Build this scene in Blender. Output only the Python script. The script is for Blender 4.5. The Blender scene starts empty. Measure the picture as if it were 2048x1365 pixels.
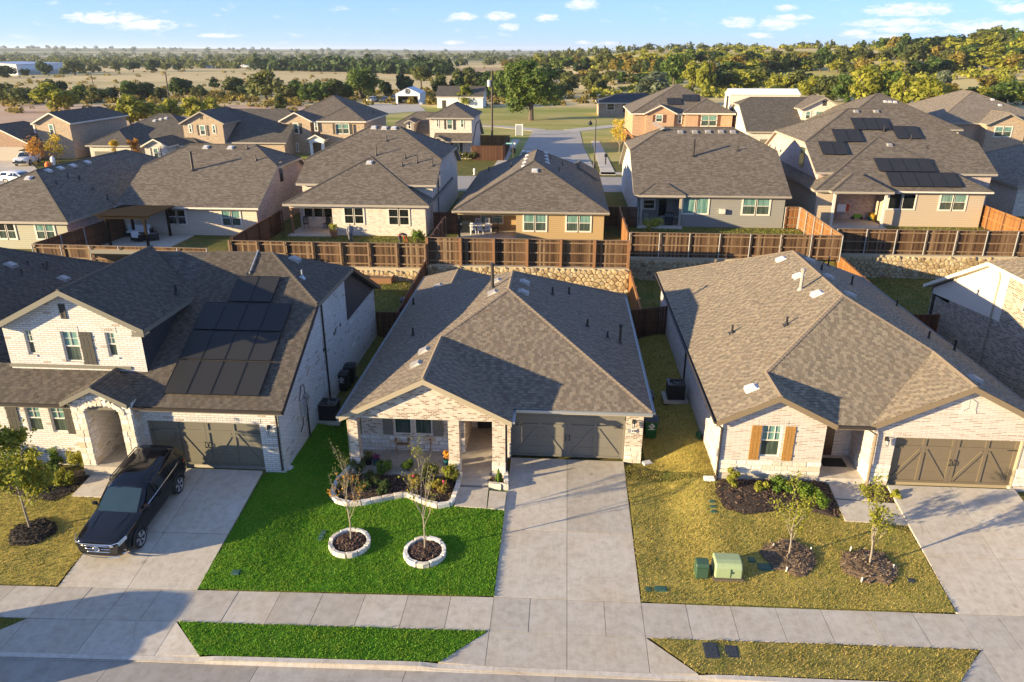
import bpy, bmesh, math, random
import numpy as np
from mathutils import Vector, Matrix, noise
S = bpy.context.scene
COL = S.collection
rad = math.radians
# ------------------------------------------------------------------ camera, sky, sun
CF, CP, CY, CH = 1484.0, rad(21.4), rad(3.9), 17.14        # focal (px of the 2048 wide photo), pitch, yaw, height
cam = bpy.data.cameras.new('camera'); cam_o = bpy.data.objects.new('camera', cam); COL.objects.link(cam_o)
cam.sensor_width = 36.0; cam.lens = 36.0 * CF / 2048.0
cam.clip_start = 0.5; cam.clip_end = 40000
cam_o.location = (0, 0, CH); cam_o.rotation_euler = (rad(90) - CP, 0, CY)
S.camera = cam_o
SUN_EL, SUN_AZ = rad(11.0), rad(23.5)                     # light travels towards +x, a little +y
LD = Vector((math.cos(SUN_AZ) * math.cos(SUN_EL), math.sin(SUN_AZ) * math.cos(SUN_EL), -math.sin(SUN_EL)))
sun = bpy.data.lights.new('sun', 'SUN'); sun.energy = 4.8; sun.angle = rad(0.55); sun.color = (1.0, 0.81, 0.49)
sun_o = bpy.data.objects.new('sun', sun); COL.objects.link(sun_o)
sun_o.rotation_euler = LD.to_track_quat('-Z', 'Y').to_euler(); sun_o.location = (-60, -30, 60)
W = bpy.data.worlds.new('World'); S.world = W; W.use_nodes = True
wn = W.node_tree; wn.nodes.clear()
def N(nt, typ, **kw):
    n = nt.nodes.new(typ)
    for k, v in kw.items():
        if k.startswith('i_'):
            k = k[2:]; key = int(k) if k.isdigit() else k.replace('_', ' ')
            s = n.inputs[key]
            if hasattr(v, 'is_output'): nt.links.new(v, s)
            else: s.default_value = v
        else: setattr(n, k, v)
    return n
def M(nt, op, a, b=None, c=None, clamp=False):
    n = nt.nodes.new('ShaderNodeMath'); n.operation = op; n.use_clamp = clamp
    for i, v in enumerate((a, b, c)):
        if v is None: continue
        if hasattr(v, 'is_output'): nt.links.new(v, n.inputs[i])
        else: n.inputs[i].default_value = v
    return n.outputs[0]
def MIX(nt, fac, a, b, blend='MIX'):
    n = nt.nodes.new('ShaderNodeMix'); n.data_type = 'RGBA'; n.blend_type = blend; n.clamp_factor = True
    for s, v in ((n.inputs[0], fac), (n.inputs[6], a), (n.inputs[7], b)):
        if hasattr(v, 'is_output'): nt.links.new(v, s)
        elif isinstance(v, (int, float)): s.default_value = v
        else: s.default_value = (v[0], v[1], v[2], 1)
    return n.outputs[2]
def RAMP(nt, fac, stops, interp='LINEAR'):
    n = nt.nodes.new('ShaderNodeValToRGB'); cr = n.color_ramp; cr.interpolation = interp
    while len(cr.elements) < len(stops): cr.elements.new(0.5)
    for e, (p, c) in zip(cr.elements, stops):
        e.position = p; e.color = (c, c, c, 1) if isinstance(c, (int, float)) else (c[0], c[1], c[2], 1)
    nt.links.new(fac, n.inputs[0])
    return n.outputs[0]
def NOISE(nt, vec, scale, detail=3, rough=0.55, dist=0.0):
    n = N(nt, 'ShaderNodeTexNoise', i_Scale=scale, i_Detail=detail, i_Roughness=rough, i_Distortion=dist)
    if vec is not None: nt.links.new(vec, n.inputs['Vector'])
    return n.outputs['Fac']
# world: Nishita sky with small fair weather clouds low over the horizon
sky = N(wn, 'ShaderNodeTexSky', sky_type='NISHITA', sun_disc=False, sun_elevation=SUN_EL,
        sun_rotation=math.atan2(-LD.x, -LD.y), altitude=200, air_density=1.0, dust_density=0.25, ozone_density=5.0)
tc = N(wn, 'ShaderNodeTexCoord')
sx = N(wn, 'ShaderNodeSeparateXYZ', i_0=tc.outputs['Generated'])
az = M(wn, 'ARCTAN2', sx.outputs[0], sx.outputs[1]); el = M(wn, 'ARCSINE', sx.outputs[2])
comb = N(wn, 'ShaderNodeCombineXYZ', i_0=M(wn, 'MULTIPLY', az, 34.0), i_1=M(wn, 'MULTIPLY', el, 105.0))
n1 = NOISE(wn, comb.outputs[0], 0.9, 6, 0.55, 0.2)
n2 = NOISE(wn, comb.outputs[0], 4.2, 5, 0.62)
n3 = NOISE(wn, comb.outputs[0], 0.22, 2, 0.5)
cl = M(wn, 'ADD', n1, M(wn, 'MULTIPLY', M(wn, 'SUBTRACT', n2, 0.5), 0.26))
cl = M(wn, 'ADD', cl, M(wn, 'MULTIPLY', M(wn, 'SUBTRACT', n3, 0.5), 0.35))
# the clouds one can tell apart in the photograph, as soft ellipses broken up by the noise
def pix_dir(px, py):
    f = Vector((-math.sin(CY) * math.cos(CP), math.cos(CY) * math.cos(CP), -math.sin(CP)))
    r = Vector((math.cos(CY), math.sin(CY), 0)); u = r.cross(f)
    return f + r * ((px - 1024) / CF) - u * ((py - 682.5) / CF)
blob = None
for px, py, w, h in ((215, 38, 80, 13), (280, 50, 70, 12), (1820, 20, 85, 14), (1480, 46, 42, 12), (1555, 48, 52, 13), (1020, 55, 28, 8), (1000, 33, 34, 10), (925, 33, 34, 9),
                     (1165, 10, 40, 12), (1095, 36, 30, 9), (1580, 36, 50, 7), (1790, 46, 95, 9), (1980, 55, 95, 15), (1570, 16, 26, 7), (440, 72, 45, 5), (908, 86, 26, 6), (1520, 72, 34, 6),
                     (1710, 66, 36, 8), (1800, 60, 70, 7), (2040, 16, 40, 12), (1215, 88, 34, 5), (1165, 86, 20, 5), (1760, 74, 60, 5)):
    d = pix_dir(px, py).normalized(); a0 = math.atan2(d.x, d.y); e0 = math.asin(d.z)
    qa = M(wn, 'DIVIDE', M(wn, 'SUBTRACT', az, a0), w / CF); qe = M(wn, 'DIVIDE', M(wn, 'SUBTRACT', el, e0), h / CF)
    r2 = M(wn, 'ADD', M(wn, 'MULTIPLY', qa, qa), M(wn, 'MULTIPLY', qe, qe))
    v = M(wn, 'SUBTRACT', 1.0, r2, clamp=True)
    blob = v if blob is None else M(wn, 'MAXIMUM', blob, v)
fine = NOISE(wn, comb.outputs[0], 2.0, 8, 0.66, 0.7)
bl = M(wn, 'ADD', M(wn, 'MULTIPLY', blob, 0.85), M(wn, 'MULTIPLY', M(wn, 'SUBTRACT', fine, 0.5), 2.5))
bl = RAMP(wn, bl, [(0.2, 0.0), (0.6, 0.5), (1.1, 0.92)], 'LINEAR')
bl = M(wn, 'MULTIPLY', bl, RAMP(wn, blob, [(0.0, 0.0), (0.18, 1.0)]))
soft = RAMP(wn, cl, [(0.60, 0.0), (0.80, 0.45)], 'EASE')
mask = M(wn, 'MAXIMUM', bl, soft)
mask = M(wn, 'MULTIPLY', mask, RAMP(wn, el, [(0.002, 0.0), (0.008, 1.0)]))
tint = N(wn, 'ShaderNodeMix', data_type='RGBA', blend_type='MULTIPLY'); tint.inputs[0].default_value = 1.0
wn.links.new(sky.outputs[0], tint.inputs[6]); tint.inputs[7].default_value = (0.28, 0.40, 0.70, 1)
sky_fill = M(wn, 'ADD', 1.0, M(wn, 'MULTIPLY', M(wn, 'POWER', M(wn, 'SUBTRACT', 1.0, M(wn, 'ABSOLUTE', sx.outputs[2])), 14.0), 0.6))   # pale colour added to the sky, more at the horizon, to lift shade
vc = N(wn, 'ShaderNodeMix', data_type='RGBA', blend_type='MULTIPLY'); vc.inputs[0].default_value = 1.0; vc.inputs[6].default_value = (0.86, 1.22, 1.72, 1); wn.links.new(sky_fill, vc.inputs[7])
sk2 = N(wn, 'ShaderNodeMix', data_type='RGBA', blend_type='ADD'); sk2.inputs[0].default_value = 1.0; wn.links.new(tint.outputs[2], sk2.inputs[6]); wn.links.new(vc.outputs[2], sk2.inputs[7])
CLOUD = (4.5, 4.4, 4.4)
skyc = MIX(wn, mask, sk2.outputs[2], CLOUD)
bg = N(wn, 'ShaderNodeBackground', i_Color=skyc, i_Strength=0.086)
wo = N(wn, 'ShaderNodeOutputWorld'); wn.links.new(bg.outputs[0], wo.inputs[0])
S.view_settings.view_transform = 'Standard'; S.view_settings.look = 'None'
S.view_settings.gamma = 1.0; S.view_settings.use_curve_mapping = False
S.view_settings.exposure = 1.64
S.render.engine = 'CYCLES'
# ------------------------------------------------------------------ helpers
_f = Vector((-math.sin(CY) * math.cos(CP), math.cos(CY) * math.cos(CP), -math.sin(CP)))
_r = Vector((math.cos(CY), math.sin(CY), 0)); _u = _r.cross(_f); _o = Vector((0, 0, CH))
def ray(px, py): return _f + _r * ((px - 1024) / CF) - _u * ((py - 682.5) / CF)
def at(px, py, z=None, y=None, x=None):
    d = ray(px, py)
    t = (z - CH) / d.z if z is not None else (y / d.y if y is not None else x / d.x)
    return _o + d * t
def on_plane(px, py, p0, n):
    d = ray(px, py); t = (Vector(p0) - _o).dot(n) / d.dot(n)
    return _o + d * t
def sstep(a, b, x):
    t = min(1, max(0, (x - a) / (b - a))); return t * t * (3 - 2 * t)
ORG = {}
class MB:
    def __init__(s): s.v = []; s.f = []; s.m = []
    def add(s, vs, fs, mi=0):
        b = len(s.v); s.v += [tuple(v) for v in vs]
        for f in fs: s.f.append(tuple(i + b for i in f)); s.m.append(mi)
    def poly(s, pts, mi=0): s.add(pts, [tuple(range(len(pts)))], mi)
    def box(s, x0, x1, y0, y1, z0, z1, mi=0):
        s.add([(x0, y0, z0), (x1, y0, z0), (x1, y1, z0), (x0, y1, z0), (x0, y0, z1), (x1, y0, z1), (x1, y1, z1), (x0, y1, z1)],
              [(0, 3, 2, 1), (4, 5, 6, 7), (0, 1, 5, 4), (1, 2, 6, 5), (2, 3, 7, 6), (3, 0, 4, 7)], mi)
    def fbox(s, o, a, b, c, mi=0):          # box from corner o along three vectors
        o, a, b, c = map(Vector, (o, a, b, c))
        if a.cross(b).dot(c) < 0: a, b = b, a
        s.add([o, o + a, o + a + b, o + b, o + c, o + a + c, o + a + b + c, o + b + c],
              [(0, 3, 2, 1), (4, 5, 6, 7), (0, 1, 5, 4), (1, 2, 6, 5), (2, 3, 7, 6), (3, 0, 4, 7)], mi)
    def bar(s, p0, p1, w, h, mi=0, up=(0, 0, 1)):   # rectangular bar centred on the line p0-p1
        p0, p1 = Vector(p0), Vector(p1); d = (p1 - p0); u = Vector(up)
        sd = d.cross(u)
        if sd.length < 1e-6: sd = d.cross(Vector((1, 0, 0)))
        sd.normalize(); u = sd.cross(d).normalized()
        s.fbox(p0 - sd * w / 2 - u * h / 2, sd * w, d, u * h, mi)
    def tube(s, pts, r, n=8, mi=0, cap=True):
        pts = [Vector(p) for p in pts]
        rs = r if isinstance(r, (list, tuple)) else [r] * len(pts)
        b = len(s.v)
        for i, p in enumerate(pts):
            d = (pts[min(i + 1, len(pts) - 1)] - pts[max(i - 1, 0)]).normalized()
            q = Vector((0, 0, 1)) if abs(d.z) < 0.9 else Vector((1, 0, 0))
            a = d.cross(q).normalized(); c = d.cross(a).normalized()
            for k in range(n):
                t = 2 * math.pi * k / n
                s.v.append(tuple(p + (a * math.cos(t) + c * math.sin(t)) * rs[i]))
        for i in range(len(pts) - 1):
            for k in range(n):
                k2 = (k + 1) % n
                s.f.append((b + i * n + k, b + i * n + k2, b + (i + 1) * n + k2, b + (i + 1) * n + k)); s.m.append(mi)
        if cap:
            s.f.append(tuple(b + k for k in range(n))[::-1]); s.m.append(mi)
            s.f.append(tuple(b + (len(pts) - 1) * n + k for k in range(n))); s.m.append(mi)
    def lathe(s, prof, c=(0, 0, 0), n=16, mi=0):
        b = len(s.v)
        for r, z in prof:
            for k in range(n):
                t = 2 * math.pi * k / n
                s.v.append((c[0] + r * math.cos(t), c[1] + r * math.sin(t), c[2] + z))
        for i in range(len(prof) - 1):
            for k in range(n):
                k2 = (k + 1) % n
                s.f.append((b + i * n + k, b + i * n + k2, b + (i + 1) * n + k2, b + (i + 1) * n + k)); s.m.append(mi)
        s.f.append(tuple(b + k for k in range(n))[::-1]); s.m.append(mi)
        s.f.append(tuple(b + (len(prof) - 1) * n + k for k in range(n))); s.m.append(mi)
    def prism(s, pts, ext, mi=0, mside=None):     # closed solid: polygon + its copy moved by ext
        pts = [Vector(p) for p in pts]; e = Vector(ext); n = len(pts)
        nrm = Vector((0, 0, 0))
        for i in range(n): nrm += (pts[i] - pts[0]).cross(pts[(i + 1) % n] - pts[0])
        if nrm.dot(e) > 0: pts = pts[::-1]
        s.add(pts + [p + e for p in pts], [tuple(range(n))], mi)
        b = len(s.v) - 2 * n; ms = mi if mside is None else mside
        s.f.append(tuple(b + n + i for i in range(n))[::-1]); s.m.append(ms)
        for i in range(n):
            j = (i + 1) % n
            s.f.append((b + i, b + n + i, b + n + j, b + j)); s.m.append(ms)
    def build(s, name, mats, parent=None, smooth=False, kind=None, label=None, mesh_only=False):
        me = bpy.data.meshes.new(name)
        off = ORG.get(parent.name, Vector((0, 0, 0))) if parent else Vector((0, 0, 0))
        me.from_pydata([(v[0] - off.x, v[1] - off.y, v[2] - off.z) for v in s.v], [], s.f)
        for m_ in (mats if isinstance(mats, (list, tuple)) else [mats]): me.materials.append(m_)
        me.polygons.foreach_set('material_index', s.m)
        if smooth: me.polygons.foreach_set('use_smooth', [True] * len(me.polygons))
        me.update()
        if mesh_only: return me
        return obj(name, me, parent, kind, label)
def obj(name, me, parent=None, kind=None, label=None, loc=None):
    o = bpy.data.objects.new(name, me); COL.objects.link(o)
    if parent: o.parent = parent
    if loc is not None: o.location = loc
    ORG[o.name] = (ORG.get(parent.name, Vector((0, 0, 0))) if parent else Vector((0, 0, 0))) + o.location
    if kind: o['kind'] = kind
    if label: o['label'] = label
    return o
def tag(o, label, cat, group=None):
    o['label'] = label; o['category'] = cat
    if group: o['group'] = group
    return o
def thing(name, label, cat, loc=(0, 0, 0), rz=0.0, group=None):
    o = bpy.data.objects.new(name, None); COL.objects.link(o); o.empty_display_size = 0.2
    o.location = loc; o.rotation_euler = (0, 0, rz)
    ORG[o.name] = Vector(loc)
    return tag(o, label, cat, group)
def move(o, loc, rz=0.0, sc=1.0):
    o.location = loc; o.rotation_euler = (0, 0, rz); o.scale = (sc, sc, sc); ORG[o.name] = Vector(loc); return o
def dup(root, loc, rz=0.0, label=None, group=None, sc=1.0):
    r = root.copy(); COL.objects.link(r); move(r, loc, rz, sc)
    if label: r['label'] = label
    if group: r['group'] = group
    for ch in list(root.children):
        c = ch.copy(); COL.objects.link(c); c.parent = r
        for g in list(ch.children):
            d = g.copy(); COL.objects.link(d); d.parent = c
    return r
def fastmesh(name, verts, faces_flat, nper, mats):       # numpy mesh: verts (n,3), faces all with nper corners
    me = bpy.data.meshes.new(name); nv = len(verts); nf = len(faces_flat) // nper
    me.vertices.add(nv); me.vertices.foreach_set('co', np.asarray(verts, np.float32).ravel())
    me.loops.add(nf * nper); me.loops.foreach_set('vertex_index', np.asarray(faces_flat, np.int32))
    me.polygons.add(nf); me.polygons.foreach_set('loop_start', np.arange(0, nf * nper, nper, dtype=np.int32))
    me.polygons.foreach_set('loop_total', np.full(nf, nper, np.int32))
    for m_ in mats: me.materials.append(m_)
    me.update(calc_edges=True); return me
def clip_poly(poly, planes):         # poly: list of 2-tuples, planes: (a,b,c) keep a*x+b*y<=c
    for a, b, c in planes:
        out = []
        for i in range(len(poly)):
            p, q = poly[i], poly[(i + 1) % len(poly)]
            dp, dq = a * p[0] + b * p[1] - c, a * q[0] + b * q[1] - c
            if dp <= 0: out.append(p)
            if dp * dq < 0:
                t = dp / (dp - dq); out.append((p[0] + (q[0] - p[0]) * t, p[1] + (q[1] - p[1]) * t))
        poly = out
        if len(poly) < 3: return []
    return poly
def convex_planes(poly):
    ar = sum(poly[i][0] * poly[(i + 1) % len(poly)][1] - poly[(i + 1) % len(poly)][0] * poly[i][1] for i in range(len(poly)))
    if ar < 0: poly = poly[::-1]
    pl = []
    for i in range(len(poly)):
        p, q = poly[i], poly[(i + 1) % len(poly)]
        a, b = q[1] - p[1], -(q[0] - p[0]); l = math.hypot(a, b)
        if l < 1e-9: continue
        pl.append((a / l, b / l, (a * p[0] + b * p[1]) / l))
    return pl
def inside(poly, x, y):
    c = False; n = len(poly)
    for i in range(n):
        (x0, y0), (x1, y1) = poly[i], poly[(i + 1) % n]
        if (y0 > y) != (y1 > y) and x < (x1 - x0) * (y - y0) / (y1 - y0) + x0: c = not c
    return c
# ------------------------------------------------------------------ materials
def new_mat(name):
    m = bpy.data.materials.new(name); m.use_nodes = True; nt = m.node_tree; nt.nodes.clear()
    b = nt.nodes.new('ShaderNodeBsdfPrincipled'); o = nt.nodes.new('ShaderNodeOutputMaterial')
    nt.links.new(b.outputs[0], o.inputs[0]); return m, nt, b
def bump(nt, b, h, strength=0.4, dist=0.02):
    n = N(nt, 'ShaderNodeBump', i_Strength=strength, i_Distance=dist); nt.links.new(h, n.inputs['Height']); nt.links.new(n.outputs[0], b.inputs['Normal'])
def setc(nt, b, c):
    if hasattr(c, 'is_output'): nt.links.new(c, b.inputs['Base Color'])
    else: b.inputs['Base Color'].default_value = (c[0], c[1], c[2], 1)
def POS(nt): return N(nt, 'ShaderNodeNewGeometry').outputs['Position']
def plain(name, c, rough=0.6, metal=0.0, vary=0.12, scale=6.0, spec=0.5):
    m, nt, b = new_mat(name)
    n = NOISE(nt, POS(nt), scale, 4, 0.6)
    k = M(nt, 'ADD', M(nt, 'MULTIPLY', M(nt, 'SUBTRACT', n, 0.5), 2 * vary), 1.0)
    mul = N(nt, 'ShaderNodeMix', data_type='RGBA', blend_type='MULTIPLY'); mul.inputs[0].default_value = 1
    mul.inputs[6].default_value = (c[0], c[1], c[2], 1); nt.links.new(k, mul.inputs[7])
    setc(nt, b, mul.outputs[2]); b.inputs['Roughness'].default_value = rough; b.inputs['Metallic'].default_value = metal
    b.inputs['Specular IOR Level'].default_value = spec
    return m
def wall_uv(nt):
    g = N(nt, 'ShaderNodeNewGeometry'); p = N(nt, 'ShaderNodeSeparateXYZ', i_0=g.outputs['Position']); n = N(nt, 'ShaderNodeSeparateXYZ', i_0=g.outputs['True Normal'])
    ax = M(nt, 'ABSOLUTE', n.outputs[0]); ay = M(nt, 'ABSOLUTE', n.outputs[1])
    side = M(nt, 'GREATER_THAN', ax, ay)
    u = M(nt, 'ADD', M(nt, 'MULTIPLY', p.outputs[1], side), M(nt, 'MULTIPLY', p.outputs[0], M(nt, 'SUBTRACT', 1.0, side)))
    return N(nt, 'ShaderNodeCombineXYZ', i_0=u, i_1=p.outputs[2]).outputs[0], g.outputs['Position']
def brick_mat(name, c1, c2, mortar, dark=None, darkamt=0.1, bw=0.24, bh=0.078, mort=0.012, grime=0.12, stain=None):
    m, nt, b = new_mat(name)
    uv, pos = wall_uv(nt)
    t = N(nt, 'ShaderNodeTexBrick', i_Scale=1.0, offset=0.5, squash=1.0)
    nt.links.new(uv, t.inputs['Vector']); t.inputs['Color1'].default_value = (0, 0, 0, 1); t.inputs['Color2'].default_value = (1, 1, 1, 1); t.inputs['Mortar'].default_value = (0.5, 0.5, 0.5, 1)
    t.inputs['Mortar Size'].default_value = mort; t.inputs['Mortar Smooth'].default_value = 0.15; t.inputs['Bias'].default_value = 0.0
    t.inputs['Brick Width'].default_value = bw; t.inputs['Row Height'].default_value = bh
    sep = N(nt, 'ShaderNodeSeparateColor'); nt.links.new(t.outputs['Color'], sep.inputs[0]); r = sep.outputs[0]
    c = MIX(nt, r, c1, c2)
    if dark is not None:
        w = M(nt, 'FRACT', M(nt, 'MULTIPLY', r, 7.31))
        sel = M(nt, 'LESS_THAN', w, darkamt)
        c = MIX(nt, M(nt, 'MULTIPLY', sel, 0.8), c, dark)
    nz = NOISE(nt, pos, 26.0, 4, 0.65)
    c = MIX(nt, M(nt, 'MULTIPLY', RAMP(nt, nz, [(0.5, 0.0), (0.72, 1.0)]), 0.55), c, stain or tuple(x * 0.62 for x in c1))
    big = NOISE(nt, pos, 0.7, 4, 0.6)
    c = MIX(nt, t.outputs['Fac'], c, mortar)
    c = MIX(nt, M(nt, 'MULTIPLY', RAMP(nt, big, [(0.4, 0.0), (0.75, 1.0)]), grime), c, tuple(x * 0.5 for x in mortar))
    setc(nt, b, c); b.inputs['Roughness'].default_value = 0.85
    h = M(nt, 'ADD', M(nt, 'SUBTRACT', 1.0, t.outputs['Fac']), M(nt, 'MULTIPLY', nz, 0.5))
    bump(nt, b, h, 0.55, 0.012)
    return m
def shingle_tab_mat(name, cols):          # one colour per tab (mesh island)
    m, nt, b = new_mat(name)
    g = N(nt, 'ShaderNodeNewGeometry')
    c = RAMP(nt, g.outputs['Random Per Island'], cols, 'LINEAR')
    nz = NOISE(nt, g.outputs['Position'], 55.0, 3, 0.7)
    c = MIX(nt, RAMP(nt, nz, [(0.3, 0.0), (0.8, 0.35)]), c, (0.045, 0.040, 0.036))
    big = NOISE(nt, g.outputs['Position'], 0.5, 4, 0.6)
    c = MIX(nt, M(nt, 'MULTIPLY', RAMP(nt, big, [(0.35, 0.0), (0.7, 1.0)]), 0.10), c, (0.07, 0.065, 0.062))
    setc(nt, b, c); b.inputs['Roughness'].default_value = 0.92; b.inputs['Specular IOR Level'].default_value = 0.25
    bump(nt, b, nz, 0.4, 0.01)
    return m
def shingle_far_mat(name, a, b_, c_, scale=1.0):
    m, nt, b = new_mat(name)
    g = N(nt, 'ShaderNodeNewGeometry'); p = N(nt, 'ShaderNodeSeparateXYZ', i_0=g.outputs['Position']); n = N(nt, 'ShaderNodeSeparateXYZ', i_0=g.outputs['True Normal'])
    ax = M(nt, 'ABSOLUTE', n.outputs[0]); ay = M(nt, 'ABSOLUTE', n.outputs[1]); side = M(nt, 'GREATER_THAN', ax, ay)
    u = M(nt, 'ADD', M(nt, 'MULTIPLY', p.outputs[1], side), M(nt, 'MULTIPLY', p.outputs[0], M(nt, 'SUBTRACT', 1.0, side)))
    uv = N(nt, 'ShaderNodeCombineXYZ', i_0=u, i_1=M(nt, 'MULTIPLY', p.outputs[2], 2.23)).outputs[0]
    t = N(nt, 'ShaderNodeTexBrick', i_Scale=scale, offset=0.37, squash=1.0); nt.links.new(uv, t.inputs['Vector'])
    t.inputs['Color1'].default_value = (0, 0, 0, 1); t.inputs['Color2'].default_value = (1, 1, 1, 1); t.inputs['Mortar'].default_value = (0, 0, 0, 1)
    t.inputs['Mortar Size'].default_value = 0.012; t.inputs['Brick Width'].default_value = 0.33; t.inputs['Row Height'].default_value = 0.145; t.inputs['Mortar Smooth'].default_value = 0.3
    sep = N(nt, 'ShaderNodeSeparateColor'); nt.links.new(t.outputs['Color'], sep.inputs[0])
    c = RAMP(nt, sep.outputs[0], [(0.0, a), (0.5, b_), (1.0, c_)])
    nz = NOISE(nt, g.outputs['Position'], 4.5, 5, 0.75)
    c = MIX(nt, RAMP(nt, nz, [(0.35, 0.0), (0.8, 0.5)]), c, a)
    c = MIX(nt, M(nt, 'MULTIPLY', t.outputs['Fac'], 0.6), c, tuple(x * 0.35 for x in a))
    setc(nt, b, c); b.inputs['Roughness'].default_value = 0.92; b.inputs['Specular IOR Level'].default_value = 0.25
    bump(nt, b, M(nt, 'SUBTRACT', nz, t.outputs['Fac']), 0.6, 0.03)
    return m
def concrete_mat(name, c, warm, scale=1.0, rough=0.85):
    m, nt, b = new_mat(name); p = POS(nt)
    oi = N(nt, 'ShaderNodeObjectInfo').outputs['Random']
    n1 = NOISE(nt, p, 0.55 * scale, 6, 0.62, 0.3); n2 = NOISE(nt, p, 3.5 * scale, 6, 0.7); n3 = NOISE(nt, p, 40 * scale, 2, 0.6)
    st = N(nt, 'ShaderNodeMapping'); nt.links.new(p, st.inputs[0]); st.inputs['Scale'].default_value = (9, 0.7, 1)
    n4 = NOISE(nt, st.outputs[0], 1.0, 4, 0.6)
    col = MIX(nt, RAMP(nt, n1, [(0.3, 0.0), (0.7, 1.0)]), c, warm)
    col = MIX(nt, M(nt, 'MULTIPLY', RAMP(nt, n2, [(0.42, 0.0), (0.75, 1.0)]), 0.7), col, tuple(x * 0.62 for x in warm))
    col = MIX(nt, M(nt, 'MULTIPLY', RAMP(nt, n4, [(0.5, 0.0), (0.8, 1.0)]), 0.35), col, tuple(x * 1.18 for x in c))
    col = MIX(nt, M(nt, 'MULTIPLY', RAMP(nt, n3, [(0.55, 0.0), (0.8, 1.0)]), 0.3), col, tuple(x * 0.55 for x in c))
    vo = N(nt, 'ShaderNodeTexVoronoi', i_Scale=0.55); nt.links.new(p, vo.inputs['Vector']); wv = M(nt, 'ADD', vo.outputs['Distance'], M(nt, 'MULTIPLY', n2, 0.12))
    col = MIX(nt, RAMP(nt, wv, [(0.09, 0.55), (0.14, 0.0)]), col, tuple(x * 0.35 for x in c))
    ck = N(nt, 'ShaderNodeTexVoronoi', feature='DISTANCE_TO_EDGE', i_Scale=0.22); wp = N(nt, 'ShaderNodeVectorMath', operation='ADD'); nt.links.new(p, wp.inputs[0]); nt.links.new(N(nt, 'ShaderNodeTexNoise', i_Scale=1.3, i_Detail=5).outputs['Color'], wp.inputs[1]); nt.links.new(wp.outputs[0], ck.inputs['Vector'])
    col = MIX(nt, M(nt, 'MULTIPLY', RAMP(nt, ck.outputs['Distance'], [(0.0, 0.5), (0.006, 0.0)]), RAMP(nt, n1, [(0.5, 0.0), (0.6, 1.0)])), col, tuple(x * 0.5 for x in c))
    sc = M(nt, 'ADD', 0.88, M(nt, 'MULTIPLY', oi, 0.21))
    mul = N(nt, 'ShaderNodeMix', data_type='RGBA', blend_type='MULTIPLY'); mul.inputs[0].default_value = 1; nt.links.new(col, mul.inputs[6]); nt.links.new(sc, mul.inputs[7])
    setc(nt, b, mul.outputs[2]); b.inputs['Roughness'].default_value = rough; bump(nt, b, n3, 0.15, 0.01)
    return m
def island_mat(name, cols, rough=0.8, trans=0.0, objvar=0.0, fine=None, spec=0.3, patch=None):
    m, nt, b = new_mat(name)
    g = N(nt, 'ShaderNodeNewGeometry')
    f = g.outputs['Random Per Island']
    if objvar:
        o = N(nt, 'ShaderNodeObjectInfo').outputs['Random']
        f = M(nt, 'ADD', M(nt, 'MULTIPLY', f, 1 - objvar), M(nt, 'MULTIPLY', o, objvar))
    c = RAMP(nt, f, cols)
    if patch:
        pn = NOISE(nt, g.outputs['Position'], 0.8, 6, 0.72, 0.4); c = MIX(nt, M(nt, 'MULTIPLY', RAMP(nt, pn, [(0.45, 0.0), (0.66, 1.0)]), 0.7), c, patch)
    if fine:
        nz = NOISE(nt, g.outputs['Position'], fine, 4, 0.65)
        c = MIX(nt, RAMP(nt, nz, [(0.35, 0.0), (0.75, 0.7)]), c, tuple(x * 0.55 for x in cols[0][1]))
        bump(nt, b, nz, 0.5, 0.02)
    setc(nt, b, c); b.inputs['Roughness'].default_value = rough; b.inputs['Specular IOR Level'].default_value = spec
    if trans:
        t = N(nt, 'ShaderNodeBsdfTranslucent'); nt.links.new(c, t.inputs[0])
        mx = N(nt, 'ShaderNodeMixShader', i_0=trans); nt.links.new(b.outputs[0], mx.inputs[1]); nt.links.new(t.outputs[0], mx.inputs[2])
        out = [n for n in nt.nodes if n.type == 'OUTPUT_MATERIAL'][0]; nt.links.new(mx.outputs[0], out.inputs[0])
    return m
def obj_mat(name, cols, rough=0.8, grain=None, spec=0.3):      # one colour per object, with vertical grain
    m, nt, b = new_mat(name)
    c = RAMP(nt, N(nt, 'ShaderNodeObjectInfo').outputs['Random'], cols)
    if grain:
        mp = N(nt, 'ShaderNodeMapping'); nt.links.new(POS(nt), mp.inputs[0]); mp.inputs['Scale'].default_value = grain
        nz = NOISE(nt, mp.outputs[0], 1.0, 5, 0.65)
        c = MIX(nt, RAMP(nt, nz, [(0.35, 0.0), (0.75, 0.75)]), c, tuple(x * 0.45 for x in cols[0][1]))
        bump(nt, b, nz, 0.3, 0.01)
    setc(nt, b, c); b.inputs['Roughness'].default_value = rough; b.inputs['Specular IOR Level'].default_value = spec
    return m
# ------------------------------------------------------------------ the materials in use
m_conc = concrete_mat('concrete', (0.47, 0.425, 0.36), (0.43, 0.36, 0.275))
m_road = concrete_mat('road_concrete', (0.36, 0.33, 0.29), (0.32, 0.275, 0.225), 0.7)
m_kerb = concrete_mat('kerb_concrete', (0.50, 0.46, 0.41), (0.45, 0.38, 0.30), 1.4)
m_joint = plain('joint_dirt', (0.11, 0.085, 0.06), 0.95, vary=0.3)
m_bL = brick_mat('white_painted_brick', (0.56, 0.52, 0.47), (0.68, 0.65, 0.60), (0.38, 0.32, 0.25), (0.30, 0.22, 0.16), 0.035, bw=0.34, bh=0.098, mort=0.014, grime=0.10, stain=(0.62, 0.56, 0.48))
m_bC = brick_mat('cream_tumbled_brick', (0.44, 0.335, 0.245), (0.64, 0.55, 0.45), (0.55, 0.47, 0.38), (0.16, 0.085, 0.05), 0.27, bw=0.21, bh=0.074, grime=0.12, stain=(0.36, 0.25, 0.17))
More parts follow.
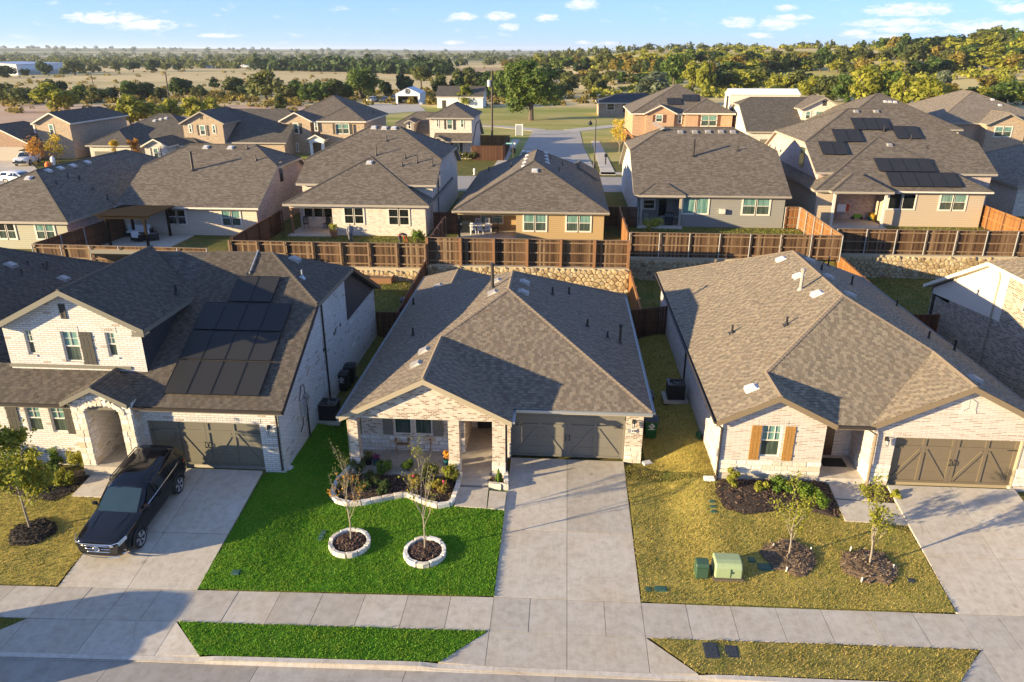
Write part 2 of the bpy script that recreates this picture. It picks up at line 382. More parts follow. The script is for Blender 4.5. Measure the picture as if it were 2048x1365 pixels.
m_bR = brick_mat('pale_rose_brick', (0.40, 0.315, 0.255), (0.54, 0.455, 0.39), (0.60, 0.54, 0.47), (0.30, 0.20, 0.145), 0.2, bw=0.40, bh=0.072, mort=0.014, grime=0.1, stain=(0.42, 0.33, 0.27))
m_bRR = brick_mat('mottled_brick', (0.22, 0.155, 0.10), (0.42, 0.34, 0.26), (0.42, 0.36, 0.28), (0.06, 0.045, 0.035), 0.3, bw=0.30, bh=0.085, mort=0.016)
m_btan = brick_mat('tan_brick', (0.36, 0.225, 0.125), (0.50, 0.345, 0.21), (0.46, 0.37, 0.27), (0.20, 0.115, 0.07), 0.18)
m_bcream = brick_mat('cream_far_brick', (0.60, 0.47, 0.36), (0.72, 0.61, 0.50), (0.66, 0.58, 0.48), (0.40, 0.26, 0.18), 0.15)
m_bred = brick_mat('red_brown_brick', (0.27, 0.13, 0.075), (0.38, 0.20, 0.12), (0.36, 0.26, 0.18), (0.14, 0.10, 0.09), 0.22)
m_bora = brick_mat('orange_brick', (0.40, 0.19, 0.09), (0.52, 0.27, 0.14), (0.45, 0.33, 0.22), (0.26, 0.15, 0.11), 0.15)
m_bpink = brick_mat('pink_mottled_brick', (0.42, 0.27, 0.22), (0.60, 0.44, 0.37), (0.55, 0.47, 0.40), (0.26, 0.14, 0.12), 0.2)
def siding(name, c):
    m, nt, b = new_mat(name); p = N(nt, 'ShaderNodeSeparateXYZ', i_0=POS(nt))
    f = M(nt, 'FRACT', M(nt, 'DIVIDE', p.outputs[2], 0.17))
    nz = NOISE(nt, POS(nt), 4.0, 4, 0.6)
    col = MIX(nt, M(nt, 'LESS_THAN', f, 0.10), c, tuple(x * 0.55 for x in c))
    col = MIX(nt, M(nt, 'MULTIPLY', nz, 0.2), col, tuple(x * 0.75 for x in c))
    setc(nt, b, col); b.inputs['Roughness'].default_value = 0.6; bump(nt, b, M(nt, 'SUBTRACT', 1.0, f), 0.6, 0.02); return m
m_sbeige = siding('cream_siding', (0.62, 0.51, 0.38)); m_stan = siding('golden_tan_siding', (0.40, 0.27, 0.125)); m_sgray = siding('warm_gray_siding', (0.25, 0.235, 0.205))
m_staupe = siding('taupe_siding', (0.46, 0.36, 0.25)); m_sgreen = siding('sage_siding', (0.35, 0.32, 0.22)); m_sdark = siding('charcoal_siding', (0.035, 0.032, 0.032)); m_swhite = siding('white_siding', (0.72, 0.70, 0.66))
m_trimC = plain('tan_trim', (0.36, 0.29, 0.19), 0.55, vary=0.06); m_trimL = plain('olive_trim', (0.17, 0.15, 0.11), 0.55, vary=0.08); m_trimR = plain('brown_trim', (0.20, 0.145, 0.085), 0.55, vary=0.08)
m_trimW = plain('cream_trim', (0.62, 0.55, 0.45), 0.55, vary=0.06); m_trimG = plain('taupe_trim', (0.33, 0.28, 0.22), 0.55, vary=0.06)
m_soffit = plain('soffit', (0.40, 0.34, 0.26), 0.7, vary=0.05)
m_doorC = plain('gray_taupe_paint', (0.175, 0.155, 0.12), 0.5, vary=0.08, scale=3); m_doorR = plain('brown_taupe_paint', (0.15, 0.115, 0.072), 0.5, vary=0.08, scale=3); m_doorL = plain('olive_gray_paint', (0.145, 0.128, 0.09), 0.5, vary=0.08, scale=3)
m_wood = obj_mat('stained_shutter_wood', [(0, (0.36, 0.18, 0.045)), (1, (0.42, 0.215, 0.06))], 0.6, (30, 30, 2.5)); m_black = plain('black_metal', (0.012, 0.012, 0.012), 0.45)
m_dshut = plain('black_brown_board', (0.045, 0.038, 0.028), 0.6, vary=0.2); m_gutter = plain('galvanised_gutter', (0.42, 0.43, 0.44), 0.35, 0.6, 0.1); m_gutterd = plain('dark_gutter', (0.05, 0.04, 0.034), 0.4, 0.2, 0.1)
m_vinyl = plain('window_vinyl', (0.66, 0.60, 0.50), 0.45, vary=0.04); m_white = plain('white_paint', (0.74, 0.73, 0.70), 0.5, vary=0.05)
m_vent = plain('roof_vent_metal', (0.33, 0.30, 0.27), 0.5, 0.2, 0.15); m_ventw = plain('pale_roof_vent', (0.56, 0.53, 0.50), 0.5, 0.1, 0.1); m_galv = plain('galvanised_post', (0.45, 0.45, 0.44), 0.4, 0.5, 0.15)
def glass_mat(name, c, c2):
    m, nt, b = new_mat(name); p = N(nt, 'ShaderNodeMapping'); nt.links.new(POS(nt), p.inputs[0]); p.inputs['Scale'].default_value = (9, 9, 0.8)
    nz = NOISE(nt, p.outputs[0], 1.0, 2, 0.5); setc(nt, b, MIX(nt, RAMP(nt, nz, [(0.4, 0.0), (0.65, 1.0)]), c, c2))
    b.inputs['Roughness'].default_value = 0.06; b.inputs['Coat Weight'].default_value = 0.6; b.inputs['Coat Roughness'].default_value = 0.03; return m
m_glass = glass_mat('curtained_glass', (0.10, 0.20, 0.17), (0.20, 0.33, 0.28)); m_screen = glass_mat('screened_glass', (0.035, 0.055, 0.045), (0.085, 0.105, 0.085)); m_dglass = glass_mat('dark_glass', (0.008, 0.010, 0.010), (0.02, 0.024, 0.022))
m_solar, _nt, _b = new_mat('solar_glass')
_b.inputs['Base Color'].default_value = (0.022, 0.021, 0.021, 1); _b.inputs['Roughness'].default_value = 0.5; _b.inputs['Specular IOR Level'].default_value = 0.25
m_solarfr = plain('panel_frame', (0.02, 0.02, 0.022), 0.4, 0.4)
def two_tone(name, c):      # dark and light tabs of a laminated shingle
    k = lambda t, f: tuple(x * f for x in t)
    return [shingle_tab_mat(name, [(0, k(c, .70)), (.7, k(c, .88)), (1, (c[0] * .84, c[1] * .76, c[2] * .72))]), shingle_tab_mat('light_' + name, [(0, k(c, 1.0)), (.6, k(c, 1.14)), (1, (c[0] * 1.24, c[1] * 1.27, c[2] * 1.22))])]
m_shC = two_tone('tan_shingles', (.215, .168, .122)); m_shR = two_tone('pale_tan_shingles', (.26, .205, .142)); m_shL = two_tone('dark_shingles', (.115, .092, .07))
m_rf1 = shingle_far_mat('brown_far_shingles', (0.105, 0.083, 0.063), (0.155, 0.125, 0.095), (0.215, 0.178, 0.136)); m_rf2 = shingle_far_mat('gray_far_shingles', (0.072, 0.061, 0.050), (0.108, 0.092, 0.075), (0.15, 0.13, 0.106)); m_rf3 = shingle_far_mat('light_far_shingles', (0.16, 0.127, 0.093), (0.225, 0.183, 0.135), (0.29, 0.24, 0.178))
m_rcap = plain('ridge_cap_shingle', (0.23, 0.175, 0.122), 0.9, vary=0.25, scale=20, spec=0.2); m_rcapd = plain('dark_ridge_cap', (0.11, 0.09, 0.07), 0.9, vary=0.25, scale=20, spec=0.2)
m_lime = obj_mat('pale_limestone', [(0, (0.62, 0.53, 0.41)), (0.3, (0.74, 0.68, 0.58)), (0.7, (0.80, 0.75, 0.67)), (0.93, (0.70, 0.60, 0.47)), (1, (0.60, 0.44, 0.26))], 0.9, (14, 14, 14)); m_mortar = plain('mortar', (0.55, 0.49, 0.40), 0.95, vary=0.12)
m_stone = obj_mat('golden_fieldstone', [(0, (0.33, 0.225, 0.115)), (0.2, (0.47, 0.345, 0.19)), (0.45, (0.56, 0.43, 0.25)), (0.65, (0.50, 0.36, 0.19)), (0.8, (0.62, 0.51, 0.33)), (0.93, (0.44, 0.30, 0.14)), (0.96, (0.20, 0.12, 0.07)), (1, (0.42, 0.35, 0.25))], 0.9, (7, 7, 7)); m_wmort = plain('wall_mortar', (0.42, 0.34, 0.22), 0.95, vary=0.2)
m_picket = obj_mat('weathered_picket', [(0, (0.04, 0.019, 0.010)), (0.3, (0.085, 0.042, 0.02)), (0.6, (0.145, 0.078, 0.037)), (0.85, (0.21, 0.125, 0.066)), (1, (0.30, 0.205, 0.12))], 0.85, (24, 24, 1.6)); m_picko = obj_mat('sunlit_orange_picket', [(0, (0.20, 0.080, 0.022)), (0.5, (0.29, 0.125, 0.038)), (1, (0.36, 0.17, 0.06))], 0.8, (24, 24, 1.6)); m_pickd = obj_mat('dark_brown_picket', [(0, (0.075, 0.030, 0.014)), (0.5, (0.11, 0.046, 0.022)), (1, (0.15, 0.068, 0.032))], 0.8, (24, 24, 1.6))  # orange pickets carry the warm tone of direct sun in their colour
m_post = plain('fence_post_wood', (0.24, 0.115, 0.05), 0.8, vary=0.2); m_railw = plain('fence_rail_wood', (0.23, 0.145, 0.08), 0.85, vary=0.2)
m_grassg = island_mat('green_grass', patch=(0.26, 0.36, 0.04), cols= [(0, (0.075, 0.20, 0.008)), (0.5, (0.14, 0.33, 0.016)), (0.85, (0.22, 0.40, 0.03)), (1, (0.36, 0.42, 0.07))], rough=0.75, trans=0.45)
m_grassd = island_mat('tawny_grass', patch=(0.17, 0.20, 0.04), cols= [(0, (0.15, 0.16, 0.028)), (0.35, (0.31, 0.26, 0.055)), (0.7, (0.47, 0.35, 0.10)), (1, (0.62, 0.47, 0.18))], rough=0.8, trans=0.4)
m_grassm = island_mat('mixed_grass', patch=(0.10, 0.16, 0.02), cols= [(0, (0.08, 0.13, 0.016)), (0.4, (0.19, 0.20, 0.03)), (0.75, (0.38, 0.31, 0.075)), (1, (0.54, 0.42, 0.15))], rough=0.8, trans=0.4)
m_mulch = island_mat('brown_mulch_chips', [(0, (0.032, 0.018, 0.012)), (0.5, (0.10, 0.055, 0.038)), (0.85, (0.18, 0.105, 0.07)), (1, (0.30, 0.20, 0.13))], 0.95); m_mulchd = island_mat('dark_mulch_chips', [(0, (0.010, 0.008, 0.007)), (0.6, (0.028, 0.020, 0.015)), (1, (0.075, 0.055, 0.04))], 0.95); m_mulcht = island_mat('tan_mulch_chips', [(0, (0.07, 0.042, 0.025)), (0.5, (0.17, 0.11, 0.065)), (1, (0.33, 0.235, 0.15))], 0.95)
m_soil = plain('dark_soil', (0.028, 0.019, 0.014), 0.95, vary=0.3); m_soilt = plain('tan_soil', (0.13, 0.085, 0.05), 0.95, vary=0.3)
def turf(name, a, b_, c_, s=1.0):
    m, nt, b = new_mat(name); p = POS(nt)
    n1 = NOISE(nt, p, 0.45 * s, 6, 0.7, 0.4); n2 = NOISE(nt, p, 7.0 * s, 5, 0.75)
    c = MIX(nt, RAMP(nt, n1, [(0.3, 0.0), (0.7, 1.0)]), a, b_); c = MIX(nt, RAMP(nt, n2, [(0.38, 0.0), (0.7, 0.85)]), c, c_)
    setc(nt, b, c); b.inputs['Roughness'].default_value = 0.95; b.inputs['Specular IOR Level'].default_value = 0.1; bump(nt, b, n2, 0.6, 0.05); return m
m_turfg = turf('green_turf', (0.055, 0.16, 0.008), (0.10, 0.20, 0.016), (0.03, 0.10, 0.004)); m_turfd = turf('tawny_turf', (0.33, 0.25, 0.055), (0.22, 0.20, 0.04), (0.42, 0.30, 0.085)); m_turfm = turf('mixed_turf', (0.09, 0.10, 0.02), (0.16, 0.125, 0.03), (0.045, 0.065, 0.012))
# ------------------------------------------------------------------ terrain
LA = [at(*p, z=-.5) for p in ((0, 1170.7), (120, 1174), (393, 1180.5), (989, 1194.8), (1281, 1206), (1600, 1218), (1918, 1229), (2048, 1233))]
LB = [at(*p, z=-.5) for p in ((0, 1234), (57, 1237), (349, 1243), (978, 1262), (1290, 1275.7), (1432, 1281), (1700, 1289), (1974, 1300))]
LCC = [at(*p, z=-.52) for p in ((0, 1302.5), (390, 1312.8), (882, 1326.7), (1393, 1349.7), (1700, 1363))]
LG = [at(*p, z=-.66) for p in ((0, 1317), (300, 1324), (420, 1329), (860, 1343), (1320, 1361))]
def line(L):
    xs = [p.x for p in L]; ys = [p.y for p in L]
    xs = [-70] + xs + [80]; ys = [ys[0] + (-70 - xs[1]) * 0.03] + ys + [ys[-1] + (80 - xs[-2]) * 0.022]
    return lambda x: float(np.interp(x, xs, ys))
yA, yB, yCC, yG = line(LA), line(LB), line(LCC), line(LG)
def lotz(x):
    return 0.36 - 0.46 * sstep(-11.6, -9.6, x) + 0.48 * sstep(4.2, 6.4, x)
WALLS = [(-24.9, -10.1, 53.4), (-10.1, 5.1, 53.6), (5.1, 21.6, 57.0), (21.6, 48.0, 59.0)]
def wally(x):
    for a, b, y in WALLS:
        if a <= x < b: return y
    return 50.2 if x < 0 else 59.0
def azpx(x, y):                       # photo column a far point falls in, used for the run of the hill only
    d = Vector((x, y, 0)); return 1024 + CF * (d.dot(_r)) / max(1e-3, d.dot(Vector((-math.sin(CY), math.cos(CY), 0)))) / math.cos(CP) * 1.0
def hill(x, y):
    D = math.hypot(x, y)
    if y < 60: return 0.0
    c = azpx(x, y) if y > abs(x) * 0.2 else (4000 if x > 0 else -2000)
    amp = float(np.interp(c, [850, 1000, 1150, 1300, 1500, 1750, 2000, 2300, 3000], [0, 1.5, 8, 15.0, 16.0, 17.5, 22, 26, 28]))
    h = amp * sstep(215, 640, D) - amp * 0.9 * sstep(760, 1500, D)
    rid = float(np.interp(c, [-1500, 0, 500, 1000, 1500, 3000], [32, 30, 20, 10, 8, 8])) * sstep(2200, 5200, D)
    return h + rid + (noise.noise(Vector((x / 160, y / 160, 0))) * 1.2 * sstep(150, 400, D)) + noise.noise(Vector((x / 900, y / 900, 3))) * 9 * sstep(1500, 5000, D)
def T(x, y):
    a, b, c, g = yA(x), yB(x), yCC(x), yG(x)
    if y <= b: return -0.53 if y > c - 0.05 else (-0.53 - 0.2 * sstep(c, g, y))
    if y <= a: return -0.55
    lz = lotz(x)
    if y < 40:
        t = min(1.0, max(0.0, (y - a) / (27.4 - a)))
        z = -0.5 + (lz + 0.5) * t
    else:
        z = lz
    w = wally(x)
    if x < -10: z = z + (0.55 - 0.0) * sstep(44, 52, y) * (0.9)
    elif x > 6: z = z - 0.18 * sstep(46, 56, y)
    else: z = z + 0.05 * sstep(46, 53, y)
    if x < -24.9 or x > 48: s = sstep(46.3, 49.8, y)
    else: s = sstep(w + 0.3, w + 0.8, y)
    z = z * (1 - s) + 1.93 * s
    return z + hill(x, y)
def gnd(px, py, dz=0.0):             # where a photo pixel's ray meets the terrain
    d = ray(px, py); t = 8.0
    step = 1.0; prev = t
    while t < 9000:
        p = _o + d * t
        if p.z <= T(p.x, p.y):
            lo, hi = prev, t
            for _ in range(30):
                mid = (lo + hi) / 2; q = _o + d * mid
                if q.z <= T(q.x, q.y): hi = mid
                else: lo = mid
            q = _o + d * hi; return Vector((q.x, q.y, T(q.x, q.y) + dz))
        prev = t; t += step; step *= 1.02
    return _o + d * t
# driveways: (x0, x1, y_top, z_top)
DRIVES = [(-17.45, -12.45, 26.62, 0.47), (-2.04, 3.02, 29.28, -0.015), (13.58, 18.62, 27.2, 0.53), (-36.5, -31.5, 27, 0.45), (30.5, 35.5, 28, 0.6)]
def drive_z(d, y):
    a = yA((d[0] + d[1]) / 2); return -0.5 + (d[3] + 0.5) * min(1.0, max(0.0, (y - a) / (d[2] - a)))
m_ground, nt, b = new_mat('field_and_yard_ground')
p = POS(nt); sp = N(nt, 'ShaderNodeSeparateXYZ', i_0=p)
st = N(nt, 'ShaderNodeMapping'); nt.links.new(p, st.inputs[0]); st.inputs['Scale'].default_value = (0.35, 1.0, 1.0)
na = NOISE(nt, st.outputs[0], 0.016, 6, 0.6, 0.6); nb = NOISE(nt, st.outputs[0], 0.07, 6, 0.7, 0.3); nc = NOISE(nt, p, 0.9, 5, 0.75); nd = NOISE(nt, p, 9.0, 4, 0.7)
straw = MIX(nt, RAMP(nt, nb, [(0.3, 0.0), (0.7, 1.0)]), (0.62, 0.48, 0.25), (0.50, 0.37, 0.17))
straw = MIX(nt, RAMP(nt, na, [(0.48, 0.0), (0.62, 0.7)]), straw, (0.34, 0.28, 0.11))
pink = MIX(nt, RAMP(nt, nb, [(0.3, 0.0), (0.7, 1.0)]), (0.56, 0.40, 0.27), (0.44, 0.28, 0.18))
inpink = M(nt, 'MULTIPLY', RAMP(nt, M(nt, 'MULTIPLY', M(nt, 'ADD', sp.outputs[0], 45.0), -0.05, clamp=True), [(0, 0), (1, 1)]), M(nt, 'LESS_THAN', sp.outputs[1], 225.0))
far = MIX(nt, inpink, straw, pink)
# mown lawns around the country houses
lawn = MIX(nt, RAMP(nt, nb, [(0.42, 0.0), (0.6, 1.0)]), (0.24, 0.25, 0.05), (0.42, 0.34, 0.13))
ml = M(nt, 'MULTIPLY', M(nt, 'LESS_THAN', sp.outputs[1], 222.0), M(nt, 'GREATER_THAN', sp.outputs[0], -62.0)); ml = M(nt, 'MULTIPLY', ml, M(nt, 'LESS_THAN', sp.outputs[0], 40.0))
far = MIX(nt, ml, far, lawn)
# ploughed strip and greener country farther out
pl = M(nt, 'MULTIPLY', M(nt, 'GREATER_THAN', sp.outputs[1], 560.0), M(nt, 'LESS_THAN', sp.outputs[1], 700.0)); pl = M(nt, 'MULTIPLY', pl, M(nt, 'GREATER_THAN', sp.outputs[0], -190.0))
far = MIX(nt, M(nt, 'MULTIPLY', pl, 0.75), far, (0.30, 0.20, 0.12))
bands = N(nt, 'ShaderNodeMapping'); nt.links.new(p, bands.inputs[0]); bands.inputs['Scale'].default_value = (0.0012, 0.0042, 0.0)
nf = NOISE(nt, bands.outputs[0], 1.0, 6, 0.65, 0.5)
fc = MIX(nt, RAMP(nt, nf, [(0.45, 0.0), (0.58, 1.0)]), (0.10, 0.115, 0.045), (0.46, 0.37, 0.19))
far = MIX(nt, RAMP(nt, M(nt, 'MULTIPLY', M(nt, 'SUBTRACT', sp.outputs[1], 800.0), 0.0012, clamp=True), [(0, 0), (0.5, 1)]), far, fc)
hl = M(nt, 'MULTIPLY', M(nt, 'GREATER_THAN', sp.outputs[0], 20.0), RAMP(nt, na, [(0.4, 0.15), (0.6, 0.7)]))
far = MIX(nt, M(nt, 'MULTIPLY', hl, M(nt, 'GREATER_THAN', sp.outputs[1], 240.0)), far, (0.36, 0.33, 0.11))
near = MIX(nt, RAMP(nt, nc, [(0.36, 0.0), (0.66, 1.0)]), (0.085, 0.10, 0.022), (0.215, 0.16, 0.045)); near = MIX(nt, RAMP(nt, nd, [(0.4, 0.0), (0.72, 0.8)]), near, (0.05, 0.06, 0.015))
gc = MIX(nt, M(nt, 'GREATER_THAN', sp.outputs[1], 112.0), near, far)
gc = MIX(nt, RAMP(nt, nd, [(0.45, 0.0), (0.8, 0.4)]), gc, (0.06, 0.05, 0.02))
setc(nt, b, gc); b.inputs['Roughness'].default_value = 0.95; b.inputs['Specular IOR Level'].default_value = 0.1; bump(nt, b, M(nt, 'ADD', nc, nd), 0.25, 0.05)
xs = list(np.arange(-62, 62.01, 0.4)); ys = list(np.arange(6, 62.01, 0.4))
g = 0.6; v = xs[-1]
ext = []
while v < 9000: v += g; g *= 1.13; ext.append(v)
xs = [-e for e in ext[::-1]] + xs + ext
g = 0.8; v = ys[-1]
while v < 14000: v += g; g *= 1.055; ys.append(v)
nx, ny = len(xs), len(ys); V = np.zeros((ny, nx, 3), np.float32)
for j, y in enumerate(ys):
    for i, x in enumerate(xs):
        z = T(x, y)
        if y < yB(x) + .42: z = -.78 if y > yCC(x) - .5 else -.95
        if 18 < y < 30:
            for d in DRIVES:
                if d[0] - .45 < x < d[1] + .45 and y < d[2] + .4: z = min(z, drive_z(d, y) - 0.12)
        V[j, i] = (x, y, z)
idx = np.arange(ny * nx).reshape(ny, nx)
F = np.stack([idx[:-1, :-1], idx[:-1, 1:], idx[1:, 1:], idx[1:, :-1]], -1).reshape(-1)
me = fastmesh('ground', V.reshape(-1, 3), F, 4, [m_ground]); me.polygons.foreach_set('use_smooth', [True] * len(me.polygons))
ground = obj('ground', me, kind='structure')
# ------------------------------------------------------------------ street, kerb, pavement, driveways
def sheet(name, pts, dz, m, thick=0.12, kind='structure', parent=None):      # slab that follows the terrain
    mb = MB(); top = [Vector((q[0], q[1], (q[2] if len(q) > 2 else T(q[0], q[1])) + dz)) for q in pts]
    mb.prism(top, (0, 0, -thick)); return mb.build(name, m, parent, kind=kind)
XS = [x for x in np.arange(-64, 64.1, 2.0)]
mb = MB()
for i in range(len(XS) - 1):
    a, b2 = XS[i], XS[i + 1]
    mb.add([(a, 7, -.70), (b2, 7, -.70), (b2, yG(b2) + .06, -.665), (a, yG(a) + .06, -.665)], [(0, 1, 2, 3)])
street = mb.build('street', m_joint, kind='structure')
k = 0
for a in np.arange(-60, 60, 4.6):       # concrete street panels between saw cuts
    b2 = a + 4.585; sl = 0.35
    for (y0, y1) in ((None, 11.2), (11.185, 7.2)):
        ya0 = yG(a) if y0 is None else y0; yb0 = yG(b2) if y0 is None else y0
        if abs(a) > 30: continue
        mb = MB(); zt = -.655
        mb.prism([(a + sl, ya0, zt), (b2 + sl, yb0, zt), (b2, y1, zt - .02), (a, y1, zt - .02)], (0, 0, -.04)); mb.build('street_panel', m_road, street)
def aprons(x):
    for d in DRIVES:
        f = 1 - sstep(0.0, 1.0, max(d[0] - 1.2 - x, x - d[1] - 1.2, 0.0))
        if f > 0: return f
    return 0.0
mb = MB(); kx = list(np.arange(-60, 60.01, 0.5))
prof = lambda x: [(yCC(x) + .02, -.80), (yCC(x) + .02, -.50 - .07 * aprons(x)), (yCC(x) - .15, -.505 - .085 * aprons(x)), (yG(x) + .07, -.60 - .03 * aprons(x)), (yG(x) - .01, -.64), (yG(x) - .01, -.80)]
rows = [[(x, y, z) for y, z in prof(x)] for x in kx]
for i in range(len(rows) - 1):
    for j in range(5):
        mb.add([rows[i][j], rows[i + 1][j], rows[i + 1][j + 1], rows[i][j + 1]], [(0, 1, 2, 3)])
mb.build('kerb', m_kerb, kind='structure')
mb = MB()
for i in range(len(kx) - 1):
    a, b2 = kx[i], kx[i + 1]
    mb.add([(a, yB(a) - .01, -.535), (b2, yB(b2) - .01, -.535), (b2, yA(b2) + .01, -.535), (a, yA(a) + .01, -.535)], [(0, 1, 2, 3)])
pave = mb.build('sidewalk', m_joint, kind='structure')
joints = [-2.03, -0.77, 0.49, 1.755, 3.02]
x = -2.03
while x > -11.3: x -= 1.49; joints.insert(0, x)
joints[0] = -12.45; joints = [-17.45, -16.2, -14.95, -13.7] + joints
x = -17.45
while x > -34: x -= 1.5; joints.insert(0, x)
n_ = 7
joints += [3.02 + (13.58 - 3.02) * i / n_ for i in range(1, n_ + 1)] + [14.84, 16.1, 17.36, 18.62]
x = 18.62
while x < 36: x += 1.5; joints.append(x)
for a, b2 in zip(joints, joints[1:]):
    mb = MB(); e = 0.008; zt = -.497 + random.Random(int(a * 10)).uniform(-.004, .004)
    mb.prism([(a + e, yB(a) + e, zt), (b2 - e, yB(b2) + e, zt), (b2 - e, yA(b2) - e, zt), (a + e, yA(a) - e, zt)], (0, 0, -.1)); mb.build('slab', m_conc, pave)
for di, d in enumerate(DRIVES):
    x0, x1, yt, zt = d; xm = (x0 + x1) / 2; a0, a1 = yA(x0), yA(x1)
    mb = MB(); mb.prism([(x0 + .02, a0, -.53), (x1 - .02, a1, -.53), (x1 - .02, yt, zt - .03), (x0 + .02, yt, zt - .03)], (0, 0, -.1))
    dr = mb.build('driveway', m_joint, kind='structure')
    cut = {0: (0.42, 1.0), 1: (0.42, 1.0), 2: (0.40, 1.0)}.get(di, (0.5, 1.0))
    e = 0.008
    for (xa, xb) in ((x0, xm), (xm, x1)):
        t0 = 0.0
        for t1 in cut:
            f = lambda x, t: (x, yA(x) + (yt - yA(x)) * t, -.497 + (zt + .497) * t)
            pts = [f(xa + e, t0 + .002), f(xb - e, t0 + .002), f(xb - e, t1 - .002), f(xa + e, t1 - .002)]
            mb = MB(); mb.prism(pts, (0, 0, -.1)); mb.build('slab', m_conc, dr); t0 = t1
    fl = 1.45
    for pts in ([(x0 + e, yB(x0) - e, -.5), (xm - e, yB(xm) - e, -.5), (xm - e, yCC(xm) + .03, -.575), (x0 + e, yCC(x0) + .03, -.575)],
                [(xm + e, yB(xm) - e, -.5), (x1 - e, yB(x1) - e, -.5), (x1 - e, yCC(x1) + .03, -.575), (xm + e, yCC(xm) + .03, -.575)],
                [(x0 - e, yB(x0) - e, -.5), (x0 - e, yCC(x0) + .03, -.575), (x0 - fl, yCC(x0 - fl) + .03, -.52)], [(x1 + e, yB(x1) - e, -.5), (x1 + fl, yCC(x1 + fl) + .03, -.52), (x1 + e, yCC(x1) + .03, -.575)]):
        mb = MB(); mb.prism(pts, (0, 0, -.1)); mb.build('apron_slab', m_conc, dr)
EXCL = []
def walk(name, quads):
    root = None
    for q in quads:
        pts = [gnd(*p, dz=.085) for p in q]; EXCL.append([(p.x, p.y) for p in pts])
        mb = MB(); mb.prism(pts, (0, 0, -.2))
        if root is None: root = mb.build(name, m_conc, kind='structure')
        else: mb.build('slab', m_conc, root)
walk('front_walk', [[(203, 933), (262, 935), (217, 998), (144, 995)]])
walk('front_walk', [[(922, 951), (981, 953.5), (977, 975), (918, 973)], [(917, 977), (977, 979), (973, 1019.5), (909, 1015)], [(979, 985), (1013, 988), (1008.5, 1023), (975, 1019.5)]])
walk('front_walk', [[(1651, 957), (1708, 959), (1736, 1005), (1669, 1000)], [(1671, 1003), (1737, 1007.5), (1793, 1011), (1817, 1053), (1690, 1045)]])
# ------------------------------------------------------------------ lawns: turf sheet plus blades
rng = np.random.default_rng(5)
def turf_sheet(name, polys, m, dz=0.03, res=0.3):
    vs, fs = [], []; mb = MB()
    for poly in polys:
        pl = convex_planes(poly); xa = min(p[0] for p in poly); xb = max(p[0] for p in poly); ya = min(p[1] for p in poly); yb = max(p[1] for p in poly)
        for i in range(int(math.floor(xa / res)), int(math.ceil(xb / res))):
            for j in range(int(math.floor(ya / res)), int(math.ceil(yb / res))):
                c = clip_poly([(i * res, j * res), ((i + 1) * res, j * res), ((i + 1) * res, (j + 1) * res), (i * res, (j + 1) * res)], pl)
                if len(c) >= 3: mb.poly([(x, y, T(x, y) + dz) for x, y in c])
    return mb.build(name, m, kind='structure')
HOLES = []
def blades(name, label, polys, m, dens, h=(0.04, 0.09), w=0.014, dz=0.03, clump=2.2, parent=None):
    P = []
    for poly in polys:
        gx_, gy_c = sum(p[0] for p in poly) / len(poly), sum(p[1] for p in poly) / len(poly); poly = [(px_ + .035 * (1 if px_ > gx_ else -1), py_ + .035 * (1 if py_ > gy_c else -1)) for px_, py_ in poly]
        xa = min(p[0] for p in poly); xb = max(p[0] for p in poly); ya = min(p[1] for p in poly); yb = max(p[1] for p in poly)
        n = int((xb - xa) * (yb - ya) * dens)
        q = np.column_stack([rng.uniform(xa, xb, n), rng.uniform(ya, yb, n)])
        for x, y in q:
            if inside(poly, x, y) and not any(inside(ex, x, y) for ex in EXCL) and not any((x - hx) ** 2 + (y - hy) ** 2 < hr * hr for hx, hy, hr in HOLES):
                if noise.noise(Vector((x * clump, y * clump, 1))) + noise.noise(Vector((x * 6, y * 6, 4))) * .6 > rng.uniform(-1.0, 0.35): P.append((x, y, T(x, y) + dz))
    P = np.array(P, np.float32); n = len(P); a = rng.uniform(0, 2 * np.pi, n); hh = rng.uniform(h[0], h[1], n); ww = w * rng.uniform(.7, 1.5, n)
    d = np.column_stack([np.cos(a), np.sin(a), np.zeros(n)]); lean = np.column_stack([rng.normal(0, .55, n) * hh, rng.normal(0, .55, n) * hh, hh])
    v = np.stack([P - d * ww[:, None], P + d * ww[:, None], P + lean], 1).reshape(-1, 3)
    me = fastmesh(name, v, np.arange(3 * n), 3, [m]); o = obj(name, me, parent, kind='stuff')
    if not parent: tag(o, label, 'grass')
    return o
def P2(*pts): return [tuple(gnd(*p))[:2] for p in pts]
e = .03
lawnC = [[(-12.43, yA(-12.43) + e), (-2.06, yA(-2.06) + e), (-2.06, 26.6), (-9.2, 27.2), (-11.5, 27.2), (-12.43, 26.6)], [(-11.55, 27.2), (-9.2, 27.2), (-9.2, 33.0), (-11.55, 33.0)]]
stripC = [[(-12.35, yB(-12.35) - e), (-2.1, yB(-2.1) - e), (-3.45, yCC(-3.45) + .05), (-11.0, yCC(-11.0) + .05)]]
lawnL = [[(-31.4, yA(-31.4) + e), (-17.5, yA(-17.5) + e), (-17.5, 26.2), (-31.4, 26.2)]]
stripL = [[(-31.4, yB(-31.4) - e), (-17.5, yB(-17.5) - e), (-18.9, yCC(-18.9) + .05), (-30, yCC(-30) + .05)]]
lawnR = [[(3.06, yA(3.06) + e), (13.54, yA(13.54) + e), (13.54, 26.6), (6.9, 27.4), (3.06, 29.0)], [(4.0, 28.9), (6.75, 27.5), (6.75, 44.3), (4.0, 44.3)]]
stripR = [[(3.15, yB(3.15) - e), (13.5, yB(13.5) - e), (12.2, yCC(12.2) + .05), (4.5, yCC(4.5) + .05)]]
lawnRR = [[(18.66, yA(18.66) + e), (30.4, yA(30.4) + e), (30.4, 27), (18.66, 27)]]
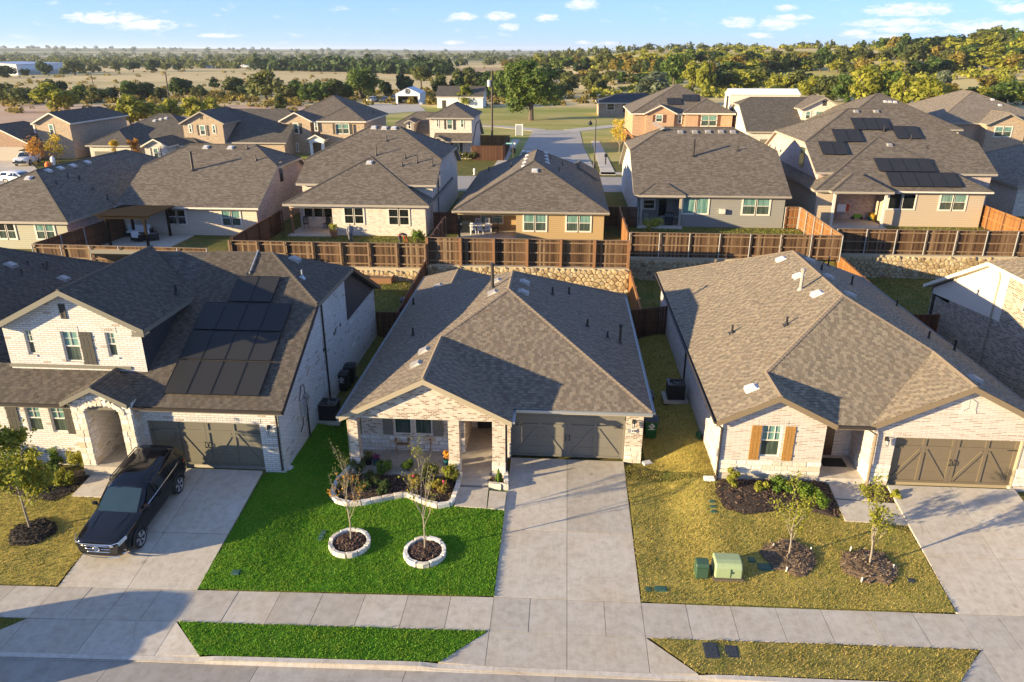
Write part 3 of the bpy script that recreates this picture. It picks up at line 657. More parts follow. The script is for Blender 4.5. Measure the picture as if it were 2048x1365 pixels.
turf_sheet('lawn', lawnC, m_turfg); turf_sheet('verge', stripC, m_turfg); turf_sheet('lawn', lawnL, m_turfd); turf_sheet('verge', stripL, m_turfm)
turf_sheet('lawn', lawnR, m_turfd); turf_sheet('verge', stripR, m_turfd); turf_sheet('lawn', lawnRR, m_turfd)
# ------------------------------------------------------------------ house building kit
Z = Vector((0, 0, 1))
def wall_panel(mb, o, u, n, poly, holes=(), depth=0.12, mi=0, mrev=None):
    o, u, n = Vector(o), Vector(u).normalized(), Vector(n).normalized(); pl = convex_planes(poly)
    us = sorted({p[0] for p in poly} | {h[0] for h in holes} | {h[1] for h in holes}); vs = sorted({p[1] for p in poly} | {h[2] for h in holes} | {h[3] for h in holes})
    for a, b in zip(us, us[1:]):
        for c, d in zip(vs, vs[1:]):
            um, vm = (a + b) / 2, (c + d) / 2
            if b - a < 1e-5 or d - c < 1e-5 or any(h[0] < um < h[1] and h[2] < vm < h[3] for h in holes): continue
            q = clip_poly([(a, c), (b, c), (b, d), (a, d)], pl)
            if len(q) >= 3: mb.poly([o + u * x + Z * y for x, y in q], mi)
    for a, b, c, d in holes:
        k = [(a, c), (b, c), (b, d), (a, d)]
        for i in range(4):
            p, q = k[i], k[(i + 1) % 4]; P, Q = o + u * p[0] + Z * p[1], o + u * q[0] + Z * q[1]
            mb.poly([P, Q, Q - n * depth, P - n * depth], mi if mrev is None else mrev)
def window(parent, o, u, n, w, h, frame=m_vinyl, up=m_glass, lo=m_screen, grid=False, fw=0.05, proud=0.03, rail=True, trim=None, name='window'):
    o, u, n = Vector(o), Vector(u).normalized(), Vector(n).normalized(); mb = MB()
    B = lambda a, b, c, d, t=0.06: mb.fbox(o + u * a + Z * c - n * (t - proud), u * (b - a), n * t, Z * (d - c))
    if trim:
        tb = 0.09
        for a, b, c, d in ((-tb, w + tb, -tb, 0), (-tb, w + tb, h, h + tb), (-tb, 0, 0, h), (w, w + tb, 0, h)): B(a, b, c, d, 0.05)
    B(0, fw, 0, h); B(w - fw, w, 0, h); B(fw, w - fw, 0, fw); B(fw, w - fw, h - fw, h)
    if rail: B(fw, w - fw, h * .49, h * .49 + fw)
    if grid:
        for k in range(1, 3 if w > .8 else 2): x = w * k / (3 if w > .8 else 2); B(x - .008, x + .008, h * .49 + fw, h - fw, .045)
        B(fw, w - fw, h * .76 - .008, h * .76 + .008, .046)
    fr = mb.build(name, [trim or frame] if trim else frame, parent)
    def P(c, d, m):
        q = MB(); e = proud - .035; q.fbox(o + u * fw + Z * c + n * (e - .012), u * (w - 2 * fw), n * .012, Z * (d - c)); q.build('pane', m, fr)
    if rail: P(fw, h * .49, lo); P(h * .49 + fw, h - fw, up)
    else: P(fw, h - fw, up)
    return fr
def shutter(parent, o, u, n, w, h, m, boards=3):
    o, u, n = Vector(o), Vector(u).normalized(), Vector(n).normalized(); mb = MB(); bw = w / boards
    for k in range(boards): mb.fbox(o + u * (k * bw + .006), u * (bw - .012), n * .03, Z * h)
    for c in (.12, .5, .84): mb.fbox(o + Z * (h * c) + n * .03, u * w, n * .022, Z * .09)
    return mb.build('shutter', m, parent)
def garage_door(parent, x0, x1, z0, z1, y, m):
    mb = MB(); w = x1 - x0; h = z1 - z0; t = .035
    B = lambda a, b, c, d: mb.box(x0 + a, x0 + b, y - t, y, z0 + c, z0 + d)
    q = w / 4; s = .14; r = h * .74
    for a in (0, q - s / 2, 2 * q - s, 2 * q + .012, 3 * q - s / 2, w - s): B(a, a + s, .1, r); B(a, a + s, r + .13, h - .1)
    B(0, 2 * q, 0, .1); B(2 * q + .012, w, 0, .1); B(0, 2 * q, r, r + .13); B(2 * q + .012, w, r, r + .13); B(0, 2 * q, h - .1, h); B(2 * q + .012, w, h - .1, h)
    cells = [(s, q - s / 2, 1), (q + s / 2, 2 * q - s, -1), (2 * q + s, 3 * q - s / 2, 1), (3 * q + s / 2, w - s, -1)]
    for a, b, sgn in cells:
        p0, p1 = ((a, .1), (b, r)) if sgn > 0 else ((a, r), (b, .1))
        P0, P1 = Vector((x0 + p0[0], y - t / 2, z0 + p0[1])), Vector((x0 + p1[0], y - t / 2, z0 + p1[1])); d = (P1 - P0).normalized()
        mb.bar(P0 + d * .05, P1 - d * .05, .12, t - .006, up=(0, -1, 0))
    gd = mb.build('garage_door', m, parent)
    for k in range(4):
        q_ = MB(); q_.box(x0 + .002, x1 - .002, y + .001, y + .04, z0 + h * k / 4 + .004, z0 + h * (k + 1) / 4 - .004); q_.build('panel', m, gd)
    for sx_ in (-1, 1):
        q_ = MB(); cx = x0 + 2 * q + .006 + sx_ * .085; q_.tube([(cx, y - t - .004, z0 + .85), (cx, y - t - .05, z0 + .9), (cx, y - t - .05, z0 + 1.05), (cx, y - t - .004, z0 + 1.1)], .014, 6)
        q_.box(cx - .03, cx + .03, y - t - .012, y - t - .002, z0 + .83, z0 + .89); q_.box(cx - .03, cx + .03, y - t - .012, y - t - .002, z0 + 1.07, z0 + 1.13); q_.build('handle', m_black, gd)
    for a, b in ((.02, .42), (w - .42, w - .02)):
        q_ = MB(); q_.box(x0 + a, x0 + b, y - t - .01, y - t - .002, z0 + r + .04, z0 + r + .075); q_.build('strap_hinge', m_black, gd)
    return gd
def roof(parent, polys, mtop, mtrim, thick=0.2, name='roof'):
    mb = MB()
    for p in polys: mb.prism([Vector(q) for q in p], (0, 0, -thick), 0, 1)
    return mb.build(name, [mtop, mtrim], parent)
def pnormal(p):
    p = [Vector(q) for q in p]; n = (p[1] - p[0]).cross(p[2] - p[0]).normalized(); return n if n.z > 0 else -n
def tabs(parent, polys, m, seed=1, cover=()):
    rr = random.Random(seed); V, F, MI = [], [], []
    for p in polys:
        p = [Vector(q) for q in p]; n = pnormal(p); e = Z.cross(n).normalized(); up = n.cross(e).normalized(); o = p[0]
        q2 = [((v - o).dot(e), (v - o).dot(up)) for v in p]; pl = convex_planes(q2)
        a0, a1 = min(q[0] for q in q2), max(q[0] for q in q2); b0, b1 = min(q[1] for q in q2), max(q[1] for q in q2)
        b = b0 - .02
        while b < b1:
            a = a0 - rr.uniform(0, .4)
            tone = rr.random() < .5
            while a < a1:
                tone = (not tone) if rr.random() < .84 else tone
                w = rr.choice((.15, .19, .23, .28, .2)) * rr.uniform(.9, 1.1); hi = rr.choice((.012, .018, .024))
                c = clip_poly([(a, b), (a + w - .006, b), (a + w - .006, b + .146), (a, b + .146)], pl)
                if len(c) >= 3:
                    k = len(V); low = []
                    for x, y in c:
                        t = (y - b) / .146; V.append(o + e * x + up * y + n * (hi * (1 - t) + .004))
                    F.append(tuple(range(k, k + len(c)))); MI.append(int(tone))
                    for i in range(len(c)):
                        j = (i + 1) % len(c)
                        if abs(c[i][1] - b) < 1e-4 and abs(c[j][1] - b) < 1e-4:
                            V.append(o + e * c[i][0] + up * c[i][1]); V.append(o + e * c[j][0] + up * c[j][1]); F.append((k + i, k + j, len(V) - 1, len(V) - 2)); MI.append(int(tone))
                a += w
            b += .146
    me = bpy.data.meshes.new('shingles'); off = ORG[parent.name]
    me.from_pydata([tuple(v - off) for v in V], [], F); [me.materials.append(x) for x in m]; me.polygons.foreach_set('material_index', MI); me.update()
    return obj('shingles', me, parent, kind='stuff')
def caps(parent, lines, m, r=.12):
    for p0, p1, pa, pb in lines:
        mb = MB()
        p0, p1 = Vector(p0), Vector(p1); d = (p1 - p0); L = d.length; d.normalize(); na, nb = pnormal(pa), pnormal(pb)
        wa = d.cross(na).normalized(); wb = d.cross(nb).normalized()
        if wa.z > 0 or (abs(wa.z) < 1e-6): wa = -wa
        if wb.z > 0: wb = -wb
        if (Vector((wa.x, wa.y, 0))).dot(Vector((wb.x, wb.y, 0))) > 0 and wa.dot(wb) > .9: wb = -wb
        n = max(1, int(L / .22)); s = L / n
        for i in range(n):
            a, b = p0 + d * (i * s), p0 + d * ((i + 1) * s + .03); h0, h1 = .03, .045
            mb.add([a + Z * h1 + wa * r, a + Z * (h1 + .012), a + Z * h1 + wb * r, b + Z * h0 + wa * r, b + Z * (h0 + .012), b + Z * h0 + wb * r], [(0, 1, 4, 3), (1, 2, 5, 4), (0, 1, 2)])
        mb.build('ridge_cap', m, parent)
def gutter(parent, p0, p1, m, out, s=.11, name='gutter'):
    mb = MB(); p0, p1, out = Vector(p0), Vector(p1), Vector(out).normalized(); d = p1 - p0; t = .012
    b0 = p0 - Z * s
    mb.fbox(b0, d, out * s, Z * t); mb.fbox(b0 + out * s, d, out * t, Z * (s + .005)); mb.fbox(b0 - out * t + out * t, d, out * t, Z * s)
    dn = d.normalized(); mb.fbox(b0, dn * t, out * s, Z * s); mb.fbox(b0 + d - dn * t, dn * t, out * s, Z * s)
    return mb.build(name, m, parent)
def downspout(parent, pts, m): mb = MB(); mb.tube(pts, .045, 6); return mb.build('downspout', m, parent)
def roof_vent(parent, px, py, plane, m=None, s=.46):
    n = pnormal(plane); e = Z.cross(n).normalized(); up = n.cross(e).normalized(); o = on_plane(px, py, plane[0], n); mb = MB()
    c = lambda a, b, h: o + e * a + up * b + n * h
    k = s / 2
    mb.fbox(c(-k - .06, -k - .06, .012), e * (s + .12), up * (s + .12), n * .012)
    vs = [c(-k, -k, .02), c(k, -k, .02), c(k, k, .02), c(-k, k, .02), c(-k * .9, -k * 1.05, .15), c(k * .9, -k * 1.05, .15), c(k * .8, k * .7, .13), c(-k * .8, k * .7, .13)]
    mb.add(vs, [(0, 1, 5, 4), (1, 2, 6, 5), (2, 3, 7, 6), (3, 0, 4, 7), (4, 5, 6, 7)]); return mb.build('roof_vent', m or m_vent, parent)
def vent_pipe(parent, px, py, plane, h=.38, r=.05, m=None, cap=False):
    n = pnormal(plane); o = on_plane(px, py, plane[0], n); mb = MB(); mb.tube([o - Z * .05, o + Z * h], r, 8)
    e = Z.cross(n).normalized(); up = n.cross(e).normalized(); mb.fbox(o - e * .16 - up * .16 + n * .008, e * .32, up * .32, n * .012); mb.lathe([(r * 2.2, -.02), (r * 1.15, .12)], o, 8)
    if cap: mb.lathe([(r * 1.5, h - .02), (r * 1.7, h + .05), (r * .6, h + .12)], o, 8)
    return mb.build('vent_pipe', m or m_black, parent)
_st = []
for k in range(5):                # unit blocks with chipped edges, used for all ashlar
    rr = random.Random(k); mb = MB(); j = lambda: rr.uniform(-.025, .025); f = .08
    vs = [(-.5, .5, -.5), (.5, .5, -.5), (.5, .5, .5), (-.5, .5, .5), (-.5 + j(), -.2, -.5), (.5 + j(), -.2, -.5), (.5 + j(), -.2, .5), (-.5 + j(), -.2, .5),
          (-.5 + f * .5 + j(), -.5 + j() * 4, -.5 + f + j()), (.5 - f * .5 + j(), -.5 + j() * 4, -.5 + f + j()), (.5 - f * .5 + j(), -.5 + j() * 4, .5 - f + j()), (-.5 + f * .5 + j(), -.5 + j() * 4, .5 - f + j())]
    mb.add(vs, [(0, 3, 2, 1), (0, 1, 5, 4), (1, 2, 6, 5), (2, 3, 7, 6), (3, 0, 4, 7), (4, 5, 9, 8), (5, 6, 10, 9), (6, 7, 11, 10), (7, 4, 8, 11), (8, 9, 10, 11)]); _st.append(mb.build('stone', m_lime, mesh_only=True))
_sr = random.Random(9)
def stone(parent, c, u, n, w, h, d, mesh=None, tilt=0.0):
    o = bpy.data.objects.new('stone', mesh or _sr.choice(_st)); COL.objects.link(o); o.parent = parent
    u = Vector(u).normalized(); n = Vector(n).normalized(); up = Z
    R = Matrix((u, -n, u.cross(-n) if u.cross(-n).z > 0 else -u.cross(-n))).transposed()
    if R.determinant() < 0: R = Matrix((-u, -n, Z)).transposed()
    if tilt: R = Matrix.Rotation(tilt, 3, n) @ R
    o.matrix_local = Matrix.LocRotScale(Vector(c) - ORG[parent.name], R.to_quaternion(), Vector((w, d, h))); return o
def ashlar(parent, o, u, n, L, H, rows, proud=.05, wr=(.25, .6)):
    o, u, n = Vector(o), Vector(u).normalized(), Vector(n).normalized(); z = 0.0; hs = [_sr.uniform(.8, 1.25) for _ in range(rows)]; k = H / sum(hs)
    for r in range(rows):
        h = hs[r] * k; a = 0.0
        while a < L - 1e-4:
            w = _sr.uniform(*wr)
            if L - a - w < wr[0] * .7: w = L - a
            w = min(w, L - a); d = .08
            stone(parent, o + u * (a + w / 2) + Z * (z + h / 2) + n * (proud - d / 2 + _sr.uniform(-.006, .010)), u, n, w - .014, h - .014, d); a += w
        z += h
def lantern(parent, p, n):
    p, n = Vector(p), Vector(n); mb = MB(); mb.box(p.x - .05, p.x + .05, p.y - .02, p.y + .02, p.z - .02, p.z + .16)
    c = p + n * .16; mb.tube([p + n * .02 + Z * .08, p + n * .1 + Z * .2, c + Z * .16], .014, 6); mb.lathe([(.02, .17), (.085, .08), (.075, .06)], c, 8); mb.lathe([(.05, -.17), (.06, -.15)], c, 8)
    for k in range(4):
        t = k * math.pi / 2 + .78; mb.tube([c + Vector((.055 * math.cos(t), .055 * math.sin(t), -.15)), c + Vector((.07 * math.cos(t), .07 * math.sin(t), .07))], .007, 4)
    la = mb.build('wall_lantern', m_black, parent); q = MB(); q.lathe([(.045, -.145), (.06, .06)], c, 8); q.build('lantern_glass', m_ventw, la); return la
# ------------------------------------------------------------------ middle house
hC = thing('brick_house', 'cream brick house with a rocking chair porch, middle of the near row', 'house', (-2.5, 36, 0), group='houses of the near row')
s = .5; ze = 2.75; x0, x1, y0, y1 = -9.2, 4.05, 28.65, 45.1; hw = (x1 - x0) / 2; xm = (x0 + x1) / 2; zr = ze + s * hw; ya_, yb_ = y0 + hw, y1 - hw
gy = 27.42; gl, gr = x0, -1.88; gm = (gl + gr) / 2; gh = (gr - gl) / 2; gz = ze + s * gh; gj = y0 + gh
exr = -3.9; exm = (x0 + exr) / 2; exh = (exr - x0) / 2; exz = ze + s * exh
Aleft = [(x0, gy, ze), (gm, gy, gz), (gm, gj, gz), (xm, ya_, zr), (xm, yb_, zr), (x0, 48.3, ze)]
Aleft = [(x0, gy, ze), (gm, gy, gz), (gm, gj, gz), (xm, ya_, zr), (xm, yb_, zr), (exm, yb_ + (xm - exm), exz), (exm, 48.3 - exh, exz), (x0, 48.3, ze)]
La = [(x0, gy, ze), (gm, gy, gz), (gm, gj, gz), (xm, ya_, zr), (x0, ya_ + .01, ze)]
L1 = [(x0, gy, ze), (gm, gy, gz), (gm, gj, gz), (x0, gj, ze)]
L2 = [(x0, gj, ze), (gm, gj, gz), (xm, ya_, zr), (xm, yb_, zr), (exm, yb_ + (xm - exm), exz), (x0, yb_ + (xm - exm), ze)]
L3 = [(x0, yb_ + (xm - exm), ze), (exm, yb_ + (xm - exm), exz), (exm, 48.3 - exh, exz), (x0, 48.3, ze)]
GR = [(gm, gy, gz), (gr, gy, ze), (gr, y0, ze), (gm, gj, gz)]
FR = [(gr, y0, ze), (x1, y0, ze), (xm, ya_, zr), (gm, gj, gz)]
RT = [(x1, y0, ze), (x1, y1, ze), (xm, yb_, zr), (xm, ya_, zr)]
BK = [(x1, y1, ze), (exr, y1, ze), (exm, yb_ + (xm - exm), exz), (xm, yb_, zr)]
EB = [(x0, 48.3, ze), (exm, 48.3 - exh, exz), (exr, 48.3, ze)]; ER = [(exr, y1, ze), (exr, 48.3, ze), (exm, 48.3 - exh, exz), (exm, yb_ + (xm - exm), exz)]
rC = roof(hC, [L1, L2, L3, GR, FR, RT, BK, EB, ER], m_rf1, m_trimC)
tabs(rC, [L1, L2, L3, GR, FR, RT, ER], m_shC, 1)
caps(rC, [((gm, gy, gz), (gm, gj, gz), L1, GR), ((gm, gj, gz), (xm, ya_, zr), L2, FR), ((xm, ya_, zr), (xm, yb_, zr), L2, RT), ((x1, y0, ze), (xm, ya_, zr), FR, RT), ((x1, y1, ze), (xm, yb_, zr), RT, BK), ((exm, yb_ + xm - exm, exz), (exm, 48.3 - exh, exz), L3, ER)], m_rcap)
gutter(rC, (gr + .02, y0, ze), (x1, y0, ze), m_gutter, (0, -1, 0)); gutter(rC, (x1, y0, ze), (x1, y1, ze), m_gutter, (1, 0, 0)); gutter(rC, (x0, gy, ze), (x0, 48.3, ze), m_gutter, (-1, 0, 0)); gutter(rC, (gr, gy, ze), (gr, y0, ze), m_gutter, (1, 0, 0))
# rake boards
def rake(par, m, a, b, y, h=.24, t=.05): mb = MB(); mb.prism([(a[0], y, a[1]), (b[0], y, b[1]), (b[0], y, b[1] - h), (a[0], y, a[1] - h)], (0, t, 0)); mb.build('rake_board', m, par)
for a, b in (((gl, ze), (gm, gz)), ((gm, gz), (gr, ze))): rake(rC, m_trimC, a, b, gy - .02)
WX0, WX1 = x0 + .28, 3.78; gw = 27.72
wl = (at(900.7, 941, z=0).x, at(922, 941, z=0).x); wr_ = (at(986, 946, z=0).x, at(1003, 946, z=0).x); wL = (WX0, at(723, 938, z=0).x)
mb = MB()
hz = at(800, 838, y=gw).z; gk = lambda x: gz - s * abs(x - gm) - .15
xr0, xr1 = WX0, gr - .3
mb2 = [(xr0, hz), (xr1, hz), (xr1, gk(xr1)), (gm, gk(gm)), (xr0, gk(xr0))]
wall_panel(mb, (0, gw, 0), (1, 0, 0), (0, -1, 0), mb2)
mb.box(xr0, xr1, gw + .001, gw + .35, hz - .001, hz + .3)        # beam depth
pw = mb.build('porch_gable', m_bC, hC)
for a, b in (wL, wl, (wr_[0], xr1)):
    q = MB(); q.box(a, b, gw + .003, gw + .46, -.12, hz - .004); pil = q.build('porch_pillar', m_bC, hC)
    ashlar(pil, (a - .02, gw + .003, -.1), (1, 0, 0), (0, -1, 0), b - a + .04, .72, 4, .03, (.2, .4)); ashlar(pil, (b, gw + .0, -.1), (0, 1, 0), (1, 0, 0), .46, .72, 4, .02, (.2, .46)); ashlar(pil, (a, gw, -.1), (0, 1, 0), (-1, 0, 0), .46, .72, 4, .02, (.2, .46))
pb = at(760, 897.8, z=0).y; cx0 = at(932, 901, z=0).x; cyb = at(970, 856, z=0).y
mb = MB()
wx = [at(p, 850, y=pb).x for p in (788, 822.7, 829, 864)]; wz0, wz1 = at(800, 868.7, y=pb).z, hz + .05
wall_panel(mb, (0, pb, 0), (1, 0, 0), (0, -1, 0), [(WX0, -.1), (cx0, -.1), (cx0, 2.7), (WX0, 2.7)], [(wx[0], wx[1], wz0, wz1), (wx[2], wx[3], wz0, wz1)], .08)
mb.poly([(cx0, pb, -.1), (cx0, cyb, -.1), (cx0, cyb, 2.7), (cx0, pb, 2.7)]); mb.poly([(gr - .35, 29.3, -.1), (gr - .35, cyb, -.1), (gr - .35, cyb, 2.7), (gr - .35, 29.3, 2.7)])
mb.poly([(cx0, cyb, -.1), (gr - .35, cyb, -.1), (gr - .35, cyb, 2.7), (cx0, cyb, 2.7)])
wfC = mb.build('porch_wall', m_bC, hC)
for a, b in ((wx[0], wx[1]), (wx[2], wx[3])): window(hC, (a, pb + .06, wz0), (1, 0, 0), (0, -1, 0), b - a, wz1 - wz0, grid=True, proud=.03, up=m_screen)
sw = .48
shutter(hC, (wx[0] - sw - .04, pb - .002, wz0 - .03), (1, 0, 0), (0, -1, 0), sw, wz1 - wz0, m_doorC); shutter(hC, (wx[3] + .04, pb - .002, wz0 - .03), (1, 0, 0), (0, -1, 0), sw, wz1 - wz0, m_doorC)
ashlar(wfC, (wL[1] - .5, pb, -.05), (1, 0, 0), (0, -1, 0), cx0 - wL[1] + .5, at(760, 870.4, y=pb).z + .05, 4, .05, (.3, .6))
q = MB(); q.box(cx0 + .3, gr - .8, cyb - .06, cyb - .01, 0, 2.1); fd = q.build('front_door', plain('dark_door', (0.02, 0.015, 0.012), 0.4), hC)
q = MB(); q.box(WX0, gr - .3, 27.5, cyb, -.2, -.005); q.build('porch_slab', m_conc, hC)
q = MB(); q.box(WX0, gr - .36, gw + .36, cyb, hz + .12, hz + .2); q.build('porch_ceiling', m_soffit, hC)
# garage front and sides
dx0, dx1 = -1.99, 2.95
q = MB(); q.box(dx0 - .02, dx1 + .04, 29.33, 29.43, 2.04, ze - .1); q.box(dx0 - .02, dx1 + .02, 29.32, 29.42, 1.99, 2.1); q.box(dx1, dx1 + .07, 29.36, 29.5, 0, 2.03); q.box(dx0 - .06, dx0, 29.36, 29.5, 0, 2.03); q.build('garage_header', m_doorC, hC)
garage_door(hC, dx0, dx1, 0.0, 2.02, 29.5, m_doorC)
q = MB(); q.box(dx1 + .075, WX1, 29.3, 29.75, -.12, ze - .12); gp = q.build('garage_pillar', m_bC, hC); ashlar(gp, (dx1 + .075, 29.3, -.1), (1, 0, 0), (0, -1, 0), WX1 - dx1 - .075, .82, 4, .03, (.2, .45))
q = MB(); q.box(gr - .36, dx0 - .065, 29.3, 29.75, -.12, ze - .12); gp2 = q.build('garage_pillar', m_bC, hC); ashlar(gp2, (gr - .36, 29.3, -.1), (1, 0, 0), (0, -1, 0), dx0 - gr + .3, .82, 4, .03, (.15, .3))
q = MB(); q.poly([(WX1, 29.3, -.2), (WX1, 44.7, -.2), (WX1, 44.7, ze), (WX1, 29.3, ze)]); q.poly([(WX0, pb, -.2), (WX0, 47.9, -.2), (WX0, 47.9, ze), (WX0, pb, ze)]); q.poly([(WX0, gw + .46, hz), (WX0, pb, hz), (WX0, pb, ze), (WX0, gw + .46, ze)]); q.poly([(WX0, 47.9, -.2), (exr - .3, 47.9, -.2), (exr - .3, 47.9, ze), (WX0, 47.9, ze)]); q.poly([(exr - .3, 44.7, -.2), (WX1, 44.7, -.2), (WX1, 44.7, ze), (exr - .3, 44.7, ze)]); q.poly([(exr - .3, 44.7, -.2), (exr - .3, 47.9, -.2), (exr - .3, 47.9, ze), (exr - .3, 44.7, ze)])
q.build('side_wall', m_bC, hC)
lantern(hC, (at(1266.5, 846, y=29.28).x, 29.27, at(1266, 846, y=29.28).z), (0, -1, 0))
pl_ = at(1264, 862, y=29.27)
q = MB(); q.box(pl_.x - .2, pl_.x + .2, 29.25, 29.275, pl_.z - .1, pl_.z + .1); hn = q.build('house_number', m_lime, hC)
def text(body, size, loc, m, parent=None, rot=(rad(90), 0, 0), name='lettering', ext=.006, align='CENTER'):
    cu = bpy.data.curves.new(name, 'FONT'); cu.body = body; cu.size = size; cu.extrude = ext; cu.align_x = align; cu.align_y = 'CENTER'; cu.materials.append(m)
    tmp = bpy.data.objects.new('tmp', cu); COL.objects.link(tmp); dg = bpy.context.evaluated_depsgraph_get(); me = bpy.data.meshes.new_from_object(tmp.evaluated_get(dg)); bpy.data.objects.remove(tmp)
    o = bpy.data.objects.new(name, me); COL.objects.link(o); o.rotation_euler = rot
    o.parent = parent; o.location = Vector(loc) - (ORG[parent.name] if parent else Vector((0, 0, 0))); return o
text('220', .15, (pl_.x + .08, 29.243, pl_.z), m_black, hn); q = MB(); q.box(pl_.x - .2, pl_.x - .09, 29.235, 29.2495, pl_.z - .1, pl_.z + .1); q.build('number_plate', m_galv, hn)
downspout(hC, [(x0 - .06, gy + .1, ze - .1), (WX0 - .04, gw + .1, ze - .35), (WX0 - .05, gw + .1, 0.0)], m_trimC); downspout(hC, [(gr + .05, gy + .15, ze - .1), (gr - .26, gw + .1, ze - .35), (gr - .25, gw + .15, .05)], m_gutterd)
for px, py in ((849, 703), (833, 730)): roof_vent(rC, px, py, L2 if py < 716 else L1, m_vent)
for px, py in ((993, 564), (986, 587), (877, 573)): roof_vent(rC, px, py, L2, m_vent)
for px, py in ((1049, 566), (1047, 586)): roof_vent(rC, px, py, RT, m_vent)
vent_pipe(rC, 985, 577, L2, 1.25, .09, m_gutterd, True)
for px, py in ((827, 609), (826, 671)): vent_pipe(rC, px, py, L2, .42, .05, m_black)
for px, py, h in ((1105, 590, .45), (1138, 588, .4), (1175, 653, .4), (1215, 675, .32)): vent_pipe(rC, px, py, RT, h)
vent_pipe(rC, 1240, 687, RT, .95, .07, m_gutterd, True)
# ------------------------------------------------------------------ right house
hR = thing('brick_house', 'pale rose brick house with golden wooden shutters and twin front gables', 'house', (13, 37, .4), group='houses of the near row')
ze, x0, x1, y0, y1 = 3.27, 6.41, 19.68, 27.05, 48.45; hw = (x1 - x0) / 2; xm = (x0 + x1) / 2; zr = ze + s * hw; ya_, yb_ = y0 + hw, y1 - hw
g1l, g1r = x0, 11.14; g1m = (g1l + g1r) / 2; g1h = (g1r - g1l) / 2; g1z = ze + s * g1h; g1j = y0 + g1h
g2l, g2r = 12.4, x1; g2m = (g2l + g2r) / 2; g2h = (g2r - g2l) / 2; g2z = ze + s * g2h; g2j = y0 + g2h
RA = [(x0, y0, ze), (g1m, y0, g1z), (g1m, g1j, g1z), (x0, g1j, ze)]
RB = [(x0, g1j, ze), (g1m, g1j, g1z), (xm, ya_, zr), (xm, yb_, zr), (x0, y1, ze)]
RC_ = [(g1m, y0, g1z), (g1r, y0, ze), (g1m, g1j, g1z)]
RD = [(g1r, y0, ze), (g2l, y0, ze), (g2m, g2j, g2z), (xm, ya_, zr), (g1m, g1j, g1z)]
RE = [(g2l, y0, ze), (g2m, y0, g2z), (g2m, g2j, g2z)]
RF = [(g2m, y0, g2z), (x1, y0, ze), (x1, g2j, ze), (g2m, g2j, g2z)]
RG = [(x1, g2j, ze), (x1, y1, ze), (xm, yb_, zr), (xm, ya_, zr), (g2m, g2j, g2z)]
RH = [(x0, y1, ze), (xm, yb_, zr), (x1, y1, ze)]
rR = roof(hR, [RA, RB, RC_, RD, RE, RF, RG, RH], m_rf3, m_trimR)
tabs(rR, [RA, RB, RC_, RD, RE, RF, RG], m_shR, 2)
caps(rR, [((g1m, y0, g1z), (g1m, g1j, g1z), RA, RC_), ((g1m, g1j, g1z), (xm, ya_, zr), RB, RD), ((xm, ya_, zr), (xm, yb_, zr), RB, RG), ((xm, ya_, zr), (g2m, g2j, g2z), RD, RG), ((g2m, y0, g2z), (g2m, g2j, g2z), RE, RF), ((x0, y1, ze), (xm, yb_, zr), RB, RH)], m_rcap)
for a, b in (((g1l, ze), (g1m, g1z)), ((g1m, g1z), (g1r, ze)), ((g2l, ze), (g2m, g2z)), ((g2m, g2z), (g2r, ze))): rake(rR, m_trimR, a, b, y0 - .02)
gutter(rR, (x0, y0, ze), (x0, y1, ze), m_gutterd, (-1, 0, 0)); gutter(rR, (x1, y0, ze), (x1, y1, ze), m_gutter, (1, 0, 0)); gutter(rR, (g1r, y0, ze), (g2l, y0, ze), m_gutterd, (0, -1, 0))
wy = 27.33; wx0, wx1 = x0 + .32, g1r - .3; zb = at(1437.8, 944.3, y=wy).z; ztop = at(1437.8, 918.8, y=wy).z
mb = MB(); gk = lambda x, m_, z_: z_ - s * abs(x - m_) - .15
wa_, wb_ = at(1400 + 718 / 5.69, 780 + 405 / 5.69, y=wy), at(1400 + 895 / 5.69, 780 + 765 / 5.69, y=wy); w0, w1_ = wa_.x, at(1400 + 948 / 5.69, 780 + 415 / 5.69, y=wy).x; wz0, wz1 = wb_.z, wa_.z
wall_panel(mb, (0, wy, 0), (1, 0, 0), (0, -1, 0), [(wx0, .1), (wx1, .1), (wx1, gk(wx1, g1m, g1z)), (g1m, gk(g1m, g1m, g1z)), (wx0, gk(wx0, g1m, g1z))], [(w0, w1_, wz0, wz1)], .13)
mb.poly([(wx0, wy, 0), (wx0, 48.0, 0), (wx0, 48.0, ze), (wx0, wy, ze)])
eb = at(1670, 911, z=.66).y
mb.poly([(wx1, wy, .1), (wx1, eb, .1), (wx1, eb, ze), (wx1, wy, ze)])
wfR = mb.build('front_wall', m_bR, hR)
window(hR, (w0, wy + .1, wz0), (1, 0, 0), (0, -1, 0), w1_ - w0, wz1 - wz0, grid=True, proud=.03)
sh0, sh1 = at(1400 + 548 / 5.69, 780 + 790 / 5.69, y=wy).z, wz1; sxa, sxb = at(1400 + 572 / 5.69, 880, y=wy).x, at(1400 + 1085 / 5.69, 880, y=wy).x
shutter(hR, (sxa, wy - .003, sh0), (1, 0, 0), (0, -1, 0), w0 - .02 - sxa, sh1 - sh0, m_wood); shutter(hR, (w1_ + .1, wy - .003, sh0), (1, 0, 0), (0, -1, 0), w0 - .02 - sxa, sh1 - sh0, m_wood)
ashlar(wfR, (wx0 - .03, wy, zb), (1, 0, 0), (0, -1, 0), wx1 - wx0 + .05, ztop - zb, 3, .05, (.3, .8)); ashlar(wfR, (wx0, wy, zb), (0, 1, 0), (-1, 0, 0), 1.6, ztop - zb, 3, .05, (.3, .6))
q = MB(); q.box(wx0 + .03, wx1 - .03, wy - .01, wy + .3, -.1, zb - .005); q.box(wx0 + .02, wx0 + .3, wy + .31, 48, -.1, .28); q.build('foundation', m_conc, hR)
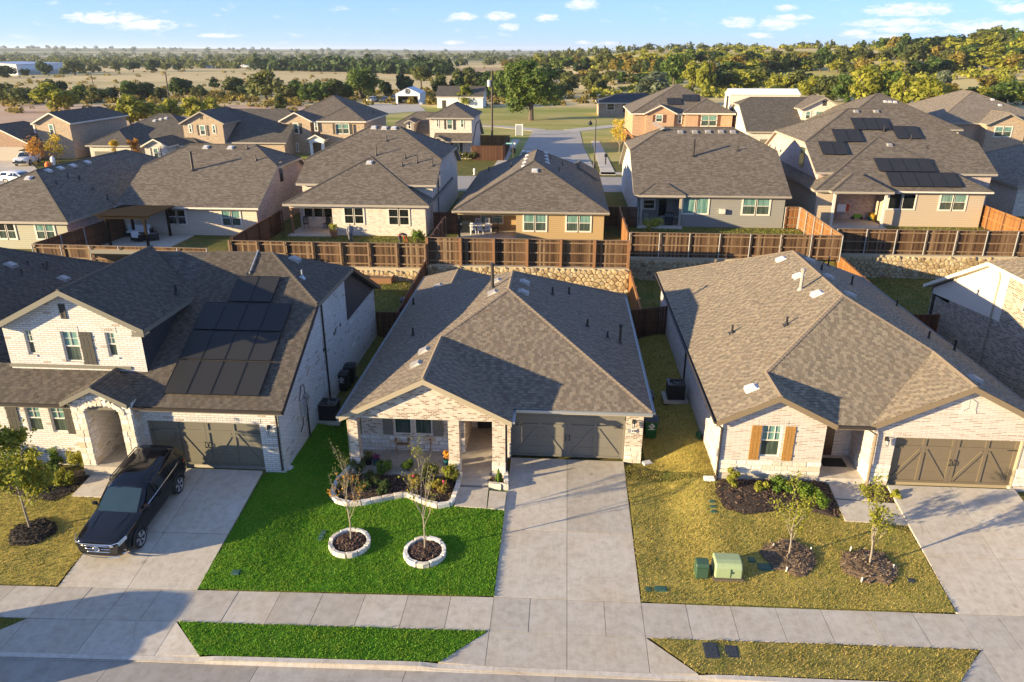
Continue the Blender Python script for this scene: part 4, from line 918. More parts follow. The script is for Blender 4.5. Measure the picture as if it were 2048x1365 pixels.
# row of upright bricks over the window
q = MB()
for k in range(int((w1_ - w0 + .5) / .09)): q.box(w0 - .25 + k * .09, w0 - .25 + k * .09 + .078, wy - .012, wy + .02, wz1 + .02, wz1 + .24)
q.build('soldier_course', m_bR, hR)
dx0, dx1, dz0 = 13.6, 18.48, .555; dz1 = dz0 + 2.12; ga, gb = g2l + .3, g2r - .32
mb = MB(); wall_panel(mb, (0, wy - .03, 0), (1, 0, 0), (0, -1, 0), [(ga, .1), (gb, .1), (gb, gk(gb, g2m, g2z)), (g2m, gk(g2m, g2m, g2z)), (ga, gk(ga, g2m, g2z))], [(dx0, dx1, .1, dz1)], .2)
mb.poly([(gb, wy, 0), (gb, 48.0, 0), (gb, 48.0, ze), (gb, wy, ze)]); mb.poly([(ga, wy - .03, .1), (ga, eb, .1), (ga, eb, ze), (ga, wy - .03, ze)]); mb.poly([(wx1, eb, .1), (ga, eb, .1), (ga, eb, ze), (wx1, eb, ze)]); mb.poly([(wx0, 48, 0), (gb, 48, 0), (gb, 48, ze), (wx0, 48, ze)])
wgR = mb.build('garage_wall', m_bR, hR)
q = MB()
for k in range(int((dx1 - dx0 + .4) / .09)): q.box(dx0 - .2 + k * .09, dx0 - .2 + k * .09 + .078, wy - .045, wy - .02, dz1 + .02, dz1 + .25)
q.build('soldier_course', m_bR, hR)
garage_door(hR, dx0, dx1, dz0, dz1, wy + .13, m_doorR)
q = MB(); q.box(dx1 - .001, dx1 + .06, wy - .05, wy + .1, dz0, dz1); q.box(dx0, dx1, wy + .17, wy + .5, .2, dz0 - .004); q.build('door_jamb', m_trimC, hR)
for a, b in ((ga, dx0), (dx1 + .06, gb)): ashlar(wgR, (a, wy - .03, dz0 + .08), (1, 0, 0), (0, -1, 0), b - a, .78, 4, .04, (.25, .5))
ashlar(wgR, (ga, wy, dz0 + .08), (0, 1, 0), (-1, 0, 0), 1.2, .78, 4, .03, (.3, .6))
q = MB(); q.box(wx1 + .01, ga - .01, wy + .02, eb, .1, .66); q.build('porch_slab', m_conc, hR)
fx0, fx1 = wx1 + .18, wx1 + 1.12; m_mahog = plain('mahogany_door', (0.055, 0.022, 0.010), 0.35, vary=.25, scale=9)
q = MB(); q.box(fx0, fx1, eb - .06, eb - .01, .7, 2.75); fd = q.build('front_door', m_mahog, hR)
for a, b, c, d in ((.12, .42, .15, .9), (.52, .82, .15, .9), (.12, .42, 1.05, 1.85), (.52, .82, 1.05, 1.85)): q = MB(); q.box(fx0 + a, fx0 + b, eb - .085, eb - .062, .7 + c, .7 + d); q.build('door_panel', m_mahog, fd)
q = MB(); q.box(fx0 + .04, fx0 + .09, eb - .12, eb - .07, 1.6, 1.85); q.build('handle', m_black, fd)
lantern(hR, (at(1772, 881, y=wy - .05).x, wy - .04, at(1772, 881, y=wy - .05).z), (0, -1, 0))
# chevron brick panel in the garage gable
gv = at(1720 + 1368 / 6.2, 780 + 168 / 6.2, y=wy - .04); q = MB()
for k in range(4):
    for sg in (-1, 1): q.bar((gv.x + sg * .02, wy - .042, gv.z + .16 - k * .1), (gv.x + sg * .26, wy - .042, gv.z - .02 - k * .1), .07, .03, up=(0, -1, 0))
for k in range(7): q.box(gv.x - .3 + k * .088, gv.x - .3 + k * .088 + .07, wy - .055, wy - .028, gv.z - .44, gv.z - .34)
q.build('chevron_panel', m_trimW, hR)
downspout(hR, [(x0 - .06, y0 + .1, ze - .1), (wx0 - .05, wy - .06, ze - .4), (wx0 - .04, wy - .06, .35)], m_gutterd); downspout(hR, [(g2l - .1, y0 - .02, ze - .12), (ga + .06, wy - .13, ze - .45), (ga + .08, wy - .14, .3)], m_trimR)
downspout(hR, [(x0 - .06, 36.7, ze - .1), (wx0 - .05, 36.7, ze - .5), (wx0 - .05, 36.7, .4)], m_gutterd)
for px, py in ((1562, 520), (1597, 553), (1634, 589), (1503, 778)): roof_vent(rR, px, py, RB if py < 760 else RA, m_ventw)
vent_pipe(rR, 1601, 580, RB, 1.0, .085, m_vent, True)
for px, py in ((1464, 666), (1573, 650)): vent_pipe(rR, px, py, RB, .4)
for px, py in ((1619, 522), (1657, 555), (1699, 591), (1949, 760)): roof_vent(rR, px, py, RG, m_vent)
for px, py, h in ((1643, 541, .5), (1656, 533, .6), (1703, 571, .55), (1793, 613, .4), (1857, 678, .4), (1908, 702, .6)): vent_pipe(rR, px, py, RG, h)
# ------------------------------------------------------------------ left house
hL = thing('brick_house', 'white painted brick house with black solar panels and an arched stone entry', 'house', (-17, 34, .4), group='houses of the near row')
ze, yf, yr, xr = 3.5, 26.3, 43.5, -11.15; ymid = (yf + yr) / 2; zr = ze + s * (ymid - yf); zc = 6.25; yc0 = yf + (zc - ze) / s; yc1 = yr - (zc - ze) / s; xh = xr - (zr - zc) / s
XL = -27.0; cgm, cgr, cgl, cgy, cgz = -20.4, -17.1, -23.7, 27.5, 8.06; cge = cgz - s * (cgr - cgm)
cj = yf + (cge - ze) / s                  # where the second storey eave meets the main slope
LM1 = [(cgr - .45, yf, ze), (xr, yf, ze), (xr, yc0, zc), (xh, ymid, zr), (cgr - .45, ymid, zr)]
LM0 = [(XL, yf, ze), (cgr - .45, yf, ze), (cgr - .45, yf + 1.9, ze + .95), (XL, yf + 1.9, ze + .95)]
LM2 = [(cgm, ymid - 3, zr - 1.5), (cgr - .45, ymid - 3, zr - 1.5), (cgr - .45, ymid, zr), (cgm, ymid, zr)]
LH = [(xr, yc0, zc), (xr, yc1, zc), (xh, ymid, zr)]
LB_ = [(xr, yc1, zc), (xr, yr, ze), (cgl, yr, ze), (cgl, ymid, zr), (xh, ymid, zr)]
yb2 = ymid + (cgz - zr) / s + .1
CGR = [(cgm, cgy, cgz), (cgr, cgy, cge), (cgr, cj, cge), (cgm, ymid, cgz)]
CGL = [(cgm, cgy, cgz), (cgl, cgy, cge), (cgl, ymid, cge), (cgm, ymid, cgz)]
CGB = [(cgm, ymid, cgz), (cgr, ymid, cge + .02), (cgr, ymid + .6, cge + .02), (cgm, ymid + .6, cgz)]
rL = roof(hL, [LM1, LM0, LM2, LH, LB_, CGR, CGL], m_rf2, m_trimL)
eg = dict(m=-18.87, l=-20.3, r=-17.44, y=25.95, z=4.47); ege = eg['z'] - s * (eg['r'] - eg['m']); egj = 27.95
ER_ = [(eg['m'], eg['y'], eg['z']), (eg['r'], eg['y'], ege), (eg['r'], yf + (ege - ze) / s + .02, ege), (eg['m'], egj, eg['z'])]
EL_ = [(eg['m'], eg['y'], eg['z']), (eg['l'], eg['y'], ege), (eg['l'], yf + (ege - ze) / s + .02, ege), (eg['m'], egj, eg['z'])]
rE = roof(hL, [ER_, EL_], m_rf2, m_trimL, name='entry_roof')
tabs(rL, [LM1, LM0, LH, CGR], m_shL, 3); tabs(rE, [ER_, EL_], m_shL, 4)
caps(rL, [((cgm, cgy, cgz), (cgm, ymid, cgz), CGL, CGR), ((xr, yc0, zc), (xh, ymid, zr), LM1, LH), ((cgr, ymid, zr), (xh, ymid, zr), LM1, LB_)], m_rcapd); caps(rE, [((eg['m'], eg['y'], eg['z']), (eg['m'], egj, eg['z']), EL_, ER_)], m_rcapd)
rake(rL, m_trimL, (cgl, cge), (cgm, cgz), cgy - .02); rake(rL, m_trimL, (cgm, cgz), (cgr, cge), cgy - .02); rake(rE, m_trimL, (eg['l'], ege), (eg['m'], eg['z']), eg['y'] - .02, .2); rake(rE, m_trimL, (eg['m'], eg['z']), (eg['r'], ege), eg['y'] - .02, .2)
mb = MB(); mb.box(cgr - .55, cgr + .0, cgy - .021, cgy + .46, cge - .30, cge - .24); mb.poly([(cgr - .5, cgy - .022, cge - .02), (cgr - .0, cgy - .022, cge - .24), (cgr - .5, cgy - .022, cge - .24)])
mb.build('eave_return', m_trimL, rL)
gutter(rL, (eg['r'] + .02, yf, ze), (xr, yf, ze), m_gutterd, (0, -1, 0)); gutter(rL, (XL, yf, ze), (eg['l'], yf, ze), m_gutterd, (0, -1, 0))
# walls
gy_, rx = 26.78, -11.5
dx0, dx1, dz0 = -17.275, -12.395, .496; dz1 = dz0 + 2.12
mb = MB(); wall_panel(mb, (0, gy_, 0), (1, 0, 0), (0, -1, 0), [(-17.6, 0), (rx, 0), (rx, ze - .05), (-17.6, ze - .05)], [(dx0, dx1, 0, dz1)], .2)
gwl = mb.build('garage_wall', m_bL, hL)
garage_door(hL, dx0, dx1, dz0, dz1, gy_ + .14, m_doorL)
q = MB()
for k in range(int((dx1 - dx0 + .3) / .1)): q.box(dx0 - .15 + k * .1, dx0 - .15 + k * .1 + .088, gy_ - .012, gy_ + .02, dz1 + .02, dz1 + .27)
q.build('soldier_course', m_bL, hL); q = MB(); q.box(dx0, dx1, gy_ + .18, gy_ + .6, .1, dz0 - .004); q.build('garage_sill', m_conc, hL)
lowz = lambda px, py: at(px, py, y=gy_)
wins = []
for a, b in (((45.7, 811), (89.5, 866)), ((93.5, 811.5), (137, 866.5))): p, q_ = lowz(*a), lowz(*b); wins.append((p.x, q_.x, q_.z, p.z))
wz0, wz1 = wins[0][2] + .05, wins[0][3]; wins = [(a, b, wz0, wz1) for a, b, _, _ in wins]; o_ = wins[0][0]
mb = MB(); wall_panel(mb, (0, gy_, 0), (1, 0, 0), (0, -1, 0), [(-26.6, 0), (-20.0, 0), (-20.0, ze - .02), (-26.6, ze - .02)], wins, .13)
mb.build('front_wall', m_bL, hL)
for a, b, c, d in wins: window(hL, (a, gy_ + .1, c), (1, 0, 0), (0, -1, 0), b - a, d - c, grid=True)
shutter(hL, (lowz(17, 840).x, gy_ - .003, wz0 - .05), (1, 0, 0), (0, -1, 0), .52, wz1 - wz0 + .08, m_dshut); shutter(hL, (wins[1][1] + .02, gy_ - .003, wz0 - .05), (1, 0, 0), (0, -1, 0), .5, wz1 - wz0 + .08, m_dshut)
# second storey
uy = 27.95; up_ = lambda px, py: at(px, py, y=uy)
ww = []
for a, b in (((44.8, 660), (73, 709.6)), ((118.7, 663), (166, 724.5)), ((208, 665.6), (237, 714.5))): p, q_ = up_(*a), up_(*b); ww.append((p.x, q_.x, q_.z, p.z))
va, vb = up_(116, 608), up_(135, 638); ul, ur = cgl + .12, cgr - .42
mb = MB(); gk = lambda x: cgz - s * abs(x - cgm) - .15
wall_panel(mb, (0, uy, 0), (1, 0, 0), (0, -1, 0), [(ul, 3.9), (ur, 3.9), (ur, gk(ur)), (cgm, gk(cgm)), (ul, gk(ul))], ww, .13); mb.build('upper_wall', m_bL, hL)
q = MB(); q.poly([(ur, uy, 3.9), (ur, cj + .4, 3.9), (ur, cj + .4, cge), (ur, uy, cge)]); q.build('upper_side_wall', m_sdark, hL)
for i, (a, b, c, d) in enumerate(ww): window(hL, (a, uy + .1, c), (1, 0, 0), (0, -1, 0), b - a, d - c, grid=True)
for a, b, c, d in ww:
    q = MB()
    for k in range(int((b - a + .3) / .1)): q.box(a - .15 + k * .1, a - .15 + k * .1 + .088, uy - .012, uy + .02, d + .02, d + .25)
    q.build('soldier_course', m_bL, hL); q = MB(); q.box(a - .05, b + .05, uy - .04, uy + .1, c - .08, c - .005); q.build('window_sill', m_bL, hL)
shutter(hL, (up_(162, 690).x, uy - .003, ww[1][2] - .1), (1, 0, 0), (0, -1, 0), .56, ww[1][3] - ww[1][2] + .1, m_dshut)
q = MB(); fr = [(va.x, vb.x, vb.z, va.z)]
for a, b, c, d in fr:
    q.box(a, a + .06, uy - .04, uy, c, d); q.box(b - .06, b, uy - .04, uy, c, d); q.box(a + .06, b - .06, uy - .04, uy, d - .06, d); q.box(a + .06, b - .06, uy - .04, uy, c, c + .06)
    lv = q.build('gable_vent', m_dshut, hL); q2 = MB()
    for k in range(9): z_ = c + .07 + k * (d - c - .12) / 9; q2.fbox((a + .06, uy - .01, z_), (b - a - .12, 0, 0), (0, -.03, .05), (0, .006, .008))
    q2.build('louvre', m_dshut, lv)
q = MB(); q.box(ul - .05, cgr - 1.1, uy - .05, uy - .004, 4.42, 4.56); q.build('flashing', m_trimL, hL)
# right side wall with its siding panel
mb = MB(); mb.poly([(rx, gy_, 0), (rx, yr - .4, 0), (rx, yr - .4, ze), (rx, yc1, zc - .1), (rx, yc0, zc - .1), (rx, gy_, ze + .05)])
mb.poly([(rx, yr - .4, 0), (XL, yr - .4, 0), (XL, yr - .4, ze), (rx, yr - .4, ze)]); mb.build('side_wall', m_bL, hL)
xs_ = rx + .012; ya2 = at(694.8, 638, x=xs_); yb3 = at(750, 577.6, x=xs_); zs = (ya2.z + yb3.z) / 2
q = MB(); q.prism([(xs_, ya2.y, zs), (xs_, yr - .42, zs), (xs_, yr - .42, ze + .0), (xs_, yc1, zc - .12), (xs_, ya2.y, zc - .12)], (-.01, 0, 0)); q.build('gable_siding', m_sdark, hL)
for a, b in (((xr, yf, ze), (xr, yc0, zc)), ((xr, yc1, zc), (xr, yr, ze))): mb = MB(); mb.prism([a, b, (b[0], b[1], b[2] - .22), (a[0], a[1], a[2] - .22)], (.025, 0, 0)); mb.build('rake_board', m_gutterd, rL)
for a, b in (((678, 566), (686, 610)), ((699.5, 646), (709.5, 683))):
    p, q_ = at(*a, x=rx), at(*b, x=rx); ym = (p.y + q_.y) / 2
    window(hL, (rx, ym - .45, q_.z - .1), (0, 1, 0), (1, 0, 0), .9, max(1.0, p.z - q_.z + .1), up=m_dglass, lo=m_dglass)
p = at(642, 610, x=rx + .05); downspout(hL, [(rx + .3, p.y, zc - .12), (rx + .06, p.y, zc - .4), (rx + .06, p.y, .4)], m_gutterd); downspout(hL, [(xr - .1, yf - .05, ze - .1), (rx - .12, gy_ - .06, ze - .4), (rx - .12, gy_ - .06, .45)], m_gutterd)
for px, py in ((647, 700), (668, 668), (671, 661), (680, 650)): p = at(px, py, x=rx); q = MB(); q.box(rx - .01, rx + .03, p.y - .07, p.y + .07, p.z - .08, p.z + .08); q.build('wall_vent', m_gutterd, hL)
# stone entry with an arch
ey, ex0, ex1, ez = 26.2, -20.05, -17.46, .72
ax0, ax1 = at(176, 850, y=ey).x, at(243, 850, y=ey).x; asz, apz = at(243, 828, y=ey).z, at(208, 813, y=ey).z; am = (ax0 + ax1) / 2; ar = (ax1 - ax0) / 2
arc = [(am + ar * math.cos(t), asz + (apz - asz) * math.sin(t)) for t in [math.pi * k / 12 for k in range(13)]]
ek = lambda x: eg['z'] - s * abs(x - eg['m']) - .14
mb = MB(); F = lambda q: mb.poly([(x, ey, z) for x, z in q])
F([(ex0, 0), (ax0, 0), (ax0, asz), (ex0, asz)]); F([(ax1, 0), (ex1, 0), (ex1, asz), (ax1, asz)]); F([(ex0, asz), (ax0, asz), (ax0, ek(ax0)), (ex0, ek(ex0))]); F([(ax1, asz), (ex1, asz), (ex1, ek(ex1)), (ax1, ek(ax1))])
for (xa, za), (xb, zb_) in zip(arc, arc[1:]):
    F([(xa, za), (xa, ek(xa)), (xb, ek(xb)), (xb, zb_)]); mb.poly([(xa, ey, za), (xb, ey, zb_), (xb, ey + .5, zb_), (xa, ey + .5, za)])
for xx in (ax0, ax1): mb.poly([(xx, ey, 0), (xx, ey + 2.6, 0), (xx, ey + 2.6, asz), (xx, ey, asz)])
mb.poly([(ex1, ey, 0), (ex1, gy_, 0), (ex1, gy_, ege), (ex1, ey, ege)]); mb.poly([(ex0, ey, 0), (ex0, gy_, 0), (ex0, gy_, ege), (ex0, ey, ege)])
mb.poly([(ax0, ey + 2.6, 0), (ax1, ey + 2.6, 0), (ax1, ey + 2.6, 3.4), (ax0, ey + 2.6, 3.4)]); mb.poly([(ax0, ey + .5, 3.1), (ax1, ey + .5, 3.1), (ax1, ey + 2.6, 3.1), (ax0, ey + 2.6, 3.1)])
we = mb.build('entry_wall', m_bL, hL)
hS = asz - ez
ashlar(we, (ex0, ey, ez - .25), (1, 0, 0), (0, -1, 0), ax0 - ex0, hS + .25, 10, .04, (.2, .36)); ashlar(we, (ax1, ey, ez - .25), (1, 0, 0), (0, -1, 0), ex1 - ax1, hS + .25, 10, .04, (.2, .36))
ashlar(we, (ex1, ey, .45), (0, 1, 0), (1, 0, 0), gy_ - ey, ege - .5, 12, .03, (.22, .4)); ashlar(we, (ax0, ey, ez), (0, 1, 0), (1, 0, 0), .5, hS, 9, .02, (.2, .5))
for k in range(13):        # voussoirs
    t = math.pi * (k + .5) / 13; c = Vector((am + (ar + .15) * math.cos(t), ey - .02, asz + (apz - asz + .15) * math.sin(t)))
    stone(we, c, (1, 0, 0), (0, -1, 0), .19, .27, .09, tilt=-(t - math.pi / 2))
zz = asz + .02
while zz < eg['z'] - .3:    # gable courses left and right of the arch
    hh = .2; xa_ = ex0 if zz + hh < ek(ex0) else eg['m'] - (eg['z'] - .14 - zz - hh) / s; xb_ = 2 * eg['m'] - xa_ if xa_ > ex0 else ex1
    oy = max(0.0, min(1.0, (zz + hh * .4 - asz) / (apz + .3 - asz))); half = (ar + .3) * math.sqrt(max(0.0, 1 - oy * oy))
    for a, b in ((xa_, am - half), (am + half, xb_)):
        if b - a > .14: ashlar(we, (a, ey, zz), (1, 0, 0), (0, -1, 0), b - a, hh, 1, .035, (.2, .38))
    zz += hh
q = MB(); q.box(ex0 + .05, ex1 - .05, ey - .12, ey + 2.6, .1, ez); q.build('porch_slab', m_conc, hL)
q = MB(); q.box(ax1 - .06, ax1 - .012, ey + 1.3, ey + 2.3, ez + .02, ez + 2.2); fd = q.build('front_door', m_mahog, hL); q = MB(); q.box(ax1 - .10, ax1 - .062, ey + 1.38, ey + 1.44, ez + .9, ez + 1.2); q.build('handle', m_black, fd)
p = lowz(283, 852); lantern(hL, (p.x, gy_ - .012, p.z), (0, -1, 0)); p = lowz(538, 857); lantern(hL, (p.x, gy_ - .012, p.z), (0, -1, 0))
p = lowz(539, 872); q = MB(); q.box(p.x - .1, p.x + .02, gy_ - .03, gy_ - .004, p.z - .11, p.z + .05); hn = q.build('number_plate', m_galv, hL); text('218', .12, (p.x + .16, gy_ - .012, p.z - .03), m_trimC, hn)
vent_pipe(rL, 353, 590, CGR, .5, .06); vent_pipe(rL, 605, 556, LH, .4, .045, m_gutter); roof_vent(rL, 590, 520, LH, m_vent); vent_pipe(rL, 500, 547, LM1, .02, .03)
q = MB(); n = pnormal(LM1); a, b = on_plane(500, 548, LM1[0], n), on_plane(517, 503, LM1[0], n); q.tube([a + n * .06, b + n * .06], .035, 6); q.build('roof_conduit', m_galv, rL)
# solar array: panels lie on the slope, one thing each
def solar(quad, cols, rows, plane, label, grp, lift=.12):
    n = pnormal(plane); A, B, D = [on_plane(*p, plane[0], n) for p in (quad[0], quad[1], quad[3])]
    e = Z.cross(n).normalized(); e = e if e.dot(B - A) > 0 else -e; u = n.cross(e); u = u if u.z > 0 else -u
    wd = (B - A).dot(e) / cols; hg = (D - A).dot(u) / rows
    for r in range(rows):
        for c in range(cols):
            o = A + e * (c * wd + .012) + u * (r * hg + .012) + n * lift; w, h = wd - .024, hg - .024; ctr = o + e * w / 2 + u * h / 2
            t = thing('solar_panel', label(r, c), 'solar panel', ctr, group=grp)
            mb = MB(); f = .03
            for a, b_, cc, d in ((0, w, 0, f), (0, w, h - f, h), (0, f, f, h - f), (w - f, w, f, h - f)): mb.fbox(o + e * a + u * cc, e * (b_ - a), u * (d - cc), n * .04)
            mb.build('frame', m_solarfr, t); mb = MB(); mb.fbox(o + e * f + u * f + n * .02, e * (w - 2 * f), u * (h - 2 * f), n * .012); mb.build('glass', m_solar, t)
nm = ('leftmost', 'second from the left', 'third from the left', 'rightmost')
grpS = 'solar panels on the white brick house'
solar([(327, 791.5), (520, 796), (0, 0), (361, 724)], 4, 1, LM1, lambda r, c: 'bottom row solar panel on the white brick house, ' + nm[c], grpS)
solar([(359, 722.5), (543, 729.5), (0, 0), (386, 665)], 4, 1, LM1, lambda r, c: 'second row solar panel on the white brick house, ' + nm[c], grpS)
solar([(387, 663), (565.5, 668.5), (0, 0), (413, 608.5)], 4, 1, LM1, lambda r, c: 'third row solar panel on the white brick house, ' + nm[c], grpS)
solar([(457, 607), (542.8, 610.5), (0, 0), (481, 556)], 2, 1, LM1, lambda r, c: 'short top row solar panel on the white brick house, ' + ('left', 'right')[c] + ' one', grpS)
# ------------------------------------------------------------------ simple house kit for everything behind
RTOP = {}
def block(h, x0, x1, y0, y1, zb, ze, wall, roofm, trim, s=.5, gab='', oh=.42, clip=None, trimless=False, rec=None):
    """box of walls under a roof; gab: sides that are gables, among f r l b; clip: height where a side gable is cut to a half hip"""
    a0, a1, b0, b1 = x0 - oh, x1 + oh, y0 - oh, y1 + oh; P = []
    W_, D_ = a1 - a0, b1 - b0; mb = MB()
    if rec:
        ra, rb, rd = rec
        for a, b in ((x0, ra), (rb, x1)):
            if b - a > .05: mb.poly([(a, y0, zb), (b, y0, zb), (b, y0, ze - .05), (a, y0, ze - .05)])
        mb.box(ra + .003, rb - .003, y0, y0 + .2, ze - .42, ze - .06); mb.poly([(ra, y0 + rd, zb), (rb, y0 + rd, zb), (rb, y0 + rd, ze - .1), (ra, y0 + rd, ze - .1)]); mb.poly([(rb, y0, zb), (rb, y0 + rd, zb), (rb, y0 + rd, ze - .1), (rb, y0, ze - .1)]); mb.poly([(ra, y0 + .21, ze - .2), (rb, y0 + .21, ze - .2), (rb, y0 + rd, ze - .2), (ra, y0 + rd, ze - .2)])
        if ra > x0 + .3: mb.poly([(ra, y0, zb), (ra, y0 + rd, zb), (ra, y0 + rd, ze - .1), (ra, y0, ze - .1)])
    else: mb.poly([(x0, y0, zb), (x1, y0, zb), (x1, y0, ze - .05), (x0, y0, ze - .05)])
    lsy = y0 + rec[2] if rec and rec[0] < x0 + .3 else y0
    mb.poly([(x1, y0, zb), (x1, y1, zb), (x1, y1, ze - .05), (x1, y0, ze - .05)]); mb.poly([(x0, lsy, zb), (x0, y1, zb), (x0, y1, ze - .05), (x0, lsy, ze - .05)]); mb.poly([(x0, y1, zb), (x1, y1, zb), (x1, y1, ze - .05), (x0, y1, ze - .05)])
    if ('l' in gab or 'r' in gab) or (W_ >= D_ and 'f' not in gab):
        hw = D_ / 2; zr = ze + s * hw; ym = (b0 + b1) / 2
        cl = {c: (clip if clip is not None else zr) for c in 'lr'}
        cx = {}
        for c in 'lr': cx[c] = (zr - cl[c]) / s if c in gab else hw
        xl, xr_ = a0 + cx['l'], a1 - cx['r']
        def side(c): 
            zc_ = cl[c] if c in gab else ze; return zc_, b0 + (zc_ - ze) / s, b1 - (zc_ - ze) / s
        zl, l0, l1 = side('l'); zr2, r0, r1 = side('r')
        dd = lambda L: [p for i, p in enumerate(L) if i == 0 or (Vector(p) - Vector(L[i - 1])).length > 1e-3]
        Fp = dd([(a0, b0, ze), (a1, b0, ze), (a1, r0, zr2), (xr_, ym, zr), (xl, ym, zr), (a0, l0, zl)]); Bp = dd([(a0, b1, ze), (a1, b1, ze), (a1, r1, zr2), (xr_, ym, zr), (xl, ym, zr), (a0, l1, zl)])
        fix = lambda L: L[:-1] if (Vector(L[0]) - Vector(L[-1])).length < 1e-3 else L
        P = {'f': fix(Fp), 'b': fix(Bp)}
        if cx['l'] > .01: P['l'] = [(a0, l0, zl), (a0, l1, zl), (xl, ym, zr)]
        if cx['r'] > .01: P['r'] = [(a1, r0, zr2), (a1, r1, zr2), (xr_, ym, zr)]
        for c, xx, (zc_, q0, q1) in (('l', x0, (zl, l0, l1)), ('r', x1, (zr2, r0, r1))):
            if c in gab: mb.poly([(xx, y0, ze - .06), (xx, y1, ze - .06), (xx, min(y1, q1), zc_ - .1), (xx, max(y0, q0), zc_ - .1)])
    else:
        hw = W_ / 2; zr = ze + s * hw; m_ = (a0 + a1) / 2; yf_, yb_ = (b0 if 'f' in gab else b0 + hw), (b1 if 'b' in gab else b1 - hw)
        P = {'l': [(a0, b0, ze), (a0, b1, ze), (m_, yb_, zr), (m_, yf_, zr)], 'r': [(a1, b0, ze), (a1, b1, ze), (m_, yb_, zr), (m_, yf_, zr)]}
        if 'f' not in gab: P['f'] = [(a0, b0, ze), (a1, b0, ze), (m_, yf_, zr)]
        else: mb.poly([(x0, y0, ze - .06), (x1, y0, ze - .06), (x1, y0, ze + s * oh - .16), (m_, y0, zr - .16), (x0, y0, ze + s * oh - .16)])
        if 'b' not in gab: P['b'] = [(a0, b1, ze), (a1, b1, ze), (m_, yb_, zr)]
    mb.build('wall', wall, h)
    rf = roof(h, list(P.values()), roofm, trim, .2)
    key = list(P); L = []
    V3 = lambda p: tuple(round(c, 3) for c in p)
    for i in range(len(key)):
        for j in range(i + 1, len(key)):
            sh = [p for p in P[key[i]] if V3(p) in {V3(q) for q in P[key[j]]}]
            if len(sh) == 2: L.append((sh[0], sh[1], P[key[i]], P[key[j]]))
    if L and not trimless: caps(rf, L, m_rcap if roofm is m_rf3 else m_rcapd, .13)
    return rf, P
def pwin(h, y, a, b, pair=True, up=m_glass, lo=m_screen, trim=m_vinyl, n=2, rail=True):      # windows from photo corners on the wall plane y; n side by side
    A, B = at(*a, y=y), at(*b, y=y); w = (B.x - A.x) / n
    for k in range(n): window(h, (A.x + k * w + .04, y, B.z), (1, 0, 0), (0, -1, 0), w - .08, A.z - B.z, up=up, lo=lo, trim=trim, proud=.05, rail=rail)
    return A, B
def pshut(h, y, a, b, m):
    A, B = at(*a, y=y), at(*b, y=y); shutter(h, (A.x, y - .003, B.z), (1, 0, 0), (0, -1, 0), B.x - A.x, A.z - B.z, m, 2)
def vents(rf, plane, pts, m=m_ventw, s=.46):
    for p in pts: roof_vent(rf, p[0], p[1], plane, m, s)
def pipes(rf, plane, pts):
    for p in pts: vent_pipe(rf, p[0], p[1], plane, p[2], p[3] if len(p) > 3 else .06, m_gutterd)
gB = 'houses of the middle row'
# golden tan house behind the middle house
h = thing('sided_house', 'golden tan sided house with a hipped roof and a white dining set on its patio', 'house', (-3, 70, 1.95), group=gB); yB4 = 62.87
zE = at(1060, 424, y=62.45).z; xa, xb = at(903.4, 420.8, y=62.45).x + .42, at(1219.3, 426.6, y=62.45).x - .42; yb4 = at(1199.4, 347.5, z=zE).y - .42
rf, P = block(h, xa, xb, yB4, yb4, 1.9, zE, m_stan, m_rf1, m_trimC, rec=(xa, at(1032, 478, y=yB4).x, 3.4))
gutter(rf, (xa - .42, yB4 - .42, zE), (xb + .42, yB4 - .42, zE), m_trimG, (0, -1, 0))
tr = m_trimW
pwin(h, yB4, (1046.5, 428), (1093, 462.5)); pwin(h, yB4, (1132, 429.5), (1181.5, 463.5))
px0, px1 = xa, at(1032, 478, y=yB4).x
q = MB(); q.box(px0 + .02, px0 + .2, yB4 + .02, yB4 + .2, 1.95, zE - .42); q.build('patio_post', m_black, h)
pwin(h, yB4 + 3.39, (961, 424), (1006, 447), up=m_glass, lo=m_glass)
q = MB(); q.box(px0 - .1, px1 - .01, yB4 - .9, yB4 + 3.38, 1.8, 2.02); q.build('patio_slab', m_conc, h)
vents(rf, P['f'], [(1070, 342)], m_ventw); vents(rf, P['r'], [(1091 + k * 1.2, 307 + k * 6.5) for k in range(4)], m_ventw, .34); vents(rf, P['l'], [(1057 - k * 2.5, 305 + k * 7) for k in range(5)], m_ventw, .34)
pipes(rf, P['r'], [(1125, 332, .5), (1156, 337, .5), (1101, 318, .4), (1118, 343, .4)]); pipes(rf, P['l'], [(978, 343, .5), (1023, 334, .4)])
block(h, .2, 3.3, yb4 - 6.5, yb4 + .4, 3.5, zE + .35, m_stan, m_rf1, m_trimC, gab='b')
# cream brick house with the long front hip
h = thing('brick_house', 'tall cream brick house with a big front hip and people in its back yard', 'house', (-18, 72, 1.95), group=gB); yB3 = 63.27; ye = yB3 - .42
zE = (at(564, 406.9, y=ye).z + at(858, 414.8, y=ye).z) / 2; xa, xb = at(564, 406.9, y=ye).x + .42, at(858, 414.8, y=ye).x - .42
Pk = pnormal([(0, ye, zE), (1, ye, zE), (0, ye + 1, zE + .5)])
c0 = on_plane(883, 319.8, (0, ye, zE), Pk); rdg = on_plane(794.8, 252.5, (0, ye, zE), Pk)
xB3 = c0.x - .3
rf, P = block(h, xa + .4, xB3 - .1, yB3 + 2.7, yB3 + 2 * (rdg.y - yB3) - 2.7, 1.9, zE + 1.35, m_bcream, m_rf1, m_trimG, gab='lr', clip=c0.z)
q = MB(); yy = yB3 + .4
rf2, P2_ = block(h, xa, xb, yB3, yB3 + 14, 1.9, zE + .03, m_bcream, m_rf1, m_trimG, rec=(xa, at(668, 470, y=yB3).x, 2.6))
for a, b in (((753.5, 415), (778, 448)),): pass
